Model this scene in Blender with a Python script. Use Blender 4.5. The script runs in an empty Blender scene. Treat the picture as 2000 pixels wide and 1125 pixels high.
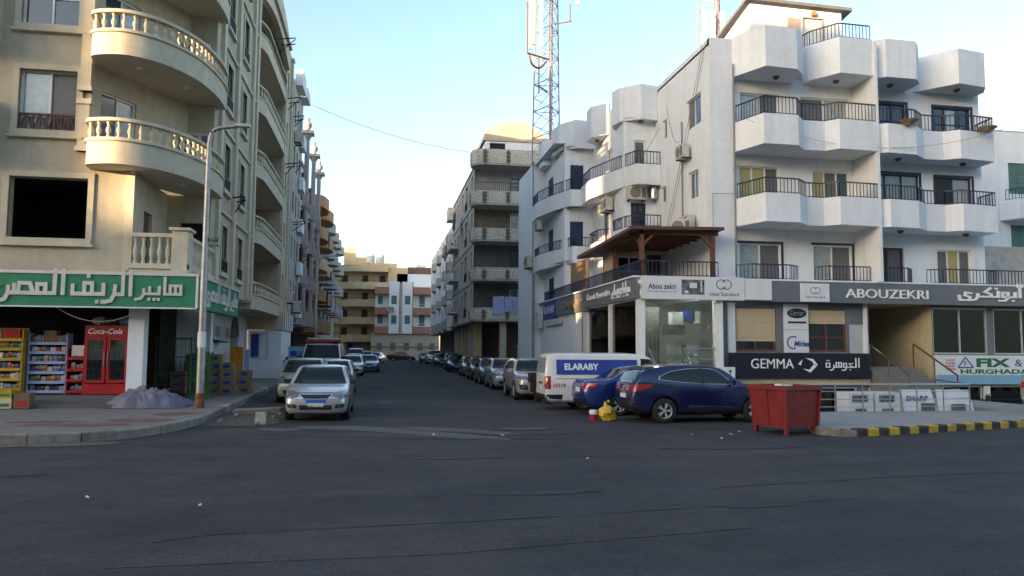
import bpy, bmesh, math, random
import numpy as np
from mathutils import Vector, Matrix
from mathutils.bvhtree import BVHTree
random.seed(7)
R = math.radians
SC = bpy.context.scene
COL = SC.collection

# ------------------------------------------------------------ camera
YAW, PITCH, ROLL = R(9.65), math.atan(120.5 / 1500), R(0.4)
fw = Vector((math.sin(YAW) * math.cos(PITCH), math.cos(YAW) * math.cos(PITCH), math.sin(PITCH)))
rt = Vector((math.cos(YAW), -math.sin(YAW), 0)); up = rt.cross(fw)
rt2 = rt * math.cos(ROLL) + up * math.sin(ROLL); up2 = up * math.cos(ROLL) - rt * math.sin(ROLL)
cam = bpy.data.cameras.new('camera'); cam.sensor_width = 36; cam.lens = 27.0
cam.clip_start = .1; cam.clip_end = 3000
camo = bpy.data.objects.new('camera', cam); COL.objects.link(camo)
camo.matrix_world = Matrix(((rt2.x, up2.x, -fw.x, 0), (rt2.y, up2.y, -fw.y, 0), (rt2.z, up2.z, -fw.z, 1.9), (0, 0, 0, 1)))
SC.camera = camo
# ------------------------------------------------------------ sky, sun, exposure
SUN_EL, SUN_D = R(6.0), Vector((-.8, -.6, 0))
w = bpy.data.worlds.new('World'); SC.world = w; w.use_nodes = True
nt = w.node_tree; bg = nt.nodes['Background']
sky = nt.nodes.new('ShaderNodeTexSky'); sky.sky_type = 'NISHITA'; sky.sun_disc = False
sky.sun_elevation = SUN_EL; sky.sun_rotation = math.atan2(SUN_D.x, SUN_D.y)
sky.air_density = 0.75; sky.dust_density = 1.3; sky.ozone_density = 0.75; sky.altitude = 0
nt.links.new(sky.outputs[0], bg.inputs[0]); bg.inputs[1].default_value = .15
sl = bpy.data.lights.new('sun', 'SUN'); sl.energy = 3.4; sl.angle = R(.4); sl.color = (1, .70, .40)
so = bpy.data.objects.new('sun', sl); COL.objects.link(so)
sdir = Vector((SUN_D.x * math.cos(SUN_EL), SUN_D.y * math.cos(SUN_EL), math.sin(SUN_EL)))
so.rotation_euler = sdir.to_track_quat('Z', 'Y').to_euler(); so.location = (0, 0, 60)
vs = SC.view_settings; vs.view_transform = 'Standard'; vs.look = 'None'; vs.exposure = 2.17; vs.gamma = 1; vs.use_curve_mapping = False
SC.cycles.max_bounces = 6; SC.cycles.use_denoising = True

# ------------------------------------------------------------ materials
def mat(name, col, rough=.8, metal=0, var=.12, scale=3.0, bump=0.0, bscale=40, dirt=None, dirt_amt=0, dscale=.35, streak=0, coat=0, emit=None, spec=.5, obj=False):
    m = bpy.data.materials.new(name); m.use_nodes = True
    n = m.node_tree.nodes; l = m.node_tree.links; b = n['Principled BSDF']
    b.inputs['Roughness'].default_value = rough; b.inputs['Metallic'].default_value = metal
    b.inputs['Specular IOR Level'].default_value = spec
    if coat: b.inputs['Coat Weight'].default_value = coat; b.inputs['Coat Roughness'].default_value = .06
    if emit: b.inputs['Emission Color'].default_value = (*emit[:3], 1); b.inputs['Emission Strength'].default_value = emit[3]
    if obj: pos = n.new('ShaderNodeTexCoord').outputs['Object']
    else: pos = n.new('ShaderNodeNewGeometry').outputs['Position']
    def noise(s, det, vec=pos, rough_=.6):
        t = n.new('ShaderNodeTexNoise'); t.inputs['Scale'].default_value = s; t.inputs['Detail'].default_value = det
        t.inputs['Roughness'].default_value = rough_; l.new(vec, t.inputs['Vector']); return t.outputs['Fac']
    def mix(fac, a, c2, mode='MIX'):
        x = n.new('ShaderNodeMix'); x.data_type = 'RGBA'; x.blend_type = mode
        if isinstance(fac, float): x.inputs[0].default_value = fac
        else: l.new(fac, x.inputs[0])
        for i, c in ((6, a), (7, c2)):
            if isinstance(c, tuple): x.inputs[i].default_value = (*c[:3], 1)
            else: l.new(c, x.inputs[i])
        return x.outputs[2]
    def ramp(f, lo, hi):
        q = n.new('ShaderNodeMapRange'); q.inputs[1].default_value = lo; q.inputs[2].default_value = hi; q.clamp = True
        l.new(f, q.inputs[0]); return q.outputs[0]
    def mul(a, k):
        q = n.new('ShaderNodeMath'); q.operation = 'MULTIPLY'; l.new(a, q.inputs[0])
        if isinstance(k, (int, float)): q.inputs[1].default_value = k
        else: l.new(k, q.inputs[1])
        return q.outputs[0]
    c = tuple(col)
    out = c
    if var:
        lo = tuple(x * (1 - var) for x in c); hi = tuple(min(1, x * (1 + var)) for x in c)
        out = mix(ramp(noise(scale, 5), .3, .7), lo, hi)
    if dirt_amt:
        d = ramp(noise(dscale, 8, rough_=.68), .45, .75)
        out = mix(mul(d, dirt_amt), out, tuple(dirt or (.2, .16, .12)))
    if streak:
        mp = n.new('ShaderNodeMapping'); mp.inputs['Scale'].default_value = (2.6, 2.6, .16); l.new(pos, mp.inputs[0])
        d = ramp(noise(1.4, 6, mp.outputs[0]), .52, .8)
        out = mix(mul(d, streak), out, tuple(dirt or (.2, .16, .12)))
    if isinstance(out, tuple): b.inputs['Base Color'].default_value = (*out, 1)
    else: l.new(out, b.inputs['Base Color'])
    if bump:
        bp = n.new('ShaderNodeBump'); bp.inputs['Strength'].default_value = bump; bp.inputs['Distance'].default_value = .02
        l.new(noise(bscale, 6), bp.inputs['Height']); l.new(bp.outputs[0], b.inputs['Normal'])
    return m

M = {}
def A(k, *a, **kw): M[k] = mat(k, *a, **kw); return M[k]
DUST = (.33, .27, .2)
A('beige', (.475, .425, .32), .88, bump=.25, bscale=30, dirt=(.28, .235, .165), dirt_amt=.45, streak=.4)
A('beige_light', (.55, .495, .38), .85, bump=.2, bscale=30, dirt=(.34, .29, .2), dirt_amt=.35, streak=.35)
A('white_wall', (.76, .79, .83), .85, bump=.2, bscale=24, var=.04, dirt=(.46, .43, .38), dirt_amt=.28, streak=.32)
A('white_fresh', (.78, .78, .77), .8, var=.04, bump=.12, dirt=(.5, .46, .4), dirt_amt=.25, streak=.2)
A('grey_wall', (.42, .395, .36), .9, bump=.4, bscale=20, dirt=(.2, .18, .15), dirt_amt=.5, streak=.4)
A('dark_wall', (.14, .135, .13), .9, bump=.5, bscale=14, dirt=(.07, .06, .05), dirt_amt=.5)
A('cream', (.64, .47, .28), .88, bump=.2, dirt=(.38, .27, .13), dirt_amt=.4, streak=.3)
A('cream_dark', (.46, .34, .17), .88, bump=.2, dirt=(.3, .2, .1), dirt_amt=.4, streak=.3)
A('cream_shop', (.48, .42, .30), .85, bump=.15, dirt=(.3, .25, .17), dirt_amt=.3)
A('terracotta', (.40, .19, .14), .85, bump=.2, dirt=(.22, .1, .06), dirt_amt=.4, streak=.3)
A('orange_wall', (.45, .24, .10), .88, bump=.2, dirt=(.25, .14, .07), dirt_amt=.5, streak=.4)
A('maroon', (.10, .025, .026), .6, var=.3)
A('pink_col', (.45, .38, .36), .85, bump=.2, dirt=(.25, .2, .18), dirt_amt=.4, streak=.3)
A('brick_white', (.62, .58, .50), .9, var=.25, scale=9, bump=.3, dirt=(.25, .22, .18), dirt_amt=.4)
A('brick_brown', (.16, .11, .075), .92, var=.3, scale=9, bump=.4)
A('rough_stone', (.22, .17, .12), .95, var=.45, scale=6, bump=1, bscale=8)
A('brown_wall', (.15, .09, .07), .9, bump=.3)
A('navy', (.014, .022, .075), .45, var=.25, scale=12)
A('navy_shutter', (.02, .035, .10), .55, var=.2, scale=14)
A('brown_wood', (.11, .045, .025), .6, var=.3, scale=14)
A('red_wood', (.16, .06, .035), .6, var=.3, scale=10)
A('iron', (.015, .016, .022), .5, metal=.3, var=.3, scale=20)
A('steel', (.55, .55, .56), .28, metal=1, var=.1, scale=10)
A('alu', (.62, .62, .62), .4, metal=.6, var=.08)
A('white_frame', (.72, .72, .70), .5, var=.05)
A('glass', (.012, .018, .024), .04, var=0, spec=.9)
A('glass_blue', (.03, .05, .08), .05, var=0, spec=1.0)
A('curtain_glass', (.30, .36, .38), .12, var=.15, scale=5, spec=.8, coat=.6)
A('screen_mesh', (.12, .125, .13), .45, var=.12, scale=6)
A('yellow_pane', (.42, .36, .15), .2, var=.1, coat=.5)
A('teal_pane', (.02, .09, .11), .1, var=.2, coat=.6)
A('black', (.006, .006, .007), .7, var=0)
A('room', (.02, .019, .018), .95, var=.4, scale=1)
A('shutter_beige', (.56, .45, .30), .6, var=.06)
A('green_sign', (.015, .20, .095), .55, var=.12, scale=2, dirt=(.1, .2, .13), dirt_amt=.3)
A('letter', (.62, .58, .52), .6, var=.1, dirt=(.3, .26, .2), dirt_amt=.3, dscale=2)
A('letter_white', (.80, .80, .80), .5, var=.03)
A('sign_grey', (.13, .145, .165), .5, var=.1, scale=2, dirt=(.2, .2, .2), dirt_amt=.25, streak=.2)
A('sign_white', (.68, .69, .71), .5, var=.04, dirt=(.45, .43, .4), dirt_amt=.25, streak=.15)
A('sign_navy', (.008, .010, .022), .4, var=.1)
A('sign_blue', (.015, .045, .28), .45, var=.15)
A('ink', (.012, .012, .016), .6, var=0)
A('ink_blue', (.012, .05, .30), .5, var=0)
A('ink_green', (.01, .13, .05), .5, var=0)
A('ink_red', (.40, .02, .02), .5, var=0)
A('ink_cyan', (.20, .38, .52), .5, var=.05)
A('photo_dark', (.14, .135, .14), .5, var=.8, scale=5)
A('red_paint', (.36, .012, .016), .35, var=.12, coat=.4)
A('bin_red', (.20, .008, .010), .5, var=.22, scale=4, dirt=(.06, .012, .010), dirt_amt=.55, dscale=2.2, streak=.4, bump=.12)
A('bin_inside', (.12, .03, .02), .9, var=.5, scale=8)
A('yellow_paint', (.42, .29, .02), .5, var=.12)
A('kerb_yellow', (.48, .33, .03), .85, var=.25, scale=8, bump=.5, bscale=25, dirt=(.18, .15, .1), dirt_amt=.6, dscale=3)
A('kerb_black', (.028, .028, .032), .85, var=.4, scale=8, bump=.5, bscale=25, dirt=(.14, .12, .1), dirt_amt=.45, dscale=3)
A('kerb_stone', (.21, .19, .165), .92, var=.3, scale=5, bump=.7, bscale=14, dirt=(.09, .08, .07), dirt_amt=.6, dscale=1.6)
A('kerb_pale', (.36, .35, .33), .9, var=.2, scale=6, bump=.5, dirt=(.14, .12, .1), dirt_amt=.5, dscale=2)
A('pave', (.175, .16, .15), .93, var=.22, scale=4, bump=.6, bscale=22, dirt=(.19, .10, .08), dirt_amt=.55, dscale=.7)
A('pave_light', (.29, .275, .265), .9, var=.12, scale=5, bump=.3, bscale=30, dirt=(.18, .16, .14), dirt_amt=.5, dscale=.8)
A('step_grey', (.10, .10, .105), .75, var=.2, scale=3, bump=.3, dirt=(.2, .18, .16), dirt_amt=.35)
A('stair_stone', (.19, .175, .16), .7, var=.2, scale=5, dirt=(.1, .09, .08), dirt_amt=.4)
A('earth', (.075, .06, .048), 1, var=.5, scale=5, bump=1.0, bscale=9)
A('tarp', (.16, .15, .195), .85, var=.2, scale=3, bump=.25, bscale=30)
A('cardboard', (.30, .19, .10), .85, var=.15, scale=4)
A('cardboard_dark', (.17, .10, .06), .85, var=.2, scale=4)
A('cage_green', (.02, .17, .03), .5, var=.2)
A('cage_dark', (.02, .06, .03), .5, var=.2)
A('bed_orange', (.55, .20, .015), .8, var=.25, scale=5)
A('ac_white', (.55, .53, .47), .6, var=.1, dirt=(.3, .24, .16), dirt_amt=.45, dscale=2)
A('galv', (.36, .36, .36), .45, metal=.7, var=.2, scale=8, dirt=(.26, .14, .08), dirt_amt=.35, dscale=1.2)
A('rust', (.20, .085, .045), .85, metal=.2, var=.4, scale=9)
A('mast_red', (.36, .19, .15), .7, var=.3, scale=3, dirt=(.4, .36, .33), dirt_amt=.5, dscale=.6)
A('mast_grey', (.36, .33, .31), .7, metal=.0, var=.2)
A('antenna', (.50, .49, .44), .5, var=.06)
A('tank', (.55, .50, .44), .7, var=.1, dirt=(.3, .24, .18), dirt_amt=.4)
A('tyre', (.012, .012, .013), .85, var=.2, obj=True)
A('rim', (.60, .60, .61), .35, metal=.35, var=.1, obj=True)
A('plastic', (.012, .012, .013), .55, var=.2, obj=True)
A('chrome', (.70, .70, .72), .12, metal=1, var=0, obj=True)
A('trim_metal', (.42, .42, .43), .3, metal=.8, var=0, obj=True)
A('car_glass', (.008, .013, .013), .05, var=0, spec=.35, obj=True)
A('car_glass_dark', (.006, .007, .009), .04, var=0, spec=.6, obj=True)
A('head_lamp', (.16, .17, .18), .06, metal=.3, var=.35, scale=9, coat=1, obj=True)
A('tail_lamp', (.32, .008, .008), .12, var=.25, scale=10, coat=1, obj=True)
A('plate_white', (.62, .62, .60), .5, var=.05, obj=True)
A('plate_blue', (.02, .12, .45), .5, var=.05, obj=True)
def paint(k, c, metal=.0, rough=.28): A(k, c, rough, metal=metal, var=.05, scale=2, coat=.8, dirt=(c[0] * .6 + .09, c[1] * .6 + .08, c[2] * .6 + .06), dirt_amt=.3, dscale=1.2, obj=True)
paint('p_silver', (.50, .50, .51), .45, .3); paint('p_beige', (.46, .45, .43), .4, .32); paint('p_white', (.72, .72, .71))
paint('p_blue', (.005, .014, .085), .35, .25); paint('p_blue2', (.006, .026, .17), .35, .25); paint('p_black', (.012, .012, .014)); paint('p_brown', (.055, .03, .024), .3)
paint('p_grey', (.12, .12, .125), .5); paint('p_red', (.10, .012, .012)); paint('p_gold', (.34, .31, .25), .5); paint('p_lightblue', (.20, .26, .36), .4)
A('scooter', (.022, .012, .011), .5, var=.5, scale=9)
A('bag_yellow', (.55, .36, .04), .5, var=.2, scale=8, bump=.4)
A('cloth_blue', (.33, .37, .58), .9, var=.1); A('cloth_dark', (.015, .016, .03), .9); A('cloth_red', (.36, .03, .03), .9); A('cloth_purple', (.10, .05, .16), .9)
A('cloth_white', (.6, .6, .6), .9); A('cloth_green', (.02, .13, .08), .9)
A('cable', (.03, .03, .033), .7, var=0); A('cable_grey', (.25, .24, .23), .7, var=0)
A('teal_shutter', (.08, .17, .155), .6, var=.15); A('wood_shutter', (.07, .04, .025), .7, var=.3)
A('tank_white', (.6, .6, .58), .6, var=.1); A('plaster_grey', (.45, .41, .36), .9, var=.2, bump=.4, dirt=(.16, .14, .12), dirt_amt=.4)
A('lamp_lit', (1, .95, .85), .5, var=0, emit=(1, .93, .8, 110)); A('sand_wall', (.50, .42, .34), .9, var=.1, bump=.3, dirt=(.4, .2, .1), dirt_amt=.5, dscale=.5)

# asphalt: dark, dusty, with swept tyre bands and fine stone relief
def asphalt(name, col, dust, amt, grain=1.0):
    m = bpy.data.materials.new(name); m.use_nodes = True; n = m.node_tree.nodes; l = m.node_tree.links; b = n['Principled BSDF']
    pos = n.new('ShaderNodeNewGeometry').outputs['Position']
    def noise(s, d, sc=None, r=.6):
        t = n.new('ShaderNodeTexNoise'); t.inputs['Scale'].default_value = s; t.inputs['Detail'].default_value = d; t.inputs['Roughness'].default_value = r
        v = pos
        if sc: mp = n.new('ShaderNodeMapping'); mp.inputs['Scale'].default_value = sc; l.new(pos, mp.inputs[0]); v = mp.outputs[0]
        l.new(v, t.inputs['Vector']); return t.outputs['Fac']
    def ramp(f, lo, hi, a=0, c=1):
        q = n.new('ShaderNodeMapRange'); q.inputs[1].default_value = lo; q.inputs[2].default_value = hi; q.inputs[3].default_value = a; q.inputs[4].default_value = c; l.new(f, q.inputs[0]); return q.outputs[0]
    def mix(fac, a, c):
        x = n.new('ShaderNodeMix'); x.data_type = 'RGBA'; l.new(fac, x.inputs[0])
        for i, v in ((6, a), (7, c)):
            if isinstance(v, tuple): x.inputs[i].default_value = (*v, 1)
            else: l.new(v, x.inputs[i])
        return x.outputs[2]
    o = mix(ramp(noise(90, 3), .25, .75), tuple(c * .6 for c in col), tuple(c * 1.45 for c in col))
    o = mix(ramp(noise(.9, 7, (.3, 1, 1), .66), .45, .66, 0, .8), o, tuple(c * 1.6 for c in col))
    o = mix(ramp(noise(.7, 8, (.45, 1.1, 1), .75), .47, .68, 0, .8), o, tuple(c * .5 for c in col))
    o = mix(ramp(noise(13, 8, None, .85), .42, .62, 0, .75), o, tuple(c * .5 for c in col))
    o = mix(ramp(noise(38, 4, None, .8), .5, .66, 0, .7), o, tuple(c * 2.0 for c in col))
    o = mix(ramp(noise(.22, 8, None, .72), .47, .65, 0, amt), o, dust)
    o = mix(ramp(noise(2.3, 8, (1, 1, 1), .8), .55, .68, 0, .5), o, tuple(c * .4 for c in col))
    l.new(o, b.inputs['Base Color']); b.inputs['Roughness'].default_value = .9; b.inputs['Specular IOR Level'].default_value = .18
    bp = n.new('ShaderNodeBump'); bp.inputs['Strength'].default_value = .55 * grain; bp.inputs['Distance'].default_value = .012
    l.new(noise(70, 5), bp.inputs['Height']); l.new(bp.outputs[0], b.inputs['Normal'])
    M[name] = m
asphalt('asphalt', (.050, .047, .051), (.088, .078, .073), .7)
asphalt('asphalt_rough', (.060, .056, .056), (.10, .088, .078), .8, 2.2)
asphalt('dust', (.115, .105, .098), (.16, .14, .125), .7)

# ------------------------------------------------------------ mesh helpers
Z = Vector((0, 0, 1))
ORG = {}
class MB:
    def __init__(s): s.v = []; s.f = []; s.m = []; s.cm = 0
    def add(s, vs, fs):
        b = len(s.v); s.v += [Vector(p) for p in vs]; s.f += [tuple(b + i for i in f) for f in fs]; s.m += [s.cm] * len(fs); return s
    def quad(s, *p): return s.add(p, [tuple(range(len(p)))])
    def box(s, x0, y0, z0, x1, y1, z1):
        return s.add([(x0,y0,z0),(x1,y0,z0),(x1,y1,z0),(x0,y1,z0),(x0,y0,z1),(x1,y0,z1),(x1,y1,z1),(x0,y1,z1)],
            [(0,3,2,1),(4,5,6,7),(0,1,5,4),(1,2,6,5),(2,3,7,6),(3,0,4,7)])
    def ob(s, P, u0, u1, z0, z1, n0, n1):
        O, U, N = P
        c = [O + U*u + N*n + Z*z for z in (z0, z1) for (u, n) in ((u0,n0),(u1,n0),(u1,n1),(u0,n1))]
        return s.add(c, [(0,3,2,1),(4,5,6,7),(0,1,5,4),(1,2,6,5),(2,3,7,6),(3,0,4,7)])
    def prism(s, pts, z0, z1):
        n = len(pts)
        vs = [(p[0], p[1], z0) for p in pts] + [(p[0], p[1], z1) for p in pts]
        return s.add(vs, [tuple(range(n))[::-1], tuple(range(n, 2*n))] + [(i, (i+1) % n, n+(i+1) % n, n+i) for i in range(n)])
    def bar(s, p, q, w, h=None, upv=None):
        p, q = Vector(p), Vector(q); d = (q - p).normalized(); h = h or w
        u = upv or (Z if abs(d.z) < .95 else Vector((0, 1, 0)))
        a = d.cross(u).normalized(); c = a.cross(d).normalized()
        vs = [e + a*i*w/2 + c*j*h/2 for e in (p, q) for (i, j) in ((-1,-1),(1,-1),(1,1),(-1,1))]
        return s.add(vs, [(0,1,2,3),(7,6,5,4),(0,4,5,1),(1,5,6,2),(2,6,7,3),(3,7,4,0)])
    def tube(s, pts, r, n=6, cap=True):
        pts = [Vector(p) for p in pts]; rs = r if isinstance(r, (list, tuple)) else [r] * len(pts); vs = []; fs = []
        for i, p in enumerate(pts):
            d = (pts[min(i+1, len(pts)-1)] - pts[max(i-1, 0)]).normalized()
            a = d.cross(Z if abs(d.z) < .9 else Vector((1, 0, 0))).normalized(); c = a.cross(d)
            vs += [p + (a*math.cos(2*math.pi*k/n) + c*math.sin(2*math.pi*k/n)) * rs[i] for k in range(n)]
        for i in range(len(pts)-1):
            fs += [(i*n+k, i*n+(k+1) % n, (i+1)*n+(k+1) % n, (i+1)*n+k) for k in range(n)]
        if cap: fs += [tuple(range(n))[::-1], tuple(range((len(pts)-1)*n, len(pts)*n))]
        return s.add(vs, fs)
    def lathe(s, prof, c=(0, 0, 0), n=12, axis='Z', cap=True):
        vs = []; fs = []; c = Vector(c)
        for r, h in prof:
            for k in range(n):
                a = 2*math.pi*k/n; p = (r*math.cos(a), r*math.sin(a), h)
                if axis == 'X': p = (h, r*math.cos(a), r*math.sin(a))
                if axis == 'Y': p = (r*math.cos(a), h, r*math.sin(a))
                vs.append(c + Vector(p))
        for i in range(len(prof)-1): fs += [(i*n+k, i*n+(k+1) % n, (i+1)*n+(k+1) % n, (i+1)*n+k) for k in range(n)]
        if cap: fs += [tuple(range(n))[::-1], tuple(range((len(prof)-1)*n, len(prof)*n))]
        return s.add(vs, fs)
    def grid(s, rows):
        n = len(rows[0]); vs = [p for r in rows for p in r]
        return s.add(vs, [(i*n+j, i*n+j+1, (i+1)*n+j+1, (i+1)*n+j) for i in range(len(rows)-1) for j in range(n-1)])
    def wall(s, P, u0, u1, z0, z1, ops=(), d=.2):
        # outer skin with real openings and reveals
        O, U, N = P
        us = sorted({u0, u1} | {min(max(o[i], u0), u1) for o in ops for i in (0, 2)}); zs = sorted({z0, z1} | {min(max(o[i], z0), z1) for o in ops for i in (1, 3)})
        pt = lambda u, z, n=0: O + U*u + N*n + Z*z
        for a, b2 in zip(us, us[1:]):
            for c, e in zip(zs, zs[1:]):
                mu, mz = (a+b2)/2, (c+e)/2
                if any(o[0] < mu < o[2] and o[1] < mz < o[3] for o in ops): continue
                s.quad(pt(a,c), pt(b2,c), pt(b2,e), pt(a,e))
        for a, c, b2, e in [o[:4] for o in ops]:
            s.quad(pt(a,c), pt(b2,c), pt(b2,c,-d), pt(a,c,-d)); s.quad(pt(a,e), pt(a,e,-d), pt(b2,e,-d), pt(b2,e))
            s.quad(pt(a,c), pt(a,c,-d), pt(a,e,-d), pt(a,e)); s.quad(pt(b2,c), pt(b2,e), pt(b2,e,-d), pt(b2,c,-d))
        return s
    def mesh(s, name, mats, off=Vector((0, 0, 0)), smooth=False, angle=40, weld=False):
        me = bpy.data.meshes.new(name); me.from_pydata([p - off for p in s.v], [], s.f)
        for m in (mats if isinstance(mats, (list, tuple)) else [mats]): me.materials.append(M[m] if isinstance(m, str) else m)
        if any(s.m): me.polygons.foreach_set('material_index', s.m)
        if weld:
            bm = bmesh.new(); bm.from_mesh(me); bmesh.ops.remove_doubles(bm, verts=bm.verts, dist=1e-4); bm.to_mesh(me); bm.free()
        bm = bmesh.new(); bm.from_mesh(me); bmesh.ops.recalc_face_normals(bm, faces=bm.faces); bm.to_mesh(me); bm.free()
        if smooth: me.polygons.foreach_set('use_smooth', [True] * len(me.polygons)); me.set_sharp_from_angle(angle=R(angle))
        me.update(); return me
    def build(s, name, mats, parent=None, smooth=False, **kw):
        off = ORG.get(parent.name, Vector((0, 0, 0))) if parent else Vector((0, 0, 0))
        me = s.mesh(name, mats, off, smooth, **kw)
        return place(name, me, parent)
def place(name, me, parent=None, loc=None, rot=None):
    o = bpy.data.objects.new(name, me); COL.objects.link(o)
    if parent: o.parent = parent; ORG[o.name] = ORG.get(parent.name, Vector((0, 0, 0)))
    if loc is not None: o.location = Vector(loc) - (ORG.get(parent.name, Vector((0, 0, 0))) if parent else Vector((0, 0, 0)))
    if rot: o.rotation_euler = rot
    return o
def tag(o, label=None, cat=None, group=None, kind=None):
    if label: o['label'] = label
    if cat: o['category'] = cat
    if group: o['group'] = group
    if kind: o['kind'] = kind
    return o
def thing(name, label, cat, loc=(0, 0, 0), rz=0, group=None):
    o = bpy.data.objects.new(name, None); o.empty_display_size = .3; COL.objects.link(o); o.location = loc; o.rotation_euler = (0, 0, rz)
    ORG[o.name] = Vector(loc); return tag(o, label, cat, group)
def local(name, label, cat, loc, rz=0, group=None):       # parts are written in the thing's own coordinates
    o = thing(name, label, cat, loc, rz, group); ORG[o.name] = Vector((0, 0, 0)); return o
def single(mb, name, mats, label, cat, group=None, smooth=False, loc=None, **kw):
    o = mb.build(name, mats, None, smooth, **kw); 
    return tag(o, label, cat, group)
def struct(mb, name, mats, **kw): return tag(mb.build(name, mats, None, **kw), kind='structure')
def copy_tree(o, parent=None):
    c = o.copy(); COL.objects.link(c); c.parent = parent
    for ch in o.children: copy_tree(ch, c)
    return c
def PL(x, y, ux, uy):        # vertical plane: origin, horizontal direction, outward normal (right hand of U seen from above)
    U = Vector((ux, uy, 0)).normalized(); return (Vector((x, y, 0)), U, Vector((U.y, -U.x, 0)))
FRONT = lambda y: PL(0, y, 1, 0)             # faces the camera (-Y); u = X
EAST = lambda x: PL(x, 0, 0, 1)              # faces +X; u = Y
WEST = lambda x: (Vector((x, 0, 0)), Vector((0, 1, 0)), Vector((-1, 0, 0)))   # faces -X; u = Y
def pp(P, u, z, n=0): return P[0] + P[1]*u + P[2]*n + Z*z

def window(parent, P, u0, z0, u1, z1, frame='alu', panes=('glass', 'screen_mesh'), d=.13, t=.055, rows=1, split=None, name='window'):
    f = MB()
    f.ob(P, u0, u1, z1-t, z1, -d-.05, -d+.03); f.ob(P, u0, u1, z0, z0+t, -d-.05, -d+.03)
    f.ob(P, u0, u0+t, z0+t, z1-t, -d-.05, -d+.03); f.ob(P, u1-t, u1, z0+t, z1-t, -d-.05, -d+.03)
    n = len(panes); cuts = [u0 + (u1-u0)*i/n for i in range(n+1)]
    if split: cuts = [u0] + [u0 + (u1-u0)*q for q in split] + [u1]
    for c in cuts[1:-1]: f.ob(P, c-t*.5, c+t*.5, z0+t, z1-t, -d-.045, -d+.02)
    for r in range(1, rows): zz = z0 + (z1-z0)*r/rows; f.ob(P, u0+t, u1-t, zz-t*.35, zz+t*.35, -d-.04, -d+.012)
    w_ = f.build(name, frame, parent)
    for i, g in enumerate(panes):
        MB().ob(P, cuts[i]+t*.4, cuts[i+1]-t*.4, z0+t*.6, z1-t*.6, -d-.03-.012*(i % 2), -d-.02-.012*(i % 2)).build('pane', g, w_)
    return w_
def louver(parent, P, u0, z0, u1, z1, m='wood_shutter', d=.1, slats=8, name='shutter'):
    f = MB(); f.ob(P, u0, u1, z0, z1, -d-.04, -d-.02); t = .05
    f.ob(P, u0, u0+t, z0, z1, -d-.02, -d+.02); f.ob(P, u1-t, u1, z0, z1, -d-.02, -d+.02); mid = (u0+u1)/2; f.ob(P, mid-t*.6, mid+t*.6, z0, z1, -d-.02, -d+.02)
    for i in range(slats):
        zz = z0 + (z1-z0)*(i+.5)/slats; h = (z1-z0)/slats*.36
        f.ob(P, u0+t, mid-t*.6, zz-h, zz+h, -d-.02, -d+.005); f.ob(P, mid+t*.6, u1-t, zz-h, zz+h, -d-.02, -d+.005)
    return f.build(name, m, parent)
def rail(parent, pts, z0, z1, m='iron', gap=.13, r=.012, hr=.03, name='railing', closed=False):
    f = MB(); pts = [Vector((p[0], p[1], 0)) for p in pts]
    for a, b in zip(pts, pts[1:]):
        L = (b-a).length; n = max(1, round(L/gap))
        f.bar(a+Z*z1, b+Z*z1, hr*1.4, hr*1.4); f.bar(a+Z*(z0+.05), b+Z*(z0+.05), hr*.7)
        for i in range(n+1):
            p = a + (b-a)*i/n; f.bar(p+Z*z0, p+Z*z1, r*2)
    return f.build(name, m, parent)
def smooth_path(pts, k=6):
    out = []; P = [Vector(p) for p in pts]
    for i in range(len(P)-1):
        a, b, c, d = P[max(i-1, 0)], P[i], P[i+1], P[min(i+2, len(P)-1)]
        for j in range(k):
            t = j/k; out.append(.5*((2*b)+(c-a)*t+(2*a-5*b+4*c-d)*t*t+(3*b-a-3*c+d)*t**3))
    out.append(P[-1]); return out
def sag(a, b, s, n=14):
    a, b = Vector(a), Vector(b); return [a.lerp(b, i/n) - Z*s*4*(i/n)*(1-i/n) for i in range(n+1)]

# ------------------------------------------------------------ lettering
def text(parent, body, P, u, z, h, m, n=0, ext=.0, off=0, width=None, name='lettering', align='LEFT', spacing=1, shear=0):
    c = bpy.data.curves.new('t', 'FONT'); c.body = body; c.size = 1; c.offset = off; c.extrude = 0; c.space_character = spacing; c.shear = shear; c.resolution_u = 3
    o = bpy.data.objects.new('t', c); COL.objects.link(o); bpy.context.view_layer.update()
    me = bpy.data.meshes.new_from_object(o.evaluated_get(bpy.context.evaluated_depsgraph_get())); bpy.data.objects.remove(o); bpy.data.curves.remove(c)
    bm = bmesh.new(); bm.from_mesh(me); bpy.data.meshes.remove(me)
    if ext:
        r = bmesh.ops.extrude_face_region(bm, geom=list(bm.faces)); bmesh.ops.translate(bm, verts=[g for g in r['geom'] if isinstance(g, bmesh.types.BMVert)], vec=(0, 0, 1))
    xs = [v.co.x for v in bm.verts]; ys = [v.co.y for v in bm.verts]; x0, x1, y0, y1 = min(xs), max(xs), min(ys), max(ys)
    sy = h/(y1-y0); sx = width/(x1-x0) if width else sy
    shift = {'LEFT': 0, 'CENTER': -(x1-x0)*sx/2, 'RIGHT': -(x1-x0)*sx}[align]
    org = ORG.get(parent.name, Vector((0, 0, 0)))
    for v in bm.verts: v.co = pp(P, u+shift+(v.co.x-x0)*sx, z+(v.co.y-y0)*sy, n+(ext if v.co.z > .5 else 0)) - org
    bmesh.ops.recalc_face_normals(bm, faces=bm.faces)
    me = bpy.data.meshes.new(name); bm.to_mesh(me); bm.free(); me.materials.append(M[m])
    return place(name, me, parent)
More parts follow.
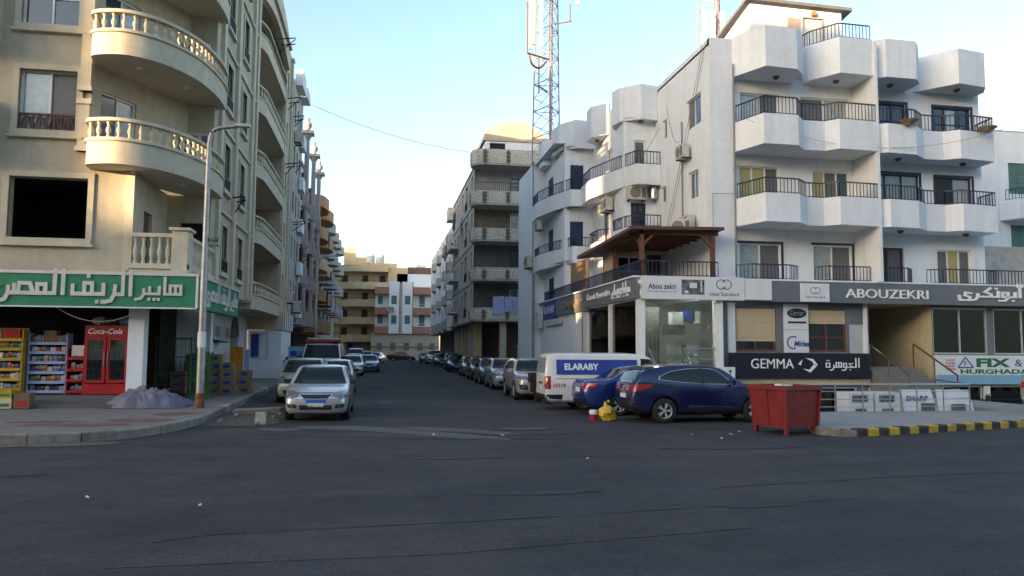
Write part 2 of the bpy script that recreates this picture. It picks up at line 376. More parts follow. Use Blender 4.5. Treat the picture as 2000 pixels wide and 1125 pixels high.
# stroke lettering for arabic: each letter = strokes (x runs leftward), width
AR = {
 'alef': ([[(-.14,0),(-.14,1.2)]], .42), 'alef_f': ([[(0,.0),(-.18,0),(-.18,1.2)]], .46), 'alef_h': ([[(-.16,0),(-.16,1.0)], [(-.02,1.22),(-.3,1.22)], [(-.3,1.22),(-.3,1.42),(-.06,1.42)]], .46),
 'lam': ([[(-.14,1.2),(-.14,0),(-.5,0)]], .5), 'heh_i': ([[(-.08,0),(-.08,.62),(-.8,.62),(-.8,0),(-.08,0)], [(-.44,0),(-.44,.6)], [(-.8,0),(-.98,0)]], .98),
 'heh_m': ([[(0,0),(-1.0,0)], [(-.15,0),(-.15,.55),(-.8,.55),(-.8,-.4),(-.15,-.4),(-.15,0)]], 1.0),
 'tooth': ([[(0,0),(-.46,0)], [(-.22,0),(-.22,.46)]], .46), 'tooth_i': ([[(-.08,.5),(-.08,0),(-.46,0)]], .46),
 'yeh': ([[(0,0),(-.5,0)], [(-.24,0),(-.24,.46)], '2'], .5), 'yeh_i': ([[(-.08,.5),(-.08,0),(-.5,0)], '2'], .5), 'beh': ([[(0,0),(-.46,0)], [(-.22,0),(-.22,.46)], '1'], .46), 'beh_i': ([[(-.08,.5),(-.08,0),(-.5,0)], '1'], .5),
 'reh': ([[(-.06,.42),(-.1,0),(-.28,-.34),(-.62,-.42)]], .62), 'reh_f': ([[(0,0),(-.14,0),(-.3,-.34),(-.66,-.42)], [(-.14,0),(-.14,.3)]], .62),
 'feh_f': ([[(0,0),(-1.25,0),(-1.25,.42)], [(-.2,0),(-.2,.56),(-.62,.56),(-.62,0)], (-.41,.92)], 1.42),
 'meem': ([[(0,0),(-.6,0)], [(-.1,0),(-.1,.46),(-.5,.46),(-.5,0)]], .6), 'sad': ([[(0,0),(-1.2,0)], [(-.1,0),(-.28,.5),(-.8,.5),(-.86,0)], [(-1.05,0),(-1.05,.4)]], 1.2),
 'yeh_s': ([[(-.02,.36),(-.4,.44),(-.46,.1),(-.12,-.04),(-.12,-.42),(-.85,-.42),(-.9,.08)]], 1.0), 'waw': ([[(0,0),(-.52,0),(-.52,.52),(-.12,.52),(-.12,-.1),(-.34,-.42),(-.72,-.42)]], .74),
 'jeem': ([[(0,0),(-.86,0)], [(-.16,.0),(-.62,.48),(-.14,.5)], (-.46,-.36)], .86), 'teh': ([[(-.1,0),(-.1,.54),(-.58,.54),(-.58,0),(-.1,0)], (-.2,.9), (-.48,.9)], .7),
 'dhal': ([[(-.1,.62),(-.1,0),(-.5,0)], (-.24,.96)], .6), 'dhal_f': ([[(0,0),(-.5,0)], [(-.14,0),(-.14,.6)], (-.24,.96)], .6), 'kaf': ([[(-.06,0),(-.9,0)], [(-.06,0),(-.06,.3),(-.5,.52),(-.1,.98)]], .9),
 'seen': ([[(0,0),(-.8,0)], [(-.1,0),(-.1,.4)], [(-.36,0),(-.36,.4)], [(-.62,0),(-.62,.4)]], .8), 'noon': ([[(0,0),(-.1,0),(-.1,-.36),(-.7,-.36),(-.7,.2)], (-.4,.2)], .8), 'kaf_f': ([[(0,0),(-.7,0),(-.7,.0)], [(-.1,0),(-.1,1.1)], [(-.36,.5),(-.56,.4)]], .8), 'sp': ([], .34), 'bar': ([[(0,0),(-.6,0)]], .6),
}
def arabic(parent, words, P, u_right, z, size, m, n=0, ext=.03, th=.2, width=None, name='lettering'):
    S = []; x = 0
    for k in words:
        st, wd = AR[k]
        for s_ in st:
            if s_ == '2': S += [[(x-.12,-.4),(x-.12-.001,-.4)], [(x-.4,-.4),(x-.401,-.4)]]
            elif s_ == '1': S += [[(x-.24,-.4),(x-.241,-.4)]]
            elif isinstance(s_, tuple): S += [[(x+s_[0], s_[1]), (x+s_[0]-.001, s_[1])]]
            else: S += [[(x+p[0], p[1]) for p in s_]]
        x -= wd
    k = width/(-x)/size if width else 1
    f = MB()
    for i, pl in enumerate(S):
        e = ext + .0012*(i % 5); pts = [Vector((p[0], p[1])) for p in pl]; h = th/2
        Ls = []; Rs = []; cl = (pts[0]-pts[-1]).length < 1e-6
        for j, p in enumerate(pts):
            d0 = (pts[j]-pts[j-1]).normalized() if j else None; d1 = (pts[j+1]-pts[j]).normalized() if j < len(pts)-1 else None
            if cl and j in (0, len(pts)-1): d0 = (pts[-1]-pts[-2]).normalized(); d1 = (pts[1]-pts[0]).normalized()
            a = d0 or d1; b = d1 or d0; t = (a+b).normalized() if (a+b).length > .1 else a
            nn = Vector((-t.y, t.x)); sc = min(1.6, 1/max(.4, nn.dot(Vector((-a.y, a.x)))))
            q = p
            if not cl and j == 0: q = p - b*h*.9
            if not cl and j == len(pts)-1: q = p + a*h*.9
            Ls.append(q+nn*h*sc); Rs.append(q-nn*h*sc)
        w3 = lambda q, nz: pp(P, u_right+q.x*size*k, z+q.y*size, n+nz)
        for j in range(len(pts)-1):
            c = [Ls[j], Rs[j], Rs[j+1], Ls[j+1]]
            f.add([w3(q, 0) for q in c]+[w3(q, e) for q in c], [(4,5,6,7),(0,1,5,4),(1,2,6,5),(2,3,7,6),(3,0,4,7)])
    return f.build(name, m, parent)

# ============================================================ SETTING
g = MB()
CX0, CX1, CY0, CY1 = 12.2, 40.0, 20.9, 28.0      # sunken court in front of the basement shops
B = 900
for a in ((-B,-B,B,CY0), (-B,CY1,B,B), (-B,CY0,CX0,CY1), (CX1,CY0,B,CY1)):
    g.quad((a[0],a[1],0),(a[2],a[1],0),(a[2],a[3],0),(a[0],a[3],0))
struct(g, 'road', 'asphalt')
c = MB(); FLZ = -.75
c.quad((CX0,CY0,FLZ),(CX1,CY0,FLZ),(CX1,CY1,FLZ),(CX0,CY1,FLZ))
c.quad((CX0,CY0,FLZ),(CX0,CY0,.0),(CX1,CY0,.0),(CX1,CY0,FLZ)); c.quad((CX0,CY0,FLZ),(CX0,CY1,FLZ),(CX0,CY1,0),(CX0,CY0,0))
struct(c, 'court_floor', 'pave_light')
p = MB(); p.prism([(-2.3,7.25),(-1.55,8.35),(1.5,8.62),(4.2,9.0),(4.0,7.9),(.6,7.3)], .001, .006); struct(p, 'road_patch', 'asphalt_rough')
p = MB()
for pts in ([(-1.9,19.6),(-.2,19.3),(2.6,16.6),(2.2,16.3),(-.4,18.3),(-1.8,18.9)], [(-2.9,19.2),(-2.1,19.0),(-1.6,18.6),(-2.4,18.4)], [(.4,19.2),(2.2,18.4),(3.0,17.2),(1.2,18.2)], [(-9.5,15.6),(-7.2,15.9),(-5.2,16.2),(-5.3,16.7),(-7.3,16.4),(-9.6,16.2)], [(2.9,18.6),(3.9,18.5),(4.0,18.2),(3.0,18.2)]):
    ps = smooth_path([(x,y,0) for x,y in pts+pts[:1]], 5)[:-1]
    dz = .0045+.0015*len(p.f); p.add([(q.x+random.uniform(-.1,.1), q.y+random.uniform(-.04,.04), dz) for q in ps], [tuple(range(len(ps)))])
struct(p, 'dust_patch', 'dust')
M['tar'] = mat('tar', (.014,.013,.014), .7, var=.4, scale=6, bump=.4); rs = random.Random(11)
def ribbon(pts, w0, zz):
    pts = smooth_path([(x,y,0) for x,y in pts], 9); f = MB(); rows = [[], []]
    for i, q in enumerate(pts):
        t = (pts[min(i+1,len(pts)-1)]-pts[max(i-1,0)]).normalized(); n_ = Vector((-t.y,t.x,0)); q = q+n_*rs.uniform(-.02,.02); h = w0*rs.uniform(.25,1)*(1 if 0 < i < len(pts)-1 else .1); rows[0].append(q+n_*h+Z*zz); rows[1].append(q-n_*h+Z*zz)
    return f.grid(rows)
for j, (pts, w0) in enumerate((([(-2.2,8.1),(-1.4,8.42),(1.5,8.68),(4.4,9.06),(6.2,9.25)],.018),([(4.5,10.2),(6,10.5),(9,10.9),(11,11.0)],.02),([(-3.0,18.0),(-1,17.2),(1.5,16.5),(4,16.2)],.05),([(-2.4,19.0),(0,18.0),(2.4,16.5)],.02))): struct(ribbon(pts, w0, .0075+.0004*j), 'tar_seam', 'tar')
p = MB()
for j, (x, y, sx, sy) in enumerate(((-5.5,12.6,.7,.16),(2.2,10.2,.9,.13),(4.6,9.0,.6,.1),(3.4,17.4,1.5,.35),(-.6,21.2,.8,.5),(6.8,14.4,1.6,.25),(-8.0,12.2,.8,.15),(8.2,18.2,1.4,.4),(1.3,13.6,1.0,.12),(.2,28,.3,1.2))):
    n_ = 22; p.add([(x+sx*math.cos(6.283*i/n_)*rs.uniform(.55,1.2), y+sy*math.sin(6.283*i/n_)*rs.uniform(.55,1.2), .0062+.0001*j) for i in range(n_)], [tuple(range(n_))])
M['oil'] = mat('oil', (.026,.024,.026), .75, var=.5, scale=5, bump=.5, bscale=60); struct(p, 'oil_stain', 'oil')
p = MB(); ps = smooth_path([(x,y,0) for x,y in [(-4.35,21.2),(-4.2,19.9),(-3.0,19.7),(-2.5,20.4),(-2.9,22.4),(-3.7,24.5),(-4.5,25.5),(-4.35,21.2)]], 5)[:-1]
p.add([(q.x, q.y, .009) for q in ps], [tuple(range(len(ps)))]); struct(p, 'bare_earth', 'earth')

def path_len(pts):
    return [0] + list(np.cumsum([(Vector(b)-Vector(a)).length for a, b in zip(pts, pts[1:])]))
def along(pts, L, s):
    for i in range(len(pts)-1):
        if s <= L[i+1] or i == len(pts)-2:
            t = (s-L[i])/(L[i+1]-L[i]); return Vector(pts[i]).lerp(Vector(pts[i+1]), t)
def kerb(pts, step, h, wd, mats, label, lo=.02):
    pts = smooth_path([(x,y,0) for x,y in pts], 5); L = path_len(pts); n = int(L[-1]/step)
    root = MB(); 
    for a, b in zip(pts, pts[1:]):
        t = (b-a).normalized(); q = Vector((-t.y, t.x, 0)); root.quad(a+q*.02, b+q*.02, b+q*.02+Z*(h-.03), a+q*.02+Z*(h-.03)); root.quad(a+q*.02+Z*(h-.03), b+q*.02+Z*(h-.03), b+q*wd+Z*(h-.03), a+q*wd+Z*(h-.03))
    r = struct(root, 'kerb', 'kerb_stone'); r['label'] = label
    for i in range(n):
        a, b = along(pts, L, i*step+.012), along(pts, L, (i+1)*step-.012)
        t = (b-a).normalized(); q = Vector((-t.y, t.x, 0)); j = random.uniform(-.015, .015); hh = h+random.uniform(-.012, .008); a = a+q*j; b = b+q*(j+random.uniform(-.008,.008))
        f = MB(); bv = .025
        prof = [(0,0),(0,hh-bv),(bv,hh),(wd,hh),(wd,0)]
        vs = [e+q*x_+Z*z_ for e in (a, b) for x_, z_ in prof]
        f.add(vs, [(0,1,2,3,4),(9,8,7,6,5)]+[(k,k+5,(k+1)%5+5,(k+1)%5) for k in range(5)])
        f.build('kerb_stone', mats(i), r)
    return pts
LK = [(-40,15.6),(-14,16.1),(-9,16.4),(-7.2,16.54),(-5.9,16.7),(-5.1,17.3),(-4.6,18.6),(-4.35,20.3),(-4.45,24),(-4.6,30),(-4.95,41),(-5.0,60),(-5.0,124)]
rp = kerb(LK, .95, .19, .22, lambda i: 'kerb_pale' if (i*7) % 11 in (0,) else 'kerb_stone', 'worn grey stone kerb along the supermarket pavement')
p = MB(); ins = [(q.x, q.y) for q in smooth_path([(x-.18, y+.16, 0) for x, y in LK], 4)]
p.prism(ins + [(-13,124),(-13,32),(-40,32)], .0, .17); struct(p, 'pavement', 'pave')
p = MB(); 
for (x, y, sx, sy) in ((-5.6,19.6,.9,.5),(-6.6,18.6,1.2,.4),(-5.3,21.4,.6,.6),(-7.6,19.4,.8,.3)):
    ps = [(x+sx*math.cos(a)*random.uniform(.7,1.2), y+sy*math.sin(a)*random.uniform(.7,1.2), .174) for a in np.linspace(0, 6.28, 13)[:-1]]; p.add(ps, [tuple(range(12))])
M['red_dust'] = mat('red_dust', (.16,.075,.06), .95, var=.3, scale=5, bump=.5); struct(p, 'dirt_spill', 'red_dust')
RK = [(11.3,27.6),(11.3,22),(11.2,19.4),(10.5,17.7),(10.0,16.8),(10.05,16.15),(10.6,15.93)]
kerb(RK, .8, .17, .2, lambda i: 'kerb_stone', 'plain stone kerb beside the red skip')
RK2 = [(10.62,15.93),(12.5,16.42),(16.2,17.46),(22,19.3),(32,22.5)]
kerb(RK2, .335, .17, .2, lambda i: 'kerb_yellow' if i % 2 else 'kerb_black', 'yellow and black painted kerb of the corner pavement')
p = MB(); outer = [(11.42,27.9),(11.42,22),(11.32,19.4),(10.65,17.75),(10.15,16.8),(10.2,16.28),(10.65,16.08),(12.5,16.57),(16.2,17.62),(22,19.46),(26.4,20.85)]
p.prism(outer + [(CX0-.02,20.88),(CX0-.02,27.9)], -.0, .15); struct(p, 'corner_pavement', 'pave_light')
# right hand pavement along the side street
p = MB(); p.prism([(8.3,30.5),(9.6,30.5),(9.6,52),(13,52),(13,124),(8.9,124),(8.9,57)], 0, .13); struct(p, 'side_pavement', 'pave')

# ============================================================ LEFT CORNER BUILDING (beige, shop below)
bal_mb = MB(); bal_mb.lathe([(.062,0),(.062,.05),(.045,.06),(.04,.1),(.075,.2),(.078,.26),(.045,.36),(.036,.42),(.05,.46),(.062,.47),(.062,.52)], n=8)
BAL = bal_mb.mesh('baluster', 'beige_light', smooth=True, angle=50)
def balusters(parent, path, z, hgt, gap, skip=()):
    pts = [Vector((p[0], p[1], 0)) for p in path]; L = path_len(pts); n = int(L[-1]/gap)
    for i in range(n+1):
        if i in skip: continue
        q = along(pts, L, (i+.5)*L[-1]/(n+1)); o = place('baluster', BAL, parent, (q.x, q.y, z)); o.scale = (1, 1, hgt/.52)
def band(mb, path, z0, z1, th, out=0):
    pts = [Vector((p[0], p[1], 0)) for p in path]; A_ = []; B_ = []
    for i, p in enumerate(pts):
        t = (pts[min(i+1, len(pts)-1)]-pts[max(i-1, 0)]).normalized(); q = Vector((t.y, -t.x, 0)); A_.append(p+q*out); B_.append(p-q*th)
    n = len(pts)
    vs = [v+Z*z for v in A_ for z in (z0, z1)] + [v+Z*z for v in B_ for z in (z0, z1)]
    fs = []
    for i in range(n-1):
        a, b, c2, d = 2*i, 2*i+2, 2*n+2*i, 2*n+2*i+2
        fs += [(a,b,b+1,a+1),(c2,c2+1,d+1,d),(a+1,b+1,d+1,c2+1),(a,c2,d,b)]
    fs += [(0,1,2*n+1,2*n),(2*n-2,4*n-2,4*n-1,2*n-1)]
    mb.add(vs, fs); return mb
LA = thing('corner_apartment_building', 'beige apartment building with curved baluster balconies above the green sign shop', 'building', (-12, 34, 0))
fA = FRONT(24.6); eA = EAST(-6.0)
ops = [(-10.92,5.1,-8.75,6.93), (-10.81,8.35,-9.2,10.2), (-10.86,11.6,-9.25,13.4), (-14.6,8.35,-13,10.2), (-14.6,11.6,-13,13.4)]
wm = MB(); wm.wall(fA, -20, -7.45, 4.0, 7.21, ops[:1], d=.3); wm.wall(fA, -20, -8.8, 7.21, 21, ops[1:], d=.22)
eops = []
for k, zf in enumerate((4.0, 7.15, 10.3, 13.45, 16.6)):
    for y in (30.0, 33.2): eops.append((y, zf+.75, y+1.05, zf+2.5))
wm.wall(eA, 28.6, 37.2, 4.0, 20.5, eops, d=.22); 
for y0, y1 in ((46.6, 51.0),): wm.wall(eA, y0, y1, 4.0, 20.5, [(47.6, z+.9, 48.8, z+2.4) for z in (4.0,7.15,10.3,13.45,16.6)], d=.2)
wm.quad((-20,24.6,21),(-8.8,24.6,21),(-6,28.2,21),(-6,51,20.5),(-20,51,20.5)); wm.quad((-6,51,4),(-20,51,4),(-20,51,20.5),(-6,51,20.5))
# recess walls of the corner balconies
for zf in (7.21, 10.41, 13.61, 16.8):
    P_ = PL(-8.8, 24.6, 1.9, 3.6); wm.wall(P_, 0, 4.07, zf, zf+3.2, [(.35, zf+.95, 1.75, zf+2.55)], d=.12); wm.wall(FRONT(28.2), -6.9, -6.0, zf, zf+3.2)
    wm.wall(EAST(-6.0), 28.2, 28.6, zf, zf+3.2)
    window(LA, P_, .35, zf+.95, 1.75, zf+2.55, 'white_frame', ('glass_blue', 'curtain_glass'), d=.1)
wm.wall(EAST(-7.45), 24.6, 28.2, 4.0, 7.21, [(25.6, 4.2, 26.5, 6.2)], d=.15); wm.wall(FRONT(28.2), -7.45, -6.0, 4.0, 7.21, [(-7.0, 4.2, -6.2, 6.25)], d=.2); wm.wall(eA, 28.2, 28.6, 4.0, 7.21)
wm.wall(fA, -8.8, -6.0, 15.3, 21); wm.wall(eA, 24.6, 28.2, 15.3, 20.5)  # unseen walls above the view, added to stop sun crossing the open corner
wm.build('wall', 'beige', LA)
MB().ob(EAST(-7.45), 25.6, 26.5, 4.2, 6.2, -.16, -.12).build('door', 'brown_wood', LA); MB().ob(FRONT(28.2), -7.0, -6.2, 4.2, 6.25, -.24, -.2).build('door', 'black', LA)
# open unfinished room behind the big dark opening
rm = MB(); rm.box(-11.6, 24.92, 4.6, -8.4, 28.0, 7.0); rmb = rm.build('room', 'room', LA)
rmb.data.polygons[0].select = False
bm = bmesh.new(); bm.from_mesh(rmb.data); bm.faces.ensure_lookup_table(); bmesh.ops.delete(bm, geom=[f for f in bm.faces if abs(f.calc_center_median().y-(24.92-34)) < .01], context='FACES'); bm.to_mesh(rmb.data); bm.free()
def surround(parent, P, u0, z0, u1, z1, w_, n1, m, name='window_frame'):
    f = MB(); f.ob(P, u0-w_, u1+w_, z1, z1+w_, -.05, n1); f.ob(P, u0-w_, u1+w_, z0-w_, z0, -.05, n1+.04); f.ob(P, u0-w_, u0, z0, z1, -.05, n1); f.ob(P, u1, u1+w_, z0, z1, -.05, n1)
    f.ob(P, u0-w_-.07, u1+w_+.07, z0-w_-.07, z0-w_, -.05, n1+.08)
    return f.build(name, m, parent)
for o in ops: surround(LA, fA, *o, .17, .07, 'beige_light', 'window_surround')
for o in ops[1:]:
    window(LA, fA, *o, 'white_frame', ('curtain_glass', 'screen_mesh') if o[1] < 9 else ('glass_blue', 'glass_blue'), d=.16, rows=1 if o[1] < 9 else 2)
    if o[1] < 9:
        f = MB(); z0, z1, u0, u1 = o[1], o[1]+.52, o[0]+.02, o[2]-.02
        f.ob(fA, u0, u1, z1-.06, z1, -.06, .02); f.ob(fA, u0, u1, z0, z0+.05, -.06, .02); n = 4; du = (u1-u0)/n
        for i in range(n):
            a, b = u0+i*du, u0+(i+1)*du; m_ = (a+b)/2
            for x in (a, m_): f.ob(fA, x-.02, x+.02, z0, z1, -.05, .0)
            f.bar(pp(fA, a, z0, -.02), pp(fA, m_, z1, -.02), .035); f.bar(pp(fA, m_, z1, -.025), pp(fA, b, z0, -.025), .035)
        f.build('window_guard', 'brown_wood', LA)
for o in eops:
    window(LA, eA, *o, 'brown_wood', ('glass', 'glass_blue'), d=.14); surround(LA, eA, *o, .12, .06, 'beige_light', 'window_surround')
    rail(LA, [(-5.93, o[0]), (-5.93, o[2])], o[1], o[1]+.45, name='window_guard', gap=.12)
for z in (4.0,7.15,10.3,13.45,16.6): window(LA, eA, 47.6, z+.9, 48.8, z+2.4, 'alu', ('glass', 'screen_mesh'))
# pilasters
for P, u, z0, z1, w_ in [(fA,-8.95,7.75,9.35,.3),(fA,-8.95,9.6,13.3,.3)]+[(eA,y,4.0,20.4,.42) for y in (29.1,32.0,35.6,36.6,46.9,49.8)]:
    f = MB(); f.ob(P, u-w_/2, u+w_/2, z0, z1, -.02, .13); f.ob(P, u-w_/2-.06, u+w_/2+.06, z1-.16, z1, -.02, .19); f.ob(P, u-w_/2-.05, u+w_/2+.05, z0, z0+.14, -.02, .18); f.build('pilaster', 'beige_light', LA)
for zf in (7.15,10.3,13.45,16.6):
    f = MB(); f.ob(eA, 28.9, 36.9, zf-.22, zf-.1, -.02, .09); f.build('string_course', 'beige_light', LA)
# curved corner balconies
cpath = smooth_path([(-8.72,24.57,0),(-8.62,23.9,0),(-8.2,23.66,0),(-7.6,23.6,0),(-7.0,23.88,0),(-6.5,24.42,0),(-5.97,25.5,0),(-5.72,26.8,0),(-5.66,27.8,0),(-5.7,28.6,0)], 5)
cp2 = [(q.x, q.y) for q in cpath]
for zb in (7.215, 10.48, 13.7):
    f = MB(); f.prism(cp2+[(-6.0,28.6),(-6.0,28.19),(-6.9,28.19),(-8.8,24.62)], zb, zb+.17)
    band(f, cp2, zb+.171, zb+.68, .14, .0); band(f, cp2, zb+.68, zb+.74, .2, .06); band(f, cp2, zb+.74, zb+.78, .17, .03); bo = f.build('balcony', 'beige_light', LA, smooth=True, angle=35)
    f = MB(); band(f, cp2, zb+1.26, zb+1.36, .17, .05); f.build('handrail', 'beige_light', bo, smooth=True, angle=35)
    mid = []
    for i, q in enumerate(cpath):
        t = (cpath[min(i+1, len(cpath)-1)]-cpath[max(i-1, 0)]).normalized(); mid.append(q-Vector((t.y, -t.x, 0))*.07)
    balusters(bo, mid, zb+.78, .48, .30 if zb < 13 else .36)
    for (x, y) in ((-7.5,24.6),(-6.5,26.2)):
        MB().lathe([(.1,0),(.1,-.05),(.06,-.07)], (x,y,zb-.001), 10).build('ceiling_lamp', 'white_frame', bo)
# first floor straight balustrade with corner pier
f = MB(); f.prism([(-7.45,24.4),(-5.85,24.4),(-5.85,28.6),(-6.0,28.6),(-6.0,28.19),(-7.45,28.19)], 3.98, 4.25); f.box(-7.5,24.33,4.25,-5.8,24.58,4.4); f.box(-6.06,24.6,4.25,-5.81,28.5,4.4); bo = f.build('balcony', 'beige_light', LA)
f = MB(); f.box(-7.45,24.36,5.2,-6.26,24.56,5.32); f.box(-6.03,24.95,5.2,-5.83,28.5,5.32); f.build('handrail', 'beige_light', bo)
f = MB(); f.box(-6.26,24.32,4.1,-5.8,24.94,5.42); f.box(-6.34,24.25,5.42,-5.73,25.0,5.5); f.build('pier', 'beige_light', bo)
f = MB(); f.box(-6.1,28.2,4.1,-5.76,28.6,5.5); f.box(-6.16,28.15,5.5,-5.7,28.66,5.58); f.build('pier', 'beige_light', bo)
balusters(bo, [(-7.42,24.46),(-6.28,24.46)], 4.4, .8, .23); balusters(bo, [(-5.93,25.0),(-5.93,28.2)], 4.4, .8, .25)
f = MB(); f.ob(fA, -7.7, -7.45, 4.2, 7.18, 0, .05); f.ob(fA, -9.1, -7.45, 3.95, 4.15, -.02, .14); f.build('corner_trim', 'beige_light', LA)
# neighbouring balcony end at the far left of the front
f = MB()
for z0, z1 in ((7.6, 9.2), (10.9, 12.6), (14.1,15.8)): f.prism([(-13.6,24.6),(-13.4,23.6),(-12.4,23.2),(-11.55,23.4),(-11.38,24.6)], z0, z1)
f.build('side_balcony', 'beige', LA)
# street side bay with balconies
for k, zf in enumerate((4.0, 7.15, 10.3, 13.45, 16.6)):
    f = MB(); f.wall(EAST(-7.4), 37.2, 46.6, zf, zf+3.15, [(39.5, zf+.1, 41.2, zf+2.3), (43.4, zf+.9, 44.8, zf+2.2)], d=.15); f.quad((-6,37.2,zf),(-7.4,37.2,zf),(-7.4,37.2,zf+3.15),(-6,37.2,zf+3.15)); f.quad((-6,46.6,zf),(-7.4,46.6,zf),(-7.4,46.6,zf+3.15),(-6,46.6,zf+3.15)); f.build('recess_wall', 'beige', LA)
    louver(LA, EAST(-7.4), 39.5, zf+.1, 41.2, zf+2.3, 'brown_wood'); window(LA, EAST(-7.4), 43.4, zf+.9, 44.8, zf+2.2)
    pth = [(q.x, q.y) for q in smooth_path([(-6.0,37.2,0),(-5.8,38.0,0),(-5.74,39.0,0),(-5.74,44.8,0),(-5.8,45.8,0),(-6.0,46.6,0)], 3)]
    f = MB(); f.prism(pth+[(-7.38,46.58),(-7.38,37.22)], zf-.3, zf-.02); band(f, pth, zf-.018, zf+.36, .12, 0); band(f, pth, zf+.36, zf+.42, .16, .05); bo = f.build('balcony', 'beige_light', LA)
    f = MB(); band(f, pth, zf+.92, zf+1.0, .15, .04); f.build('handrail', 'beige_light', bo)
    if k < 4: balusters(bo, [(x+.06 if False else x-.06, y) for x, y in pth], zf+.42, .5, .36)
# curved gable over the bay
f = MB(); n = 14; top = [(37.2+9.6*i/n, 19.75+1.5*math.sin(math.pi*(.15+.7*i/n))**1.2) for i in range(n+1)]
for x0 in (-5.75,):
    vs = [(x0,y,z) for y,z in top]+[(x0,y,18.6+.7*math.sin(math.pi*i/n)) for i,(y,z) in enumerate(top)]+[(x0-.3,y,z) for y,z in top]+[(x0-.3,y,18.6+.7*math.sin(math.pi*i/n)) for i,(y,z) in enumerate(top)]
    m_ = n+1
    f.add(vs, [(i,i+1,m_+i+1,m_+i) for i in range(n)]+[(2*m_+i,3*m_+i,3*m_+i+1,2*m_+i+1) for i in range(n)]+[(i,2*m_+i,2*m_+i+1,i+1) for i in range(n)]+[(m_+i,m_+i+1,3*m_+i+1,3*m_+i) for i in range(n)])
f.build('gable', 'beige_light', LA)
f = MB(); f.box(-7.4,37.2,19.75,-5.6,46.6,19.9); f.box(-6.2,28.4,20.4,-5.85,37.2,21.2); f.build('parapet', 'beige', LA)
# ground floor: street wall, soffit, shop room
f = MB(); f.quad((-7.6,24.6,3.98),(-6,24.6,3.98),(-6,51,3.98),(-7.6,51,3.98)); f.build('soffit', 'white_wall', LA)
f = MB(); gE = EAST(-7.6); f.wall(gE, 31.0, 46.2, .17, 3.97, [(41.2,.17,43.6,2.55)], d=.5)
f.build('ground_wall', 'white_wall', LA)
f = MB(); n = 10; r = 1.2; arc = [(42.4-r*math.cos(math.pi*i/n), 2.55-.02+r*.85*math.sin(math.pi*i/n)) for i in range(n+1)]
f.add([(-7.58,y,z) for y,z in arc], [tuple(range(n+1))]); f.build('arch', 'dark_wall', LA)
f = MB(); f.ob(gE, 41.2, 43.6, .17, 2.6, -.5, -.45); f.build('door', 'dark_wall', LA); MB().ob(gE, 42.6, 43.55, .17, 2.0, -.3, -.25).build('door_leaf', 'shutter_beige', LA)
# shop room
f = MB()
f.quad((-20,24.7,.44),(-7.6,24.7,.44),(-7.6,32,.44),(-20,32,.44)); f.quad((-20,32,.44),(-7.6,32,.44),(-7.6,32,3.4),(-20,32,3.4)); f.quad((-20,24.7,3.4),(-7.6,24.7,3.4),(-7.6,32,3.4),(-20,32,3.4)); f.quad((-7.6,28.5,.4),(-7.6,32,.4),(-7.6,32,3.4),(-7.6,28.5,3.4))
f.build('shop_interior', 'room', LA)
f = MB(); f.box(-7.5,24.75,.17,-7.05,25.2,3.4); f.build('pillar', 'white_wall', LA); f = MB(); f.box(-6.75,30.6,.17,-6.35,31.0,3.97); f.box(-7.6,30.7,.17,-6.75,30.95,3.97); f.build('pillar', 'white_wall', LA)
f = MB(); f.box(-20,24.75,3.2,-6.2,24.95,4.0); f.build('lintel', 'dark_wall', LA)
st = thing('shop_steps', 'grey stone steps in front of the open supermarket', 'steps', (-12, 24, .17))
for (y, z) in ((23.55,.27),(24.05,.36),(24.5,.45)): MB().box(-20, y, .1, -7.2+(24.5-y)*.2, 28.4, z).build('step', 'step_grey', st)

# green shop sign
sg = thing('supermarket_sign', 'long green fascia sign with pale arabic lettering above the supermarket', 'sign', (-10, 24, 3))
f = MB(); f.box(-20,24.0,3.07,-5.4,24.3,4.0); f.box(-5.7,24.3,3.07,-5.4,30.7,4.0); f.build('panel', 'green_sign', sg)
f = MB(); f.box(-20.05,23.96,4.0,-5.36,24.34,4.09); f.box(-5.74,24.34,4.0,-5.36,30.74,4.09); f.build('top_trim', 'alu', sg)
f = MB(); f.box(-5.44,23.98,3.05,-5.38,24.04,4.0); f.box(-20,23.98,3.03,-5.4,24.02,3.07); f.build('edge_trim', 'white_frame', sg)
sgP = FRONT(24.0)
arabic(sg, ['heh_i','alef_f','yeh_i','beh','reh_f'], sgP, -5.82, 3.46, .40, 'letter', ext=.05, th=.2, width=1.26)
arabic(sg, ['alef','lam','reh','yeh_i','feh_f'], sgP, -7.18, 3.43, .56, 'letter', ext=.05, th=.2, width=1.72)
arabic(sg, ['alef','lam','meem','sad','reh_f','yeh_s'], sgP, -9.0, 3.43, .56, 'letter', ext=.05, th=.2, width=2.3)
sE = EAST(-5.4)
arabic(sg, ['heh_i','alef_f','yeh_i','beh','reh_f'], sE, 30.3, 3.42, .40, 'letter', ext=.04, th=.2, width=1.3)
arabic(sg, ['alef','lam','reh','yeh_i','feh_f'], sE, 28.9, 3.42, .5, 'letter', ext=.04, th=.2, width=1.6)
arabic(sg, ['alef','lam','meem','sad','reh_f','yeh_s'], sE, 27.1, 3.42, .5, 'letter', ext=.04, th=.2, width=2.2)
single(MB().tube(sag((-9.3,24.1,3.05),(-6.9,24.1,3.05),.42), .012, 5), 'hanging_cable', 'cable_grey', 'thin grey cable sagging below the green supermarket sign', 'cable')

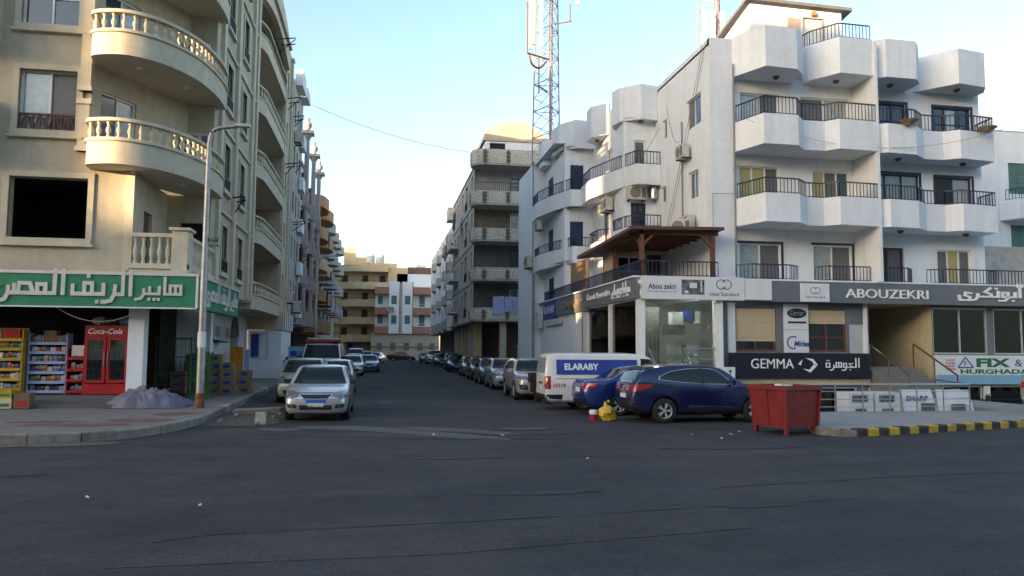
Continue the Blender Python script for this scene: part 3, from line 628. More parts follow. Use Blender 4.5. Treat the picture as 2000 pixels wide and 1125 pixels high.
# further left row -------------------------------------------------------
def simple_facade(root, P, u0, u1, z0, floors, fh, wins, m, wm_='glass', sur=None, frame='alu', top=.9):
    ops = [(u, z0+i*fh+a, u+w_, z0+i*fh+a+h) for i in range(floors) for (u, w_, a, h) in wins]
    MB().wall(P, u0, u1, z0, z0+floors*fh+top, ops, d=.2).build('wall', m, root)
    for o in ops:
        r = random.random()
        if r < .3: louver(root, P, *o, random.choice(['wood_shutter', 'wood_shutter', 'navy_shutter']))
        else: window(root, P, *o, frame, random.choice([('glass', 'screen_mesh'), ('glass', 'glass'), ('curtain_glass', 'glass')]))
def solid(root, x0, y0, z0, x1, y1, z1, m, name='body'): return MB().box(x0, y0, z0, x1, y1, z1).build(name, m, root)
def ac_unit(label, loc, rz=0, s=1.0, group=None):
    o = local('air_conditioner', label, 'air conditioner', loc, rz, group)       # faces -Y locally
    f = MB(); f.box(-.42*s,-.16*s,0,.42*s,.16*s,.6*s); f.build('casing', 'ac_white', o)
    f = MB(); f.lathe([(.24*s,-.175*s),(.24*s,-.16*s)], (-.1*s,0,.3*s), 16, 'Y'); f.box(.2*s,-.172*s,.08*s,.38*s,-.16*s,.52*s); f.build('fan_grille', 'dark_wall', o)
    f = MB()
    for k in range(6): f.box(-.32*s,-.182*s,(.1+.08*k)*s,.12*s,-.176*s,(.115+.08*k)*s)
    f.build('grille_bar', 'ac_white', o)
    f = MB(); f.box(-.36*s,-.16*s,-.05*s,-.31*s,.3*s,-.001); f.box(.31*s,-.16*s,-.05*s,.36*s,.3*s,-.001); f.build('bracket', 'iron', o)
    return o
ac_unit('white air conditioner on the second floor corner balcony beside the street lamp arm', (-6.5,27.9,8.75), 0)
ac_unit('white air conditioner on the upper corner balcony near the top left', (-6.6,27.9,12.0), 0)
ac_unit('air conditioner low on the white shop wall, nearer the lamp post', (-7.3,35.6,2.25), R(90), 1.15)
ac_unit('air conditioner low on the white shop wall, nearer the arched door', (-7.3,37.8,2.2), R(90), 1.2)
ac_unit('air conditioner high under the curved gable of the beige building', (-6.9,40.4,14.4), R(70), 1.3)

# ---- B: narrow plain block
b_ = thing('narrow_white_block', 'narrow pale plaster block between the beige building and the maroon columned one', 'building', (-9, 54, 0))
simple_facade(b_, EAST(-5.95), 51.05, 57, 4.0, 5, 3.0, [(51.8,.9,.9,1.4),(53.6,.8,.8,1.5),(55.2,1.0,.9,1.4)], 'grey_wall', top=.6)
solid(b_, -12, 51.05, 0, -7.3, 57, 4.0, 'grey_wall', 'ground_floor'); f = MB(); f.box(-12,51.05,3.8,-5.95,57,4.0); f.build('soffit', 'grey_wall', b_)
f = MB(); f.quad((-5.95,51.05,4),(-12,51.05,4),(-12,51.05,19.6),(-5.95,51.05,19.6)); f.quad((-5.95,51.05,19.5),(-12,51.05,19.5),(-12,57,19.5),(-5.95,57,19.5)); f.build('roof', 'grey_wall', b_)
for k in range(5):
    z = 4.0+3.0*k; f = MB(); f.box(-5.9,54.9,z+.0,-5.6,56.6,z+.9); f.build('balcony', 'white_wall', b_)
f = MB(); f.box(-6.0,52.0,19.5,-5.5,54.2,20.6); f.box(-6.0,54.5,19.5,-5.4,56.5,20.2); f.build('parapet', 'white_wall', b_)
# ---- C: maroon with columns
c_ = thing('columned_building', 'maroon and white building with tall round columns and urn finials on the left', 'building', (-9, 66, 0))
MB().wall(EAST(-6.4), 57.05, 76, 4.0, 18.4, [(u, 4.0+3.0*k+.4, u+2.2, 4.0+3.0*k+2.5) for k in range(4) for u in (58.0,62.6,68.4,72.6)], d=.2).build('wall', 'white_wall', c_)
for k in range(4):
    for u in (58.0,62.6,68.4,72.6): louver(c_, EAST(-6.4), u, 4.4+3.0*k, u+2.2, 6.5+3.0*k, 'maroon', name='maroon_panel')
    for u0, u1 in ((57.3,62.0),(62.9,68.2),(68.9,75.7)):
        pth = [(-6.4,u0),(-5.5,u0+.5),(-5.3,u0+1.6),(-5.3,u1-1.6),(-5.5,u1-.5),(-6.4,u1)]; z = 4.0+3.0*k
        f = MB(); f.prism(pth, z-.15, z+.05); band(f, pth, z+.05, z+.75, .12); band(f, pth, z+.75, z+.83, .16, .04); f.build('balcony', 'white_wall', c_)
for k in range(4):
    for u in (58.6,61.9,64.6,68.0,70.4): MB().box(-6.4,u,4.8+3.0*k,-5.15,u+.2,6.8+3.0*k).build('maroon_screen', 'maroon', c_)
for y, zt in ((60.6,18.6),(66.6,18.3),(72.2,18.0)):
    f = MB()
    for k in range(4):
        z = 4.0+3.0*k; z2 = z+3.0 if k < 3 else zt
        f.lathe([(.22,z+.95),(.2,z+1.1),(.18,z2-.55),(.2,z2-.45)], (-4.95,y,0), 10); f.box(-5.2,y-.25,z-.2,-4.7,y+.25,z+.95); f.lathe([(.22,z2-.45),(.38,z2-.2),(.38,z2-.12)], (-4.95,y,0), 10)
    co = f.build('column', 'pink_col', c_, smooth=True, angle=35)
    f = MB(); f.box(-5.45,y-.5,zt-.12,-4.45,y+.5,zt+.12); f.lathe([(.2,zt+.12),(.16,zt+.3),(.34,zt+.55),(.3,zt+.8),(.12,zt+.95),(.17,zt+1.1),(.05,zt+1.3)], (-4.95,y,0), 10); f.build('finial', 'pink_col', co, smooth=True, angle=50)
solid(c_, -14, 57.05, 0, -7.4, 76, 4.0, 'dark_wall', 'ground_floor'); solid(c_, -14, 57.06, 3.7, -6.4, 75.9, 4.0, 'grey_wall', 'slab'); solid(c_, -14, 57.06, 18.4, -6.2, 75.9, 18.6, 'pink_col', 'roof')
f = MB(); n = 10; arc = [(61.2+1.1*math.cos(math.pi*i/n), 2.6+1.2*math.sin(math.pi*i/n)) for i in range(n+1)]
for (y0,z0),(y1,z1) in zip(arc, arc[1:]): f.bar((-6.2,y0,z0),(-6.2,y1,z1),.35)
f.bar((-6.2,62.3,.1),(-6.2,62.3,2.6),.35); f.bar((-6.2,60.1,.1),(-6.2,60.1,2.6),.35); f.build('entrance_arch', 'white_wall', c_)
# ---- D: orange curved balconies
d_ = thing('orange_balcony_building', 'orange and beige building with rounded balconies in the left row', 'building', (-9, 84, 0))
simple_facade(d_, EAST(-6.3), 76.05, 92, 3.6, 4, 3.1, [(77.5,1.6,.3,2.1),(82,1.3,.9,1.4),(86,1.6,.3,2.1)], 'cream_dark', top=.8)
solid(d_, -14, 76.05, 0, -7.2, 92, 3.6, 'brown_wall', 'ground_floor'); solid(d_, -14, 76.06, 3.3, -6.3, 91.9, 3.6, 'cream_dark', 'slab'); solid(d_, -14, 76.06, 16.4, -6.1, 91.9, 16.8, 'orange_wall', 'roof')
for k in range(5):
    for u0 in (76.6, 84.5):
        z = 3.6+3.1*k; pth = [(q.x, q.y) for q in smooth_path([(-6.3,u0,0),(-5.0,u0+.5,0),(-4.55,u0+2.5,0),(-4.55,u0+4,0),(-5.0,u0+6,0),(-6.3,u0+6.5,0)], 3)]
        f = MB(); f.prism(pth, z-.15, z+.05); band(f, pth, z+.05, z+1.0, .12); f.build('balcony', 'orange_wall' if k != 2 else 'cream', d_)
# ---- E: grey row with angular balconies
for idx, (y0, y1, nm, zt) in enumerate(((92.05,106,'grey concrete building with angular balconies, nearer of two at the end of the left row',5),(106.05,124,'grey concrete building with angular balconies, farthest in the left row',5))):
    e_ = thing('grey_balcony_building', nm, 'building', (-9, (y0+y1)/2, 0), group=None)
    simple_facade(e_, EAST(-6.4), y0, y1, 3.6, 4, 3.1, [(y0+2,1.4,.3,2.1),(y0+6,1.2,.9,1.3),(y0+10,1.4,.3,2.1)], 'grey_wall', top=.8)
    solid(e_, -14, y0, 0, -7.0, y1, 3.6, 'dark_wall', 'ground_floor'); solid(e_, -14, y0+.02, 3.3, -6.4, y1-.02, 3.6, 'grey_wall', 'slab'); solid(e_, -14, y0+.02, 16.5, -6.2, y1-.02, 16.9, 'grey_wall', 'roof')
    e_.location.x -= 1.0
    for k in range(1, 5):
        for u in (y0+.8, y0+8.2):
            z = 3.6+3.1*k-.1; pth = [(-6.4,u),(-5.3,u+.5),(-4.7,u+1.5),(-4.7,u+3.2),(-5.3,u+4.2),(-6.4,u+4.7)]; f = MB(); f.prism(pth, z-.15, z+.05); band(f, pth, z+.05, z+1.0, .12); f.build('balcony', 'plaster_grey' if (k+idx) % 2 else 'grey_wall', e_)
ba = thing('added_shade_block', 'added grey block, mostly hidden, keeping sun off the yellow building', 'building', (-20,110,0)); solid(ba, -34, 60, 0, -14.2, 131, 19.5, 'grey_wall'); solid(ba, -14.2, 124.1, 0, -8.2, 131, 18.0, 'grey_wall', 'added_wing')  # mostly hidden mass added to block low sun from the yellow end building
# washing, poles and AC on the left row
for i, (y, z, l) in enumerate(((47.2,17.0,1.5),(47.0,12.9,1.3),(51.4,10.1,1.6),(52.2,14.2,1.2),(50.6,16.9,1.4),(31.4,7.8,1.2),(43.0,19.0,1.6),(58.5,8.8,1.4))):
    f = MB(); f.bar((-5.9,y,z),(-5.4+l-1.2,y-.2,z+.05),.05); f.bar((-5.9,y+.6,z-.5),(-5.4+l-1.2,y-.1,z+.02),.035); f.bar((-5.9,y+.9,z),(-5.5+l-1.2,y+.7,z+.05),.05); single(f, 'drying_bracket', 'iron', f"drying bracket on the left row, {['lower of the pair on the beige building end','middle one on the beige building end','lowest on the pale block','upper on the pale block','beside the roof of the beige building','near the lamp head','topmost by the gable','nearest the round columns'][i]}", 'bracket', 'drying brackets on the left facades')
ac_unit('air conditioner on the ground level overhang of the pale block, nearer one', (-5.7,50.2,4.75), R(90), 1.2); ac_unit('air conditioner on the overhang beside the columned building, farther one', (-5.6,53.6,4.3), R(90), 1.3); ac_unit('air conditioner high on the narrow pale block', (-5.7,52.4,15.6), R(90), 1.3)
for i, (x, y, z, m_, hh, ww) in enumerate(((-5.5,80.5,12.3,'cloth_purple',1.6,1.6),(-5.5,88.5,6.0,'cloth_white',2.4,2.2),(-5.5,79.5,5.8,'cloth_dark',2.0,1.8),(-5.45,84,9.2,'cloth_dark',1.0,1.6),(-5.6,97,6.2,'cloth_blue',2.2,1.6),(-5.6,110,6.0,'cloth_blue',1.8,2.0))):
    f = MB(); rows = [[(x+.06*math.sin(j*1.9+k), y+ww*j/8, z+hh*(1-k/4)) for j in range(9)] for k in range(5)]; f.grid(rows); f2 = f
    single(f, 'hanging_laundry', m_, ['purple awning cloth hung on an orange balcony','white sheets hung over a low orange balcony','dark clothes hung on the lowest orange balcony near the columns','dark laundry on a middle orange balcony','blue laundry on the nearer grey balcony building','blue laundry on the farthest grey balcony building'][i], 'laundry', smooth=True)

for q in (c_, d_): q.location.x -= 1.0
# site shop next to the arch, notice board
s_ = thing('corner_kiosk', 'white kiosk with a window and dark fascia under the left overhang', 'kiosk', (-7, 48, .17))
f = MB(); f.box(-7.6,46.25,.17,-5.7,46.4,2.9); f.box(-5.85,46.4,.17,-5.7,51,2.9); f.build('wall', 'white_wall', s_)
f = MB(); f.box(-7.6,46.2,2.95,-5.6,46.42,3.96); f.build('fascia', 'shutter_beige', s_); f = MB(); f.box(-5.68,46.5,2.95,-5.6,51.2,3.95)
f.build('side_fascia', 'sign_white', s_)
window(s_, FRONT(46.24), -7.4, 1.3, -6.4, 2.75, 'alu', ('sign_blue', 'curtain_glass'), d=0)
MB().box(-7.35,46.17,1.4,-6.95,46.2,2.7).build('poster', 'sign_blue', s_)
f = MB()
for k in range(5): f.box(-5.58,46.5+k*.95,2.95,-5.56,46.56+k*.95,3.95)
f.build('fascia_bar', 'iron', s_)
n_ = thing('notice_board', 'pale blue printed notice board standing on the left pavement', 'sign board', (-4.6, 46.5, .17))
f = MB(); f.box(-5.35,46.9,.5,-4.15,46.96,2.0); f.build('board', 'ink_cyan', n_); f = MB(); f.box(-5.3,46.92,.17,-5.24,46.98,.5); f.box(-4.26,46.92,.17,-4.2,46.98,.5); f.build('leg', 'iron', n_)
f = MB()
for r_ in range(3):
    f.box(-5.25,46.88,.6+.42*r_,-4.85,46.899,.9+.42*r_)
    for q in range(3): f.box(-4.75,46.88,.62+.42*r_+.1*q,-4.25,46.899,.66+.42*r_+.1*q)
f.build('print', 'ink_blue', n_)
M['bush'] = mat('bush', (.03,.028,.02), .9, var=.5, scale=6)
f = MB()
for i in range(160):
    p0 = Vector((-5.3+random.gauss(0,.16), 48+random.gauss(0,.25), .6+random.random()*.75)); a = Vector((random.gauss(0,1),random.gauss(0,1),random.gauss(0,1))).normalized()*.11; b = a.cross(Vector((random.gauss(0,1),random.gauss(0,1),1))).normalized()*.05
    f.quad(p0-a, p0+b, p0+a, p0-b)
pt_ = thing('potted_plant', 'dark potted shrub beside the notice board', 'plant', (-5.3,48,.17)); f.build('foliage', 'bush', pt_); MB().lathe([(.2,.17),(.28,.6),(.26,.6),(.2,.55)], (-5.3,48,0), 10).build('pot', 'kerb_pale', pt_)
for i, (x, y, h, lab) in enumerate(((-4.7,58,8.6,'slim grey street pole beside the columned building'),(-4.6,90,7.5,'slim grey street pole far down the left pavement'))):
    f = MB(); f.tube([(x,y,.15),(x,y,h)], [.09,.06], 8); f.tube([(x,y,h-.2),(x+.6,y,h+.1),(x+1.5,y,h+.15)], .035, 6); single(f, 'street_pole', 'galv', lab, 'street pole')

# ============================================================ END OF THE STREET
h_ = thing('yellow_apartment_building', 'yellow apartment building with wrap-around balconies closing the street', 'building', (-2, 136, 0))
yH = 131.0; solid(h_, -12, yH+2.0, 0, 4.3, 146, 15.6, 'cream', 'body')
f = MB(); f.wall(FRONT(yH), 1.0, 4.3, 0, 15.6, [(2.1,11.6,3.1,13.0),(2.1,8.2,3.1,9.4)]); f.quad((4.3,yH,0),(4.3,yH+2,0),(4.3,yH+2,15.6),(4.3,yH,15.6)); f.quad((1,yH,0),(1,yH+2,0),(1,yH+2,15.6),(1,yH,15.6)); f.quad((1,yH,15.6),(4.3,yH,15.6),(4.3,yH+2,15.6),(1,yH+2,15.6)); f.build('side_wing', 'cream', h_)
for z0 in (11.6, 8.2): window(h_, FRONT(yH), 2.1, z0, 3.1, z0+1.3, 'white_frame', ('curtain_glass','curtain_glass'), d=.05)
pth = [(q.x, q.y) for q in smooth_path([(-8.5,yH+2.3,0),(-6.2,yH+.6,0),(-4.6,yH-.3,0),(-2,yH-.5,0),(1.0,yH-.5,0)], 4)]
for k in range(5):
    z = 3.2+2.95*k; f = MB(); f.prism(pth+[(1.0,yH+2.1),(-8.5,yH+2.4)], z-.15, z+.05); band(f, pth, z+.05, z+1.0, .15); bo = f.build('balcony', 'cream', h_)
    if k < 4:
        f = MB(); band(f, pth, z+1.3, z+1.36, .05); f.build('rail', 'iron', bo)
        for u in (-6.2,-2.8,.1): louver(h_, FRONT(yH+1.98), u-.5, z+.3, u+.5, z+2.3, 'wood_shutter', d=-.06)
f = MB(); f.box(-6.5,yH+3,15.6,-4.6,yH+6,19.3); f.box(-4.6,yH+3,15.6,-2.2,yH+6,17.6); f.box(-2.2,yH+2.2,15.6,2.5,yH+6,16.6); f.build('roof_room', 'cream', h_)
f = MB(); f.box(-5.6,yH+1.9,.0,-3.6,yH+1.99,2.8); f.box(-7.6,yH+1.9,0,-6.4,yH+1.99,2.8); f.build('shop_door', 'glass_blue', h_); f = MB(); f.box(-2.2,yH+1.85,.6,-1.2,yH+1.98,3.0); f.build('shop_panel', 'yellow_paint', h_)
for i, x in enumerate((-2.0,-.4)):
    o = thing('water_tank', ['white rooftop water tank on the yellow building, left one','white rooftop water tank on the yellow building, right one'][i], 'water tank', (x, yH+3.2, 16.6))
    MB().lathe([(.7,16.6),(.74,17.0),(.7,17.9),(.5,18.2),(.2,18.3)], (x,yH+3.2,0), 14).build('barrel', 'tank_white', o, smooth=True); MB().lathe([(.22,18.3),(.22,18.4)], (x,yH+3.2,0), 10).build('lid', 'tank_white', o)
i_ = thing('white_terracotta_building', 'white building with terracotta balconies and teal shutters at the street end', 'building', (4, 130, 0))
yI = 127.0; solid(i_, -1.0, yI+1.4, 4.6, 9.0, yI+12, 12.3, 'white_fresh', 'body')
solid(i_, -1.6, yI+.6, 0, 9.5, yI+12, 4.6, 'sand_wall', 'ground_floor')
f = MB(); f.box(1.2,yI,4.4,2.95,yI+1.4,12.9); f.box(3.25,yI,4.4,5.1,yI+1.4,12.9); f.box(2.95,yI+.3,4.4,3.25,yI+1.4,12.7); f.build('stair_tower', 'white_fresh', i_)
f = MB(); f.box(2.86,yI-.03,4.4,2.97,yI+.2,12.9); f.box(3.23,yI-.03,4.4,3.34,yI+.2,12.9); f.box(5.0,yI-.03,4.4,5.12,yI+.2,12.9); f.build('tower_stripe', 'terracotta', i_)
for z in (6.0, 9.2):
    for x in (1.6, 3.8): louver(i_, FRONT(yI), x, z, x+.85, z+1.4, 'teal_shutter', d=-.05, slats=6)
    louver(i_, FRONT(yI+1.4), 6.2, z-.3, 7.1, z+1.5, 'teal_shutter', d=-.05, slats=6); louver(i_, FRONT(yI+1.4), -.6, z, .2, z+1.4, 'teal_shutter', d=-.05, slats=6)
for z in (4.4, 7.5, 10.9):
    for x0, x1 in ((-1.1,1.2),(5.1,9.0)):
        bo = MB().box(x0, yI+.1, z, x1, yI+1.38, z+1.15).build('balcony', 'terracotta', i_)
        if z < 10: rail(bo, [(x0,yI+.15),(x1,yI+.15)], z+1.15, z+1.7, 'alu', gap=.3)
f = MB(); f.box(-1.62,yI+.55,2.0,9.5,yI+.6,2.35); f.build('wall_stripe', 'terracotta', i_)
for x in (-.6,1.6,3.8,6.0,8.0): f = MB(); f.box(x,yI+.5,1.7,x+.8,yI+.6,2.9); f.build('window', 'photo_dark', i_)
solid(i_, 2.5, yI+4, 12.3, 9, yI+11, 14.6, 'white_fresh', 'upper_storey'); solid(i_, 4.4, yI+8, 14.6, 9, yI+12, 16.2, 'brown_wall', 'roof_room'); solid(i_, 6, yI+8.5, 16.2, 7.6, yI+11, 17.6, 'white_fresh', 'stair_head')
ac_unit('air conditioner on the white stair tower at the street end', (1.5,yI-.4,8.0), 0, 1.3)
f = MB(); f.prism([(-4,yI-2.0),(9,yI-2.0),(9,yI+.6),(-4,yI+.6)], 0, .14); struct(f, 'end_pavement', 'pave')

# ============================================================ RIGHT ROW
r_ = thing('brick_balcony_building', 'grey building with white and brown brick balconies and a domed roof room', 'building', (10, 66, 0))
XF, YF = 7.0, 57.6
bands = [(4.15,5.05),(7.2,8.1),(10.2,11.1),(13.0,14.0),(16.1,17.2)]
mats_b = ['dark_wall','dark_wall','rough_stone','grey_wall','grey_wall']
for k, (z0, z1) in enumerate(bands):
    z2 = bands[k+1][0] if k < 4 else 17.2
    if k < 4:
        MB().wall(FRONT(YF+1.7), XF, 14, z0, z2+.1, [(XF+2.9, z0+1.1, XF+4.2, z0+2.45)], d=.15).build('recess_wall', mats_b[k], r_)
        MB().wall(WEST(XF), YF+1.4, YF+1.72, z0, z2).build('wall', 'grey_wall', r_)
        window(r_, FRONT(YF+1.7), XF+2.9, z0+1.1, XF+4.2, z0+2.45, 'white_frame' if k in (0,2) else 'iron', ('curtain_glass','curtain_glass') if k == 2 else ('glass','glass'), d=.05, rows=2)
    pth = [(XF+.05,YF+1.5),(XF-.35,YF+1.1),(XF-.35,YF+.3),(XF+.0,YF-.35),(XF+.75,YF-.5),(14,YF-.5)]
    f = MB(); f.prism(pth+[(14,YF+1.69),(XF+.05,YF+1.69)], z0-.12, z0+.1); band(f, pth, z0+.1, z1, .16); bo = f.build('balcony', 'plaster_grey', r_)
    f = MB(); rows_ = int((z1-z0-.06)/.14)
    for rr in range(rows_):
        zz = z0+.03+rr*.14
        for (a, b) in zip(pth, pth[1:]):
            a, b = Vector((*a,0)), Vector((*b,0)); L = (b-a).length; t = (b-a)/L; q = Vector((t.y,-t.x,0)); s0 = 0 if rr % 2 == 0 else .16
            while s0 < L-.05:
                e = min(s0+.31, L-.01); f.bar(a+t*s0+q*.012+Z*(zz+.06), a+t*e+q*.012+Z*(zz+.06), .05+random.uniform(0,.03), .115); s0 += .335
    tag(f.build('facing_bricks', 'brick_white', bo), kind='stuff')
    f = MB()
    for xx in (XF+.55, XF+2.35):
        for rr in range(rows_):
            ww = .34 if rr % 2 else .22; zz = z0+.03+rr*.14; f.box(xx-ww/2, YF-.60, zz, xx+ww/2, YF-.52, zz+.125)
    for rr in range(rows_): ww = .5 if rr % 2 else .3; zz = z0+.03+rr*.14; f.box(XF-.42, YF+.7-ww/2, zz, XF-.36, YF+.7+ww/2, zz+.125)
    f.build('quoin', 'brick_brown', bo)
    if k in (3,): rail(bo, [(XF+.1,YF-.3),(XF+.75,YF-.42),(14,YF-.42)], z1, z1+.62, gap=.16)
    if k in (0,): rail(bo, [(XF+.1,YF-.3),(XF+.75,YF-.42),(XF+2.4,YF-.42)], z1, z1+.75, gap=.16)
w4 = []
for k in range(4):
    z = 4.3+3.02*k
    w4 += [(YF+2.6,z+.9,YF+3.6,z+2.4),(YF+6.4,z+.3,YF+8.2,z+2.4),(YF+9.6,z+.8,YF+11,z+2.3),(YF+13.6,z+.8,YF+14.7,z+2.2),(YF+16,z+.8,YF+17.2,z+2.2)]
MB().wall(WEST(XF), YF+1.72, YF+19, 4.1, 16.1, w4, d=.3).build('wall', 'plaster_grey', r_)
for i, o in enumerate(w4):
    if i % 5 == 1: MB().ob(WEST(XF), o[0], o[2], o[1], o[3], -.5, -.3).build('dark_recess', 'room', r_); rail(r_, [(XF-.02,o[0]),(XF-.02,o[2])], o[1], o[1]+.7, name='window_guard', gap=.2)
    else: window(r_, WEST(XF), *o, 'alu', ('glass','screen_mesh') if i % 3 else ('glass','curtain_glass'), d=.2)
f = MB()
for k in range(5): z = 4.15+3.02*k; f.ob(WEST(XF), YF+1.75, YF+18.9, z-.06, z+.06, -.02, .06)
for y in (YF+5.2, YF+12.4): f.ob(WEST(XF), y-.12, y+.12, 4.1, 16.1, -.02, .05)
f.build('string_course', 'grey_wall', r_)
for k in range(3):
    z = 5.2+3.02*k; f = MB(); f.box(XF-.8,YF+13.2,z,XF-.02,YF+17.6,z+.15); f.box(XF-.8,YF+13.2,z+.15,XF-.7,YF+17.6,z+.9); bo = f.build('balcony', 'brick_white', r_)
solid(r_, XF+.02, YF+2.2, 16.0, 14, YF+18.9, 16.2, 'grey_wall', 'roof'); solid(r_, XF+2.2, YF+2.5, 0, 14, YF+18.9, 4.1, 'brown_wall', 'ground_floor'); solid(r_, XF-.2, YF-.3, 3.95, 14, YF+18.9, 4.12, 'dark_wall', 'slab')
for i in range(6): f = MB(); y = YF+1.9+3.1*i; f.box(XF+.15,y,.13,XF+.75,y+.6,3.95); f.build('pillar', 'plaster_grey' if i % 2 else 'cream_dark', r_)
for i in range(2): f = MB(); x = XF+1.9+1.9*i; f.box(x,YF+.1,.13,x+.5,YF+.6,3.95); f.build('pillar', 'plaster_grey', r_)
f = MB(); f.box(XF+3.2,YF-1.6,.0,14,YF-.2,2.1); f.build('low_wall', 'plaster_grey', r_); f = MB(); f.box(XF+3.0,YF-1.8,2.1,14,YF-.1,2.2); f.build('low_roof', 'galv', r_)
# white roof room with vault
f = MB(); x0, x1, zb, n = 7.75, 12.3, 17.2, 14
f.wall(FRONT(YF+.9), x0, x1, 16.2, 18.2, [(x0+.35,17.25,x0+1.6,18.05)], d=.2); f.box(x0,YF+1.2,16.2,x1,YF+9,18.2); f.build('roof_room', 'white_wall', r_)
MB().ob(FRONT(YF+.9), x0+.35, x0+1.6, 17.25, 18.05, -.24, -.2).build('window', 'black', r_)
def vault(root, x0, x1, y0, y1, z0, rise, m):
    f = MB(); n = 16; arc = [((x0+x1)/2-(x1-x0)/2*math.cos(math.pi*i/n), z0+rise*math.sin(math.pi*i/n)**.8) for i in range(n+1)]
    vs = [(x,y,z) for y in (y0,y1) for x,z in arc]; m_ = n+1
    f.add(vs, [(i,i+1,m_+i+1,m_+i) for i in range(n)]+[tuple(range(m_))[::-1], tuple(range(m_,2*m_))]); return f.build('vault', m, root, smooth=True, angle=50)
vault(r_, x0-.15, x1+.15, YF+.8, YF+9, 18.2, 1.6, 'sand_wall'); vault(r_, x1+.2, x1+5, YF+.8, YF+9, 18.0, 1.6, 'sand_wall')
g_ = thing('far_grey_block', 'pale grey block with stacked balconies, farthest of the right row', 'building', (9, 95, 0))
MB().wall(WEST(XF+.3), 79.5, 116, 4.0, 15.2, [(y, 4.1+2.85*k+.8, y+1.3, 4.1+2.85*k+2.2) for k in range(4) for y in (80.5,83.5,88,92.5,97,102,108)], d=.25).build('wall', 'white_wall', g_)
for k in range(4):
    for i, y in enumerate((80.5,83.5,88,92.5,97,102,108)):
        o = (y, 4.1+2.85*k+.8, y+1.3, 4.1+2.85*k+2.2)
        if (i+k) % 3: window(g_, WEST(XF+.3), *o, 'alu', ('glass','glass'))
        else: louver(g_, WEST(XF+.3), *o)
    for y in (86.5, 95.5, 104.5):
        f = MB(); z = 4.1+2.85*k; f.prism([(XF+.3,y),(XF+.0,y+.5),(XF-.15,y+1.6),(XF-.15,y+3),(XF+.0,y+4),(XF+.3,y+4.5)], z, z+1.0); f.build('balcony', 'grey_wall', g_)
    f = MB(); z = 4.1+2.85*k; f.box(XF-.5,77.2,z,14,79.4,z+.95); bo = f.build('end_balcony', 'brick_white', g_); f = MB(); 
    for rr in range(6): ww = .5 if rr % 2 else .3; f.box(XF-.56,78.3-ww/2,z+.05+rr*.15,XF-.5,78.3+ww/2,z+.18+rr*.15); f.box(XF+.6-ww/2,77.14,z+.05+rr*.15,XF+.6+ww/2,77.2,z+.18+rr*.15)
    f.build('quoin', 'brick_brown', bo)
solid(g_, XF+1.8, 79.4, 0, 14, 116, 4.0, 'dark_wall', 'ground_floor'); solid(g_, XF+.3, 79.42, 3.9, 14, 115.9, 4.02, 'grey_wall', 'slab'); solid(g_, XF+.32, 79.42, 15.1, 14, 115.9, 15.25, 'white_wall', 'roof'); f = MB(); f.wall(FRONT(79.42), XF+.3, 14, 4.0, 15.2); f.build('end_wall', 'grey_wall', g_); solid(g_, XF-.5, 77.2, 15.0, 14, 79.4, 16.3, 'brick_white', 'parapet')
# laundry on the right row
L_ = thing('laundry_line', 'pale blue and dark clothes drying on the lowest brick balcony', 'laundry', (9.5, 57, 4.5))
for (x0, x1, z0, m_) in ((8.25,9.1,4.55,'cloth_blue'),(9.15,9.75,4.75,'cloth_blue'),(9.78,10.4,4.6,'cloth_blue'),(10.42,11.0,5.05,'cloth_blue'),(11.05,12.2,4.6,'cloth_dark')):
    f = MB(); f.grid([[(x0+(x1-x0)*j/6, 56.98+.05*math.sin(j*2.3+k*.4), 5.9-(5.9-z0)*k/5-.03*math.sin(j)) for j in range(7)] for k in range(6)]); f.build('garment', m_, L_, smooth=True)
f = MB(); f.grid([[(10.6+.9*j/4, 56.93+.04*math.sin(j*2), 4.6-.55*k/3) for j in range(5)] for k in range(4)]); f.build('red_garment', 'cloth_red', L_, smooth=True)
MB().tube(sag((7.6,57.0,5.93),(12.3,57.0,5.93),.03,6), .012, 4).build('line', 'cable', L_)
for (x, y, z, m_, lab) in ((6.3,67.6,12.6,'cloth_purple','purple clothes hanging high on the brick building side'),(6.1,75.0,7.8,'cloth_white','pale laundry on a side balcony of the brick building'),(6.1,74.6,10.6,'cardboard','tan cloth hung on an upper side balcony of the brick building')):
    f = MB(); f.grid([[(x+.08*math.sin(j*2.1+k), y+1.6*j/7, z+1.5*(1-k/4)) for j in range(8)] for k in range(5)]); single(f, 'hanging_laundry', m_, lab, 'laundry', smooth=True)

# ============================================================ WHITE CORNER BUILDING (right)
W_ = thing('white_corner_building', 'white four storey corner building with faceted balconies and showroom signs below', 'building', (19, 36, 0))
fW = FRONT(29.0)
doors = [ # u0,z0,u1,z1, frame, panes
 (14.43,10.3,16.19,12.58,'white_frame',('curtain_glass','screen_mesh')),(17.14,10.3,19.32,12.56,'white_frame',('screen_mesh','curtain_glass')),
 (14.35,7.25,16.11,9.5,'white_frame',('yellow_pane','yellow_pane','screen_mesh')),(17.62,7.25,19.3,9.45,'white_frame',('yellow_pane','screen_mesh','teal_pane')),
 (14.3,4.3,16.13,6.3,'white_frame',('curtain_glass','screen_mesh')),(17.56,4.3,19.33,6.32,'white_frame',('curtain_glass','screen_mesh')),
 (20.2,10.3,22.04,12.54,'navy',('glass','glass','glass')),(23.36,10.3,25.19,12.52,'navy',('glass','curtain_glass','glass')),
 (20.2,7.25,22.57,9.47,'navy',('curtain_glass','curtain_glass','curtain_glass')),(23.33,7.25,25.11,9.44,'navy',('glass','curtain_glass')),
 (20.3,4.3,21.72,6.3,'brown_wood',('glass','screen_mesh')),(23.3,4.3,24.95,6.27,'white_frame',('screen_mesh','yellow_pane','screen_mesh')),]
f = MB(); f.wall(fW, 13.4, 25.6, 4.0, 13.35, [d[:4] for d in doors], d=.22)
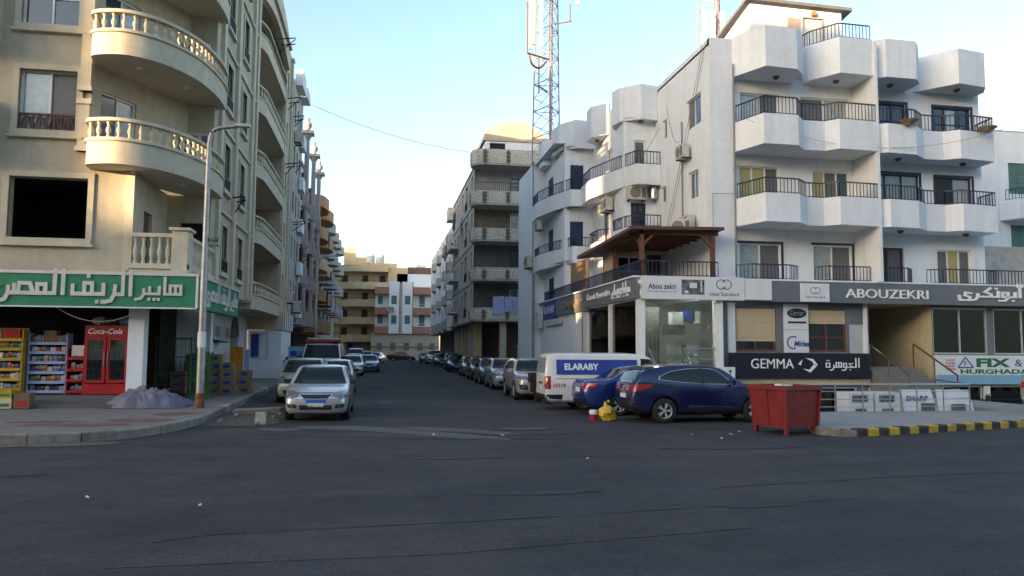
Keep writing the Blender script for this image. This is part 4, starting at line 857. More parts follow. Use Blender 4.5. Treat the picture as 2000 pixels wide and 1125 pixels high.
f.wall(FRONT(28.75), 13.0, 14.0, 4.0, 14.7)               # front strip of the corner
f.quad((14.0,28.75,4),(14.0,29,4),(14.0,29,14.7),(14.0,28.75,14.7))
f.quad((25.6,29,3),(25.6,46,3),(25.6,46,13.4),(25.6,29,13.4))
s1 = WEST(13.0); s1w = [(29.65,11.45,31.2,12.75),(33.5,11.85,34.05,12.75),(30.0,8.35,31.05,9.55),(33.7,8.85,34.35,9.6)]
f.wall(s1, 28.75, 34.5, 4.0, 14.5, s1w, d=.2)
Y1, X2, Y2, X3 = 35.1, 11.4, 40.6, 9.8
st1 = [(11.92,10.35,12.53,12.1),(11.75,7.3,12.5,9.0)]
f.wall(FRONT(Y1), X2, 13.0, 4.0, 14.3, st1, d=.2); f.wall(WEST(13.0), 34.5, Y1, 4.0, 14.5)
s2 = WEST(X2); s2w = [(37.0,10.35,37.9,12.2),(37.6,7.3,38.5,9.0),(37.0,4.3,38.0,6.3)]
f.wall(s2, Y1, Y2, 4.0, 14.2, s2w, d=.2)
st2 = [(10.12,10.35,10.87,12.1),(10.1,7.2,10.85,8.95),(10.2,4.3,10.9,6.2)]
f.wall(FRONT(Y2), X3, X2, 4.0, 14.0, st2, d=.2)
s3 = WEST(X3); s3w = [(43.4,10.5,44.8,12.1),(43.4,7.3,44.8,9.0),(43.2,4.3,44.6,6.1)]
f.wall(s3, Y2, 46.0, 4.0, 13.6, s3w, d=.2); f.wall(WEST(9.2), 46.0, 51.5, 0, 13.5); f.wall(FRONT(46.0), 9.2, X3, 0, 13.6)
f.wall(PL(14, 51.5, -1, 0), 0, 4.8, 0, 13.5)
f.quad((13,28.76,13.34),(25.6,29,13.34),(25.6,46,13.34),(13,46,13.34)); f.quad((X2,Y1,13.3),(13,Y1,13.3),(13,46,13.3),(X2,46,13.3)); f.quad((9.2,Y2,13.28),(13,Y2,13.28),(13,51.5,13.28),(9.2,51.5,13.28))
f.build('wall', 'white_wall', W_)
# parapet returns so the roof edge has thickness
f = MB(); f.box(13.0,28.76,14.4,13.2,35.1,14.7); f.box(13.0,28.77,14.45,14.0,28.95,14.72); f.build('parapet', 'white_wall', W_)
for d in doors:
    w_ = window(W_, fW, *d[:4], d[4], d[5], d=.12, rows=3 if d[4] == 'navy' and len(d[5]) == 3 and d[1] > 10 else 1, t=.06, name='balcony_door')
    if d[4] == 'navy' or (d[1] < 5 and d[0] < 19):
        s = MB(); t = .09; u0,z0,u1,z1 = d[:4]; s.ob(fW,u0-t,u1+t,z1,z1+t,-.02,.02); s.ob(fW,u1,u1+t,z0,z1,-.02,.02); 
        if d[4] == 'navy': s.ob(fW,u0-t,u0,z0,z1,-.02,.02)
        s.build('door_surround', 'navy', W_)
for o in s1w: window(W_, s1, *o, 'white_frame', ('glass_blue','screen_mesh') if o[2]-o[0] > 1 else ('screen_mesh',), d=.1)
for i, o in enumerate(st1): window(W_, FRONT(Y1), *o, 'white_frame' if i == 0 else 'navy', ('screen_mesh',) if i == 0 else ('glass','glass'), d=.1, rows=1 if i == 0 else 4, t=.09)
for i, o in enumerate(s2w): window(W_, s2, *o, 'white_frame' if i == 0 else 'brown_wood', ('curtain_glass',), d=.1)
for i, o in enumerate(st2): louver(W_, FRONT(Y2), *o, 'navy_shutter' if i != 0 else 'navy', d=.05, slats=12)
for i, o in enumerate(s3w): louver(W_, s3, *o, 'navy_shutter', d=.05, slats=12)
# front balconies: faceted parapets
def facet(zb, h, path, thick=.12, slab=.14, back=29.0, name='balcony', lampx=(), railz=None, m='white_wall', br=None):
    f = MB(); f.prism(path+[(path[-1][0], back-.005), (path[0][0], back-.005)], zb, zb+slab); band(f, path, zb+slab+.001, zb+h, thick); bo = f.build(name, m, W_)
    for (x, y) in lampx: MB().lathe([(.13,0),(.13,-.04),(.09,-.1),(.03,-.13)], (x,y,zb-.001), 10).build('ceiling_lamp', 'dark_wall', bo, smooth=True)
    if railz: rail(bo, [(p[0], p[1]) for p in (br or inset(path, .06))], zb+h, railz, 'navy', gap=.155, r=.011, hr=.034)
    return bo
def inset(path, d):
    pts = [Vector((p[0], p[1], 0)) for p in path]; out = []
    for i, p in enumerate(pts):
        t = (pts[min(i+1, len(pts)-1)]-pts[max(i-1, 0)]).normalized(); q = p-Vector((t.y, -t.x, 0))*d; out.append((q.x, q.y))
    return out
P3a = [(14.0,28.6),(14.5,27.15),(15.95,27.18),(16.5,27.75),(17.45,27.75),(17.8,27.3),(19.5,27.4)]
P3b = [(19.62,27.6),(20.0,27.38),(21.35,27.5),(22.1,28.05),(23.0,28.05),(23.5,27.65),(25.3,27.9),(25.45,28.98)]
P3a2 = [(14.0,28.6),(14.5,27.15),(15.97,27.2),(16.6,27.75),(17.3,27.75),(17.75,27.3),(19.5,27.42)]
facet(9.95, 1.2, P3a, railz=11.85); facet(9.92, 1.2, P3b, lampx=((21.0,28.2),(24.2,28.4)), railz=11.8)
facet(6.9, 1.12, P3a2, railz=8.62); facet(6.9, 1.12, P3b, lampx=((21.0,28.2),(24.2,28.4)), railz=8.6)
for z in (6.0,): pass
# partition fin between the two halves
f = MB(); f.box(19.5,27.42,4.7,19.62,29.0,14.5); f.build('party_wall', 'white_wall', W_)
# roof boxes
for i, (pth, zt) in enumerate((([(14.0,28.75),(14.7,27.3),(16.1,27.4),(16.7,28.0),(16.75,29.0)],14.75),([(17.2,29.0),(17.25,28.6),(18.0,27.45),(19.5,27.5),(19.5,29.0)],14.6),([(19.65,29.0),(19.7,27.9),(20.1,27.52),(21.5,27.55),(22.0,28.05),(22.05,29.0)],14.7),([(22.4,29.0),(22.55,28.9),(23.55,27.65),(25.0,27.9),(25.45,28.5),(25.45,29.0)],14.6))):
    facet(13.1, zt-13.1, pth, lampx=[((pth[1][0]+pth[-2][0])/2, 28.35)], name='roof_box', back=29.4)
rail(W_, [(17.25,29.3),(17.35,28.55),(18.05,27.55),(19.45,27.6)], 14.6, 15.2, 'navy', gap=.155)
f = MB(); f.box(16.7,29.2,13.3,17.3,29.4,14.3); f.box(19.4,29.2,13.3,25.5,29.4,13.9); f.build('roof_parapet', 'white_wall', W_)
# first floor rails above the sign
for pth in ([(13.85,28.4),(14.3,27.95),(15.9,27.95),(16.5,28.4)],[(17.25,28.4),(17.6,27.95),(19.4,27.95)],[(19.7,28.0),(21.1,27.97),(21.6,28.4)],[(22.3,28.4),(22.7,27.97),(25.2,27.97),(25.3,28.5)]): rail(W_, pth, 4.72, 5.32, 'navy', gap=.155, r=.011, hr=.034)
# side faceted balconies / roof boxes over the street
facet(13.0, 1.35, [(11.0,36.4),(11.2,35.4),(12.0,34.0),(13.0,34.2)][::1], back=34.5, name='roof_box', lampx=[(12.0,34.3)]) if False else None
def sidebal(zb, zt, path, inner, rz=None, name='balcony', lamp=None, m='white_wall'):
    f = MB(); f.prism(path+inner, zb, zb+.13); band(f, path, zb+.131, zt, .12); bo = f.build(name, m, W_)
    if lamp: MB().lathe([(.13,0),(.13,-.05),(.06,-.12)], (*lamp,zb-.001), 10).build('ceiling_lamp', 'dark_wall', bo, smooth=True)
    if rz: rail(bo, inset(path, .06), zt, rz, 'navy', gap=.17, hr=.034)
I1 = [(12.98,Y1-.01),(X2-.01,Y1-.01)]; I2 = [(X2-.02,Y2-.01),(X3-.01,Y2-.01)]
sidebal(13.0, 14.7, [(X2-.02,36.6),(11.1,36.0),(11.25,35.3),(12.1,34.5),(12.98,34.7)], I1+[(X2-.01,36.6)], name='roof_box', lamp=(12.2,34.85))
sidebal(13.0, 14.65, [(X2-.02,39.7),(10.65,39.1),(10.65,38.2),(X2-.02,37.4)], [], name='roof_box', lamp=(11.1,38.6))
sidebal(12.95, 14.5, [(X3-.02,43.0),(9.5,42.6),(9.6,41.2),(10.3,40.1),(X2-.02,40.2)], I2+[(X3-.01,43.0)], name='roof_box')
sidebal(12.9, 14.4, [(X3-.02,45.95),(9.35,45.5),(9.35,44.4),(X3-.02,43.9)], [], name='roof_box')
sidebal(9.75, 10.72, [(10.6,40.2),(10.55,38.2),(11.2,35.7),(11.75,34.2),(12.98,34.3)], I1+[(X2-.01,Y2-.3),(10.7,Y2-.3)], 11.35, lamp=(12.0,34.8))
sidebal(9.7, 10.6, [(9.0,45.9),(8.95,44.0),(9.35,42.0),(10.0,40.0),(11.0,40.0)], [(11.0,Y2-.01),(X3-.01,Y2-.01),(X3-.01,45.9)], 11.2, lamp=(10.0,40.4))
sidebal(6.85, 7.75, [(X2-.02,37.0),(11.2,36.2),(11.4,34.9),(11.95,34.3),(12.98,34.3)], I1+[(X2-.01,37.0)], 8.3)
sidebal(6.7, 7.5, [(X2-.02,40.0),(10.9,39.6),(10.9,38.0),(X2-.02,37.5)], [], 8.1)
sidebal(6.6, 7.5, [(9.15,45.9),(9.1,44.3),(9.5,42.2),(10.1,40.0),(11.0,40.0)], [(11.0,Y2-.01),(X3-.01,Y2-.01),(X3-.01,45.9)], 8.0)
# pipes and wires on the white walls
f = MB()
for pts in ([(9.14,46.2,0),(9.14,46.2,13.6)],[(9.14,45.7,0),(9.14,45.7,6.5)],[(9.14,45.9,3.0),(9.14,45.7,6.5)],[(9.55,35.9,.3),(9.55,35.9,4.6)],[(13.95,28.6,4.9),(13.95,28.6,13.6)],[(12.94,31.6,7.2),(12.94,31.6,12.0)]): f.tube(pts, .035, 6)
f.build('drain_pipe', 'cable_grey', W_)
for pts, sg_, lab in (([(11.0,36.5,10.0),(12.9,34.2,12.5)],.5,None),([(12.9,33.3,13.3),(12.94,31.9,11.2)],.6,None),([(12.9,29.2,14.5),(12.9,34.0,6.8)],.3,None),([(12.9,28.9,14.5),(12.9,33.6,6.8)],.2,None),([(14.0,28.5,9.4),(12.9,33.8,6.9)],.2,None),([(13.0,28.6,8.2),(14.0,28.6,8.25)],0.01,None),([(13.0,28.6,8.2),(13.0,28.6,5.0)],0,None)):
    MB().tube(sag(pts[0], pts[1], sg_, 10), .014, 4).build('wall_cable', 'cable_grey', W_)
single(MB().tube(sag((14.0,27.6,11.0),(25.6,27.2,11.3),1.05,20), .014, 4), 'overhead_cable', 'shutter_beige', 'thin pale cable sagging across the white facade below the third floor rails', 'cable')
single(MB().tube(sag((-5.9,57,20.0),(6.8,60,17.6),.55,20), .02, 4), 'overhead_cable', 'cable_grey', 'thin wire strung across the sky between the two rows of buildings', 'cable')
# rooftop stair room and masts
rr = thing('rooftop_room', 'white rooftop stair room with a door and dark tilted roof slab', 'roof room', (19, 34, 13.4))
f = MB(); f.wall(FRONT(32.0), 16.5, 21.1, 13.35, 17.95, [(19.15,14.6,20.15,17.45)], d=.12); f.quad((16.5,32,13.35),(16.5,36,13.35),(16.5,36,17.1),(16.5,32,17.95)); f.quad((21.1,32,13.35),(21.1,36,13.35),(21.1,36,17.2),(21.1,32,17.95)); f.quad((16.5,36,13.35),(21.1,36,13.35),(21.1,36,17.2),(16.5,36,17.2)); f.build('wall', 'white_wall', rr)
MB().ob(FRONT(32.0), 19.15, 20.15, 14.6, 17.45, -.1, -.06).build('door', 'white_frame', rr); f = MB(); f.ob(FRONT(32), 18.35,19.0,16.6,17.4,0,.03); f.build('hatch', 'sand_wall', rr); surround(rr, FRONT(32), 19.15,14.6,20.15,17.45,.06,.03,'sand_wall','door_frame')
f = MB(); f.add([(16.2,31.7,17.97),(21.5,31.7,17.85),(21.5,36.2,17.2),(16.2,36.2,17.2),(16.2,31.7,18.12),(21.5,31.7,18.0),(21.5,36.2,17.35),(16.2,36.2,17.35)], [(0,3,2,1),(4,5,6,7),(0,1,5,4),(1,2,6,5),(2,3,7,6),(3,0,4,7)]); f.build('roof_slab', 'dark_wall', rr)
MB().ob(FRONT(32.0), 19.55, 19.75, 17.55, 17.75, 0, .15).build('wall_lamp', 'cardboard', rr)
def mast(name, label, cx, cy, z0, z1, w0, w1, red):
    o = thing(name, label, 'mast', (cx, cy, z0)); f = MB(); k = math.sqrt(3)
    def leg(i, z):
        w_ = w0+(w1-w0)*(z-z0)/(z1-z0); a = 2*math.pi*i/3+.5; return Vector((cx+w_*.58*math.cos(a), cy+w_*.58*math.sin(a), z))
    for i in range(3): f.tube([leg(i,z0), leg(i,z1)], .042, 6)
    f.build('leg', 'mast_red', o)
    f = MB(); zs = np.arange(z0, z1, .85)
    for j, (a, b) in enumerate(zip(zs, zs[1:])):
        for i in range(3):
            f.bar(leg(i,a), leg((i+1)%3,b), .026); f.bar(leg((i+1)%3,a), leg(i,b), .026)
            if j % 2 == 0: f.bar(leg(i,a), leg((i+1)%3,a), .04)
    f.build('lattice', 'mast_grey', o)
    f = MB(); f.tube([(cx+.12,cy-.1,z0),(cx+.12,cy-.1,z1)], .05, 6); f.tube([(cx+.25,cy-.1,z0),(cx+.25,cy-.1,z1)], .03, 6); f.build('feed_cable', 'mast_red', o); f = MB()
    for z in np.arange(z0+.4, z1, .7): f.bar(leg(2,z)+Vector((-.02,0,0)), leg(2,z)+Vector((.18,-.1,0)), .03)
    f.build('climbing_peg', 'rust', o); return o
m1 = mast('lattice_mast', 'tall red and grey lattice mast with antennas behind the white building', 9.9, 45.5, 13.3, 31, 1.75, 1.15, True)
for (x, z0, z1) in ((8.55,20.0,24.6),(8.75,20.3,24.8),(9.2,20.2,24.5)):
    f = MB(); f.box(x-.08,44.2,z0,x+.08,44.34,z1); f.build('panel_antenna', 'antenna', m1)
f = MB(); f.bar((8.4,44.4,19.8),(9.9,45.2,19.8),.08); f.bar((8.4,44.4,19.8),(8.4,44.4,23),.07); f.tube(smooth_path([(8.5,44.4,19.7),(8.7,44.4,19.1),(9.2,44.6,19.0),(9.7,45,19.6)],4), .06, 6); f.bar((9.15,44.6,17.4),(9.15,44.6,19.6),.06); f.bar((9.1,44.6,17.9),(9.8,45.1,17.7),.06); f.build('antenna_bracket', 'rust', m1); f = MB(); f.bar((10.2,45,22.0),(11.2,44.6,22.1),.06); f.bar((11.1,44.6,22.1),(11.1,44.6,23.2),.06); f.build('dish_bracket', 'rust', m1)
f = MB(); f.lathe([(.05,0),(.3,.12),(.32,.2)], (11.35,44.3,23.3), 14, 'X'); f.build('dish', 'antenna', m1, smooth=True)
m2 = mast('lattice_mast', 'lattice mast with panel antennas behind the rooftop stair room', 19.4, 42.5, 13.3, 24, 1.6, 1.3, True)
for x in (18.5,19.0,19.6): f = MB(); f.box(x-.12,41.4,18.6,x+.12,41.55,22); f.build('panel_antenna', 'antenna', m2)
dd = thing('satellite_dish', 'round beige satellite dish behind the right roof boxes', 'satellite dish', (20.4, 30.2, 13.4))
f = MB(); f.lathe([(.03,.25),(.4,.12),(.7,-.02),(.78,-.1)], (0,0,0), 18, 'Y', cap=False); ob_ = f.mesh('dish', 'tank', smooth=True); o = place('bowl', ob_, dd, (20.4,30.0,14.6), (R(-20),0,R(-15))); MB().bar((20.4,30.2,13.35),(20.4,30.1,14.6),.08).build('post', 'galv', dd)
# ---------------- podium, showroom
pd = MB(); sP = WEST(9.6)
pd.wall(sP, 35.6, 46.0, .0, 4.0); pd.box(9.62,27.95,4.45,13.0,46,4.6)
pd.box(13.0,28.3,4.5,27,29.0,4.68)
pd.build('podium_wall', 'white_wall', W_)
# corner showroom: glazing with columns
for (x0,y0,x1,y1) in ((9.62,27.95,9.9,28.25),(12.75,27.95,13.05,28.25),(9.62,31.6,9.85,31.85),(9.62,35.3,9.9,35.6)): MB().box(x0,y0,.1,x1,y1,3.85).build('column', 'white_fresh', W_)
def pane(P, u0, u1, z0, z1, m='glass_clear', n=-.08, parent=None): return MB().ob(P, u0, u1, z0, z1, n-.012, n).build('glass_pane', m, parent or W_)
gm = bpy.data.materials.new('glass_clear'); gm.use_nodes = True; q = gm.node_tree; q.nodes.remove(q.nodes['Principled BSDF'])
mx = q.nodes.new('ShaderNodeMixShader'); tr = q.nodes.new('ShaderNodeBsdfTransparent'); gl = q.nodes.new('ShaderNodeBsdfGlossy'); gl.inputs['Roughness'].default_value = .03; fr = q.nodes.new('ShaderNodeFresnel'); fr.inputs[0].default_value = 2.1
tr.inputs[0].default_value = (.72,.78,.78,1); q.links.new(fr.outputs[0], mx.inputs[0]); q.links.new(tr.outputs[0], mx.inputs[1]); q.links.new(gl.outputs[0], mx.inputs[2]); q.links.new(mx.outputs[0], q.nodes['Material Output'].inputs[0]); M['glass_clear'] = gm
pane(FRONT(28.0), 9.9, 12.75, 1.15, 3.85); pane(WEST(9.65), 28.25, 31.6, 1.2, 3.85); pane(WEST(9.65), 31.85, 35.3, 1.2, 3.85)
f = MB(); f.box(9.7,28.4,1.05,20,36,1.13); f.box(9.7,35.5,1.1,20,35.6,4.4); f.box(16.5,28.4,1.1,16.6,35.6,4.4); f.box(9.7,28.3,4.2,16.6,35.6,4.3); f.build('showroom_shell', 'white_fresh', W_)
f = MB(); f.box(9.9,28.0,.1,12.75,28.3,1.1); f.box(9.65,28.2,.1,9.9,35.4,1.15); f.build('plinth', 'white_wall', W_)
f = MB(); f.box(10.0,30.2,1.13,11.3,30.3,3.7); f.box(10.0,32.2,1.13,10.1,35.2,3.3); f.box(10.0,29.2,1.13,10.1,31.0,3.3); f.build('display_wall', 'dark_wall', W_)
for (y0,y1) in ((28.4,28.9),(30.9,31.5),(31.95,32.6),(34.6,35.2)): MB().box(9.95,y0,1.15,9.99,y1,3.8).build('curtain', 'cloth_white', W_)
for i in range(6): f = MB(); x = 10.15+.2*i; f.tube([(x,30.1,1.3),(x,30.1,2.6+.12*(i % 3))], .025, 6); f.tube([(x,30.1,2.6+.12*(i % 3)),(x+.12,29.9,2.7+.12*(i % 3)),(x+.12,29.85,2.5)], .02, 6); single(f, 'shower_fitting', 'steel', f"chrome shower fitting inside the corner showroom window, {['first','second','third','fourth','fifth','sixth','seventh','eighth','ninth'][i]} from the left", 'fitting', 'shower fittings in the corner showroom')
for i, (x, z, w2, h2, m_) in enumerate(((11.6,3.2,.45,.5,'sign_white'),(12.15,3.3,.35,.45,'sign_blue'),(11.5,2.75,.8,.4,'photo_dark'),(12.4,3.25,.3,.5,'sign_white'),(11.5,1.95,.5,.35,'sign_white'),(12.2,1.95,.55,.4,'sign_white'),(11.5,1.35,.5,.35,'sign_white'),(12.2,1.35,.55,.45,'sign_white'))):
    single(MB().box(x-w2/2+.15,29.3,z-h2/2,x+w2/2+.15,29.75,z+h2/2), 'wash_basin', m_, f"ceramic display piece inside the corner showroom window, {['upper left','upper blue','wide dark middle','upper right','left of the middle row','right of the middle row','left of the bottom row','right of the bottom row'][i]} one", 'basin', 'ceramic pieces in the corner showroom')
for i, (x, y) in enumerate(((10.5,29.2),(11.3,29.4),(11.9,29.0))): o = MB().lathe([(.05,4.19),(.05,4.1)], (x,y,0), 8).build('ceiling_spot', 'lamp_lit', None); tag(o, f"small lit spotlight in the corner showroom ceiling, {['first','second','third','fourth','fifth','sixth','seventh','eighth','ninth'][i]} from the left", 'spotlight', 'showroom spotlights')
# entry steps of the showroom with rails
es = thing('showroom_steps', 'stone steps with steel handrails to the corner showroom door', 'steps', (11, 27, 0))
for k in range(4): MB().box(10.0,26.8+.28*k,.1,11.4,27.94,.38+.2*k).build('step', 'cream_shop', es)
for x in (10.0, 11.4):
    f = MB(); f.tube([(x,26.7,.2),(x,26.7,1.1),(x,27.9,2.0)], .025, 6); f.tube([(x,26.8,.7),(x,27.9,1.6)], .018, 6); f.tube([(x,27.3,.5),(x,27.3,1.5)], .018, 6); f.build('handrail', 'steel', es)
f = MB(); f.tube([(11.4,27.9,2.0),(12.7,27.9,2.0)], .02, 6); f.tube([(11.4,27.9,1.6),(12.7,27.9,1.6)], .015, 6); f.build('handrail', 'steel', es)
# ---------------- signs
sA = FRONT(27.72)
s_ = thing('showroom_sign', 'white fascia sign with a bathroom photo and double ring logo over the corner showroom', 'sign', (12, 27.8, 3.9))
MB().box(9.72,27.72,3.86,13.85,27.95,4.74).build('panel', 'sign_white', s_)
text(s_, 'Abou zekri', sA, 9.95, 4.24, .21, 'ink', .004, off=.018, width=1.1); text(s_, 'Authorized Distributor Since 1996', sA, 9.93, 4.12, .06, 'ink', .004, width=1.15)
f = MB(); f.ob(sA, 11.28, 12.2, 4.05, 4.62, 0, .006); f.build('photo_print', 'photo_dark', s_); f = MB(); f.ob(sA,11.4,11.55,4.1,4.2,.007,.01); f.ob(sA,11.6,11.9,4.3,4.5,.007,.01); f.ob(sA,12.05,12.1,4.15,4.6,.007,.01); f.build('photo_detail', 'sign_white', s_)
def rings(parent, P, u, z, r, m, n=.004):
    f = MB()
    for s_2 in (-1, 1):
        cx = u+s_2*r*.58; pts = [(cx+r*math.cos(a), z+r*math.sin(a)*.95) for a in np.linspace(.5 if s_2 < 0 else 3.64, (.5 if s_2 < 0 else 3.64)+5.4, 22)]
        for i_2, (a, b) in enumerate(zip(pts, pts[1:])): f.bar(pp(P, *a, n+.002*(s_2+1)), pp(P, *b, n+.002*(s_2+1)), r*.15, .004, upv=P[2])
    return f.build('ring_logo', m, parent)
rings(s_, sA, 13.0, 4.46, .19, 'ink'); text(s_, 'Ideal Standard', sA, 12.42, 4.02, .14, 'ink', .004, width=1.2, off=.005)
s_ = thing('blank_sign_panel', 'short blank white fascia panel beside the double ring sign', 'sign', (14.3,27.8,3.9)); MB().box(13.87,27.74,3.9,15.0,27.95,4.72).build('panel', 'sign_white', s_)
s_ = thing('abouzekri_sign', 'long grey fascia with raised silver ABOUZEKRI lettering in latin and arabic', 'sign', (21,27.8,3.9)); MB().box(15.02,27.76,3.84,32,27.98,4.66).build('panel', 'sign_grey', s_)
f = MB(); f.box(15.02,27.74,4.66,32,28.0,4.72); f.build('trim', 'white_wall', s_)
sB = FRONT(27.76); text(s_, 'ABOUZEKRI', sB, 18.15, 4.05, .36, 'letter_white', .0, ext=.06, width=3.65, off=.0)
arabic(s_, ['alef_h','beh_i','waw','dhal','kaf','reh_f','yeh_s'], sB, 26.15, 4.2, .36, 'letter_white', ext=.06, th=.2, width=3.0)
s_ = thing('ring_logo_sign', 'small square white sign with a double ring logo on the grey fascia', 'sign', (16.8,27.7,3.9)); MB().box(16.2,27.66,3.86,17.4,27.755,4.58).build('panel', 'sign_white', s_); rings(s_, FRONT(27.66), 16.8, 4.3, .13, 'ink'); text(s_, 'Ideal Standard', FRONT(27.66), 16.4, 4.0, .09, 'ink', .004, width=.8)
sS = PL(9.55, 0, 0, -1)            # street side of the podium; u = -Y
s_ = thing('porcelain_sign', 'grey side fascia with raised ceramic and porcelain lettering', 'sign', (9.5,31,3.9)); MB().box(9.5,27.96,3.88,9.7,35.0,4.7).build('panel', 'sign_grey', s_); f = MB(); f.box(9.45,27.96,4.7,9.75,46,4.76); f.build('trim', 'white_wall', s_)
sS2 = PL(9.5, 0, 0, -1); text(s_, 'Ceramic & porcelain', sS2, -34.8, 4.12, .36, 'letter_white', 0, ext=.04, width=3.6, off=.01)
arabic(s_, ['seen','yeh','reh_f','alef','meem','yeh','kaf_f','sp','waw','beh_i','waw','reh','seen','lam','yeh','noon'], sS2, -28.5, 4.2, .34, 'letter_white', ext=.04, th=.2, width=2.4)
s_ = thing('elaraby_fascia_sign', 'blue ELARABY and SHARP sign boards at the far end of the side fascia', 'sign', (9.5,40,3.8)); MB().box(9.5,35.05,3.75,9.7,44.6,4.68).build('panel', 'sign_grey', s_); MB().box(9.47,41.4,3.6,9.499,44.6,4.7).build('blue_board', 'sign_blue', s_); MB().box(9.46,40,3.3,9.5,44.2,3.62).build('lower_strip', 'sign_white', s_)
text(s_, 'ELARABY', PL(9.47,0,0,-1), -44.3, 4.0, .4, 'letter_white', .004, width=2.7, off=.02); text(s_, 'SHARP', sS2, -39.6, 4.0, .4, 'cardboard', 0, ext=.03, width=4.0, off=.03); text(s_, 'SHARP TORNADO', PL(9.46,0,0,-1), -43.8, 3.38, .14, 'ink_red', .004, width=3.2)
bx = MB(); bx.box(9.2,44.9,3.2,9.5,45.4,4.1); single(bx, 'junction_box', 'ac_white', 'beige electrical box on the white side wall below the ELARABY boards', 'junction box')
# ground floor front: windows, GEMMA, stairs
fG = FRONT(28.3)
f = MB(); f.wall(fG, 13.05, 19.35, -.75, 3.9, [(13.75,1.9,15.45,3.62),(16.82,1.9,18.5,3.6),(13.3,-.7,15.5,.5),(15.8,-.7,18.9,.5)], d=.2); f.build('shop_front', 'sign_grey', W_)
f = MB(); f.wall(fG, 22.3, 32, -.75, 3.9, [(22.4,1.85,24.95,3.75),(25.25,1.85,28,3.75),(22.5,-.7,24.6,.55),(24.9,-.7,28,.55)], d=.15); f.build('shop_front', 'sign_grey', W_)
f = MB(); f.box(13.05,28.15,.6,19.4,28.29,.85); f.build('ledge', 'cream_shop', W_)
for (u0,u1) in ((13.75,15.45),(16.82,18.5)):
    window(W_, fG, u0, 1.9, u1, 3.62, 'brown_wood', ('glass','glass'), d=.1, rows=3, t=.09)
    zb = 2.3 if u0 < 15 else 3.02; f = MB(); nn = int((3.6-zb)/.05)
    for k in range(nn): f.ob(fG, u0+.02, u1-.02, zb+k*.05, zb+k*.05+.044, -.075, -.03-.012*(k % 2))
    f.build('roller_shutter', 'shutter_beige', W_)
f = MB(); f.ob(fG, 18.62, 19.3, 1.85, 3.0, -.01, .03); f.build('grey_panel', 'alu', W_)
f = MB(); f.ob(fG, 19.22, 19.38, 1.85, 3.85, .03, .1); f.ob(fG, 13.4,13.7,1.85,3.8,0,.06); f.build('pilaster', 'sign_white', W_)
for (u0,u1,z0,z1) in ((22.4,24.95,1.85,3.75),(25.25,28,1.85,3.75),(22.5,24.6,-.7,.55),(24.9,28,-.7,.55),(13.3,15.5,-.7,.5),(15.8,18.9,-.7,.5)): window(W_, fG, u0, z0, u1, z1, 'alu', ('glass_clear','glass_clear') if z0 > 0 else ('glass_clear',), d=.06, name='shop_window')
f = MB(); f.box(22.35,28.6,1.75,32,34,1.8); f.box(22.35,33,1.8,32,33.1,3.9); f.box(22.3,28.5,1.8,22.35,33,3.9); f.box(22.35,28.6,3.85,32,34,3.9); f.box(13.1,33,-.75,32,33.1,.8); f.box(13.1,28.7,.8,19.3,33,.85); f.box(22.3,28.7,.8,32,33,.85); f.build('shop_room', 'white_fresh', W_)
for i, (x, y, w2, z0, z1, m_) in enumerate(((23.0,30,.8,1.8,3.2,'dark_wall'),(24.3,30.5,.25,1.8,3.6,'white_frame'),(24.7,29.6,.7,1.8,2.9,'sign_white'),(26.2,30,1.2,1.8,2.8,'dark_wall'))): single(MB().box(x,y,z0,x+w2,y+.4,z1), 'shop_cabinet', m_, f"cabinet behind the grey shop windows right of the entrance, {['first','second','third','fourth','fifth','sixth','seventh','eighth','ninth'][i]} from the left", 'cabinet', 'cabinets in the right shop')
s_ = thing('carrier_midea_sign', 'narrow white vertical sign with an oval air conditioning logo and a blue logo', 'sign', (16.2,28.2,1.9)); f = MB(); f.ob(fG, 15.75, 16.8, 1.86, 3.8, .02, .08); f.build('panel', 'sign_white', s_)
f = MB(); n = 24; f.add([pp(fG, 16.3+.42*math.cos(6.283*i/n), 3.42+.2*math.sin(6.283*i/n), .086) for i in range(n)], [tuple(range(n))]); f.build('oval', 'ink', s_); text(s_, 'Carrier', fG, 16.0, 3.34, .2, 'ink_cyan', .09, width=.62, shear=.3)
f = MB(); f.ob(fG, 15.92,16.7,3.02,3.1,.08,.085); f.ob(fG,15.75,16.8,2.76,2.775,.08,.083); f.build('rule', 'ink', s_); text(s_, 'Midea', fG, 16.15, 2.1, .24, 'ink_blue', .085, width=.66, shear=.3, off=.03)
f = MB(); pts = [(16.12+.24*math.cos(a), 2.26+.24*math.sin(a)) for a in np.linspace(.9, 5.2, 16)]
for a, b in zip(pts, pts[1:]): f.bar(pp(fG,*a,.085), pp(fG,*b,.085), .05, .004, upv=fG[2])
f.build('swoosh', 'ink_blue', s_)
s_ = thing('gemma_sign', 'wide black sign with white GEMMA lettering and a folded gem logo', 'sign', (16.2,28,.85)); fS = FRONT(28.0); f = MB(); f.box(13.35,28.0,.86,19.3,28.14,1.84); f.build('panel', 'sign_navy', s_)
text(s_, 'GEMMA', fS, 14.2, 1.24, .38, 'letter_white', .0, ext=.02, width=1.8); arabic(s_, ['alef','lam','jeem','waw','heh_i','reh_f','teh'], fS, 18.85, 1.3, .29, 'letter_white', ext=.02, th=.14, width=1.5)
f = MB(); 
for tri in ([(16.3,1.42),(16.5,1.6),(16.42,1.36)],[(16.62,1.66),(16.95,1.62),(17.15,1.38),(16.98,1.4),(16.9,1.52)],[(17.12,1.36),(16.82,1.08),(16.5,1.24),(16.78,1.2),(16.94,1.38)]): f.add([pp(fS,t[0]-.12,t[1],.008) for t in tri], [tuple(range(len(tri)))])
f.build('gem_logo', 'letter_white', s_)
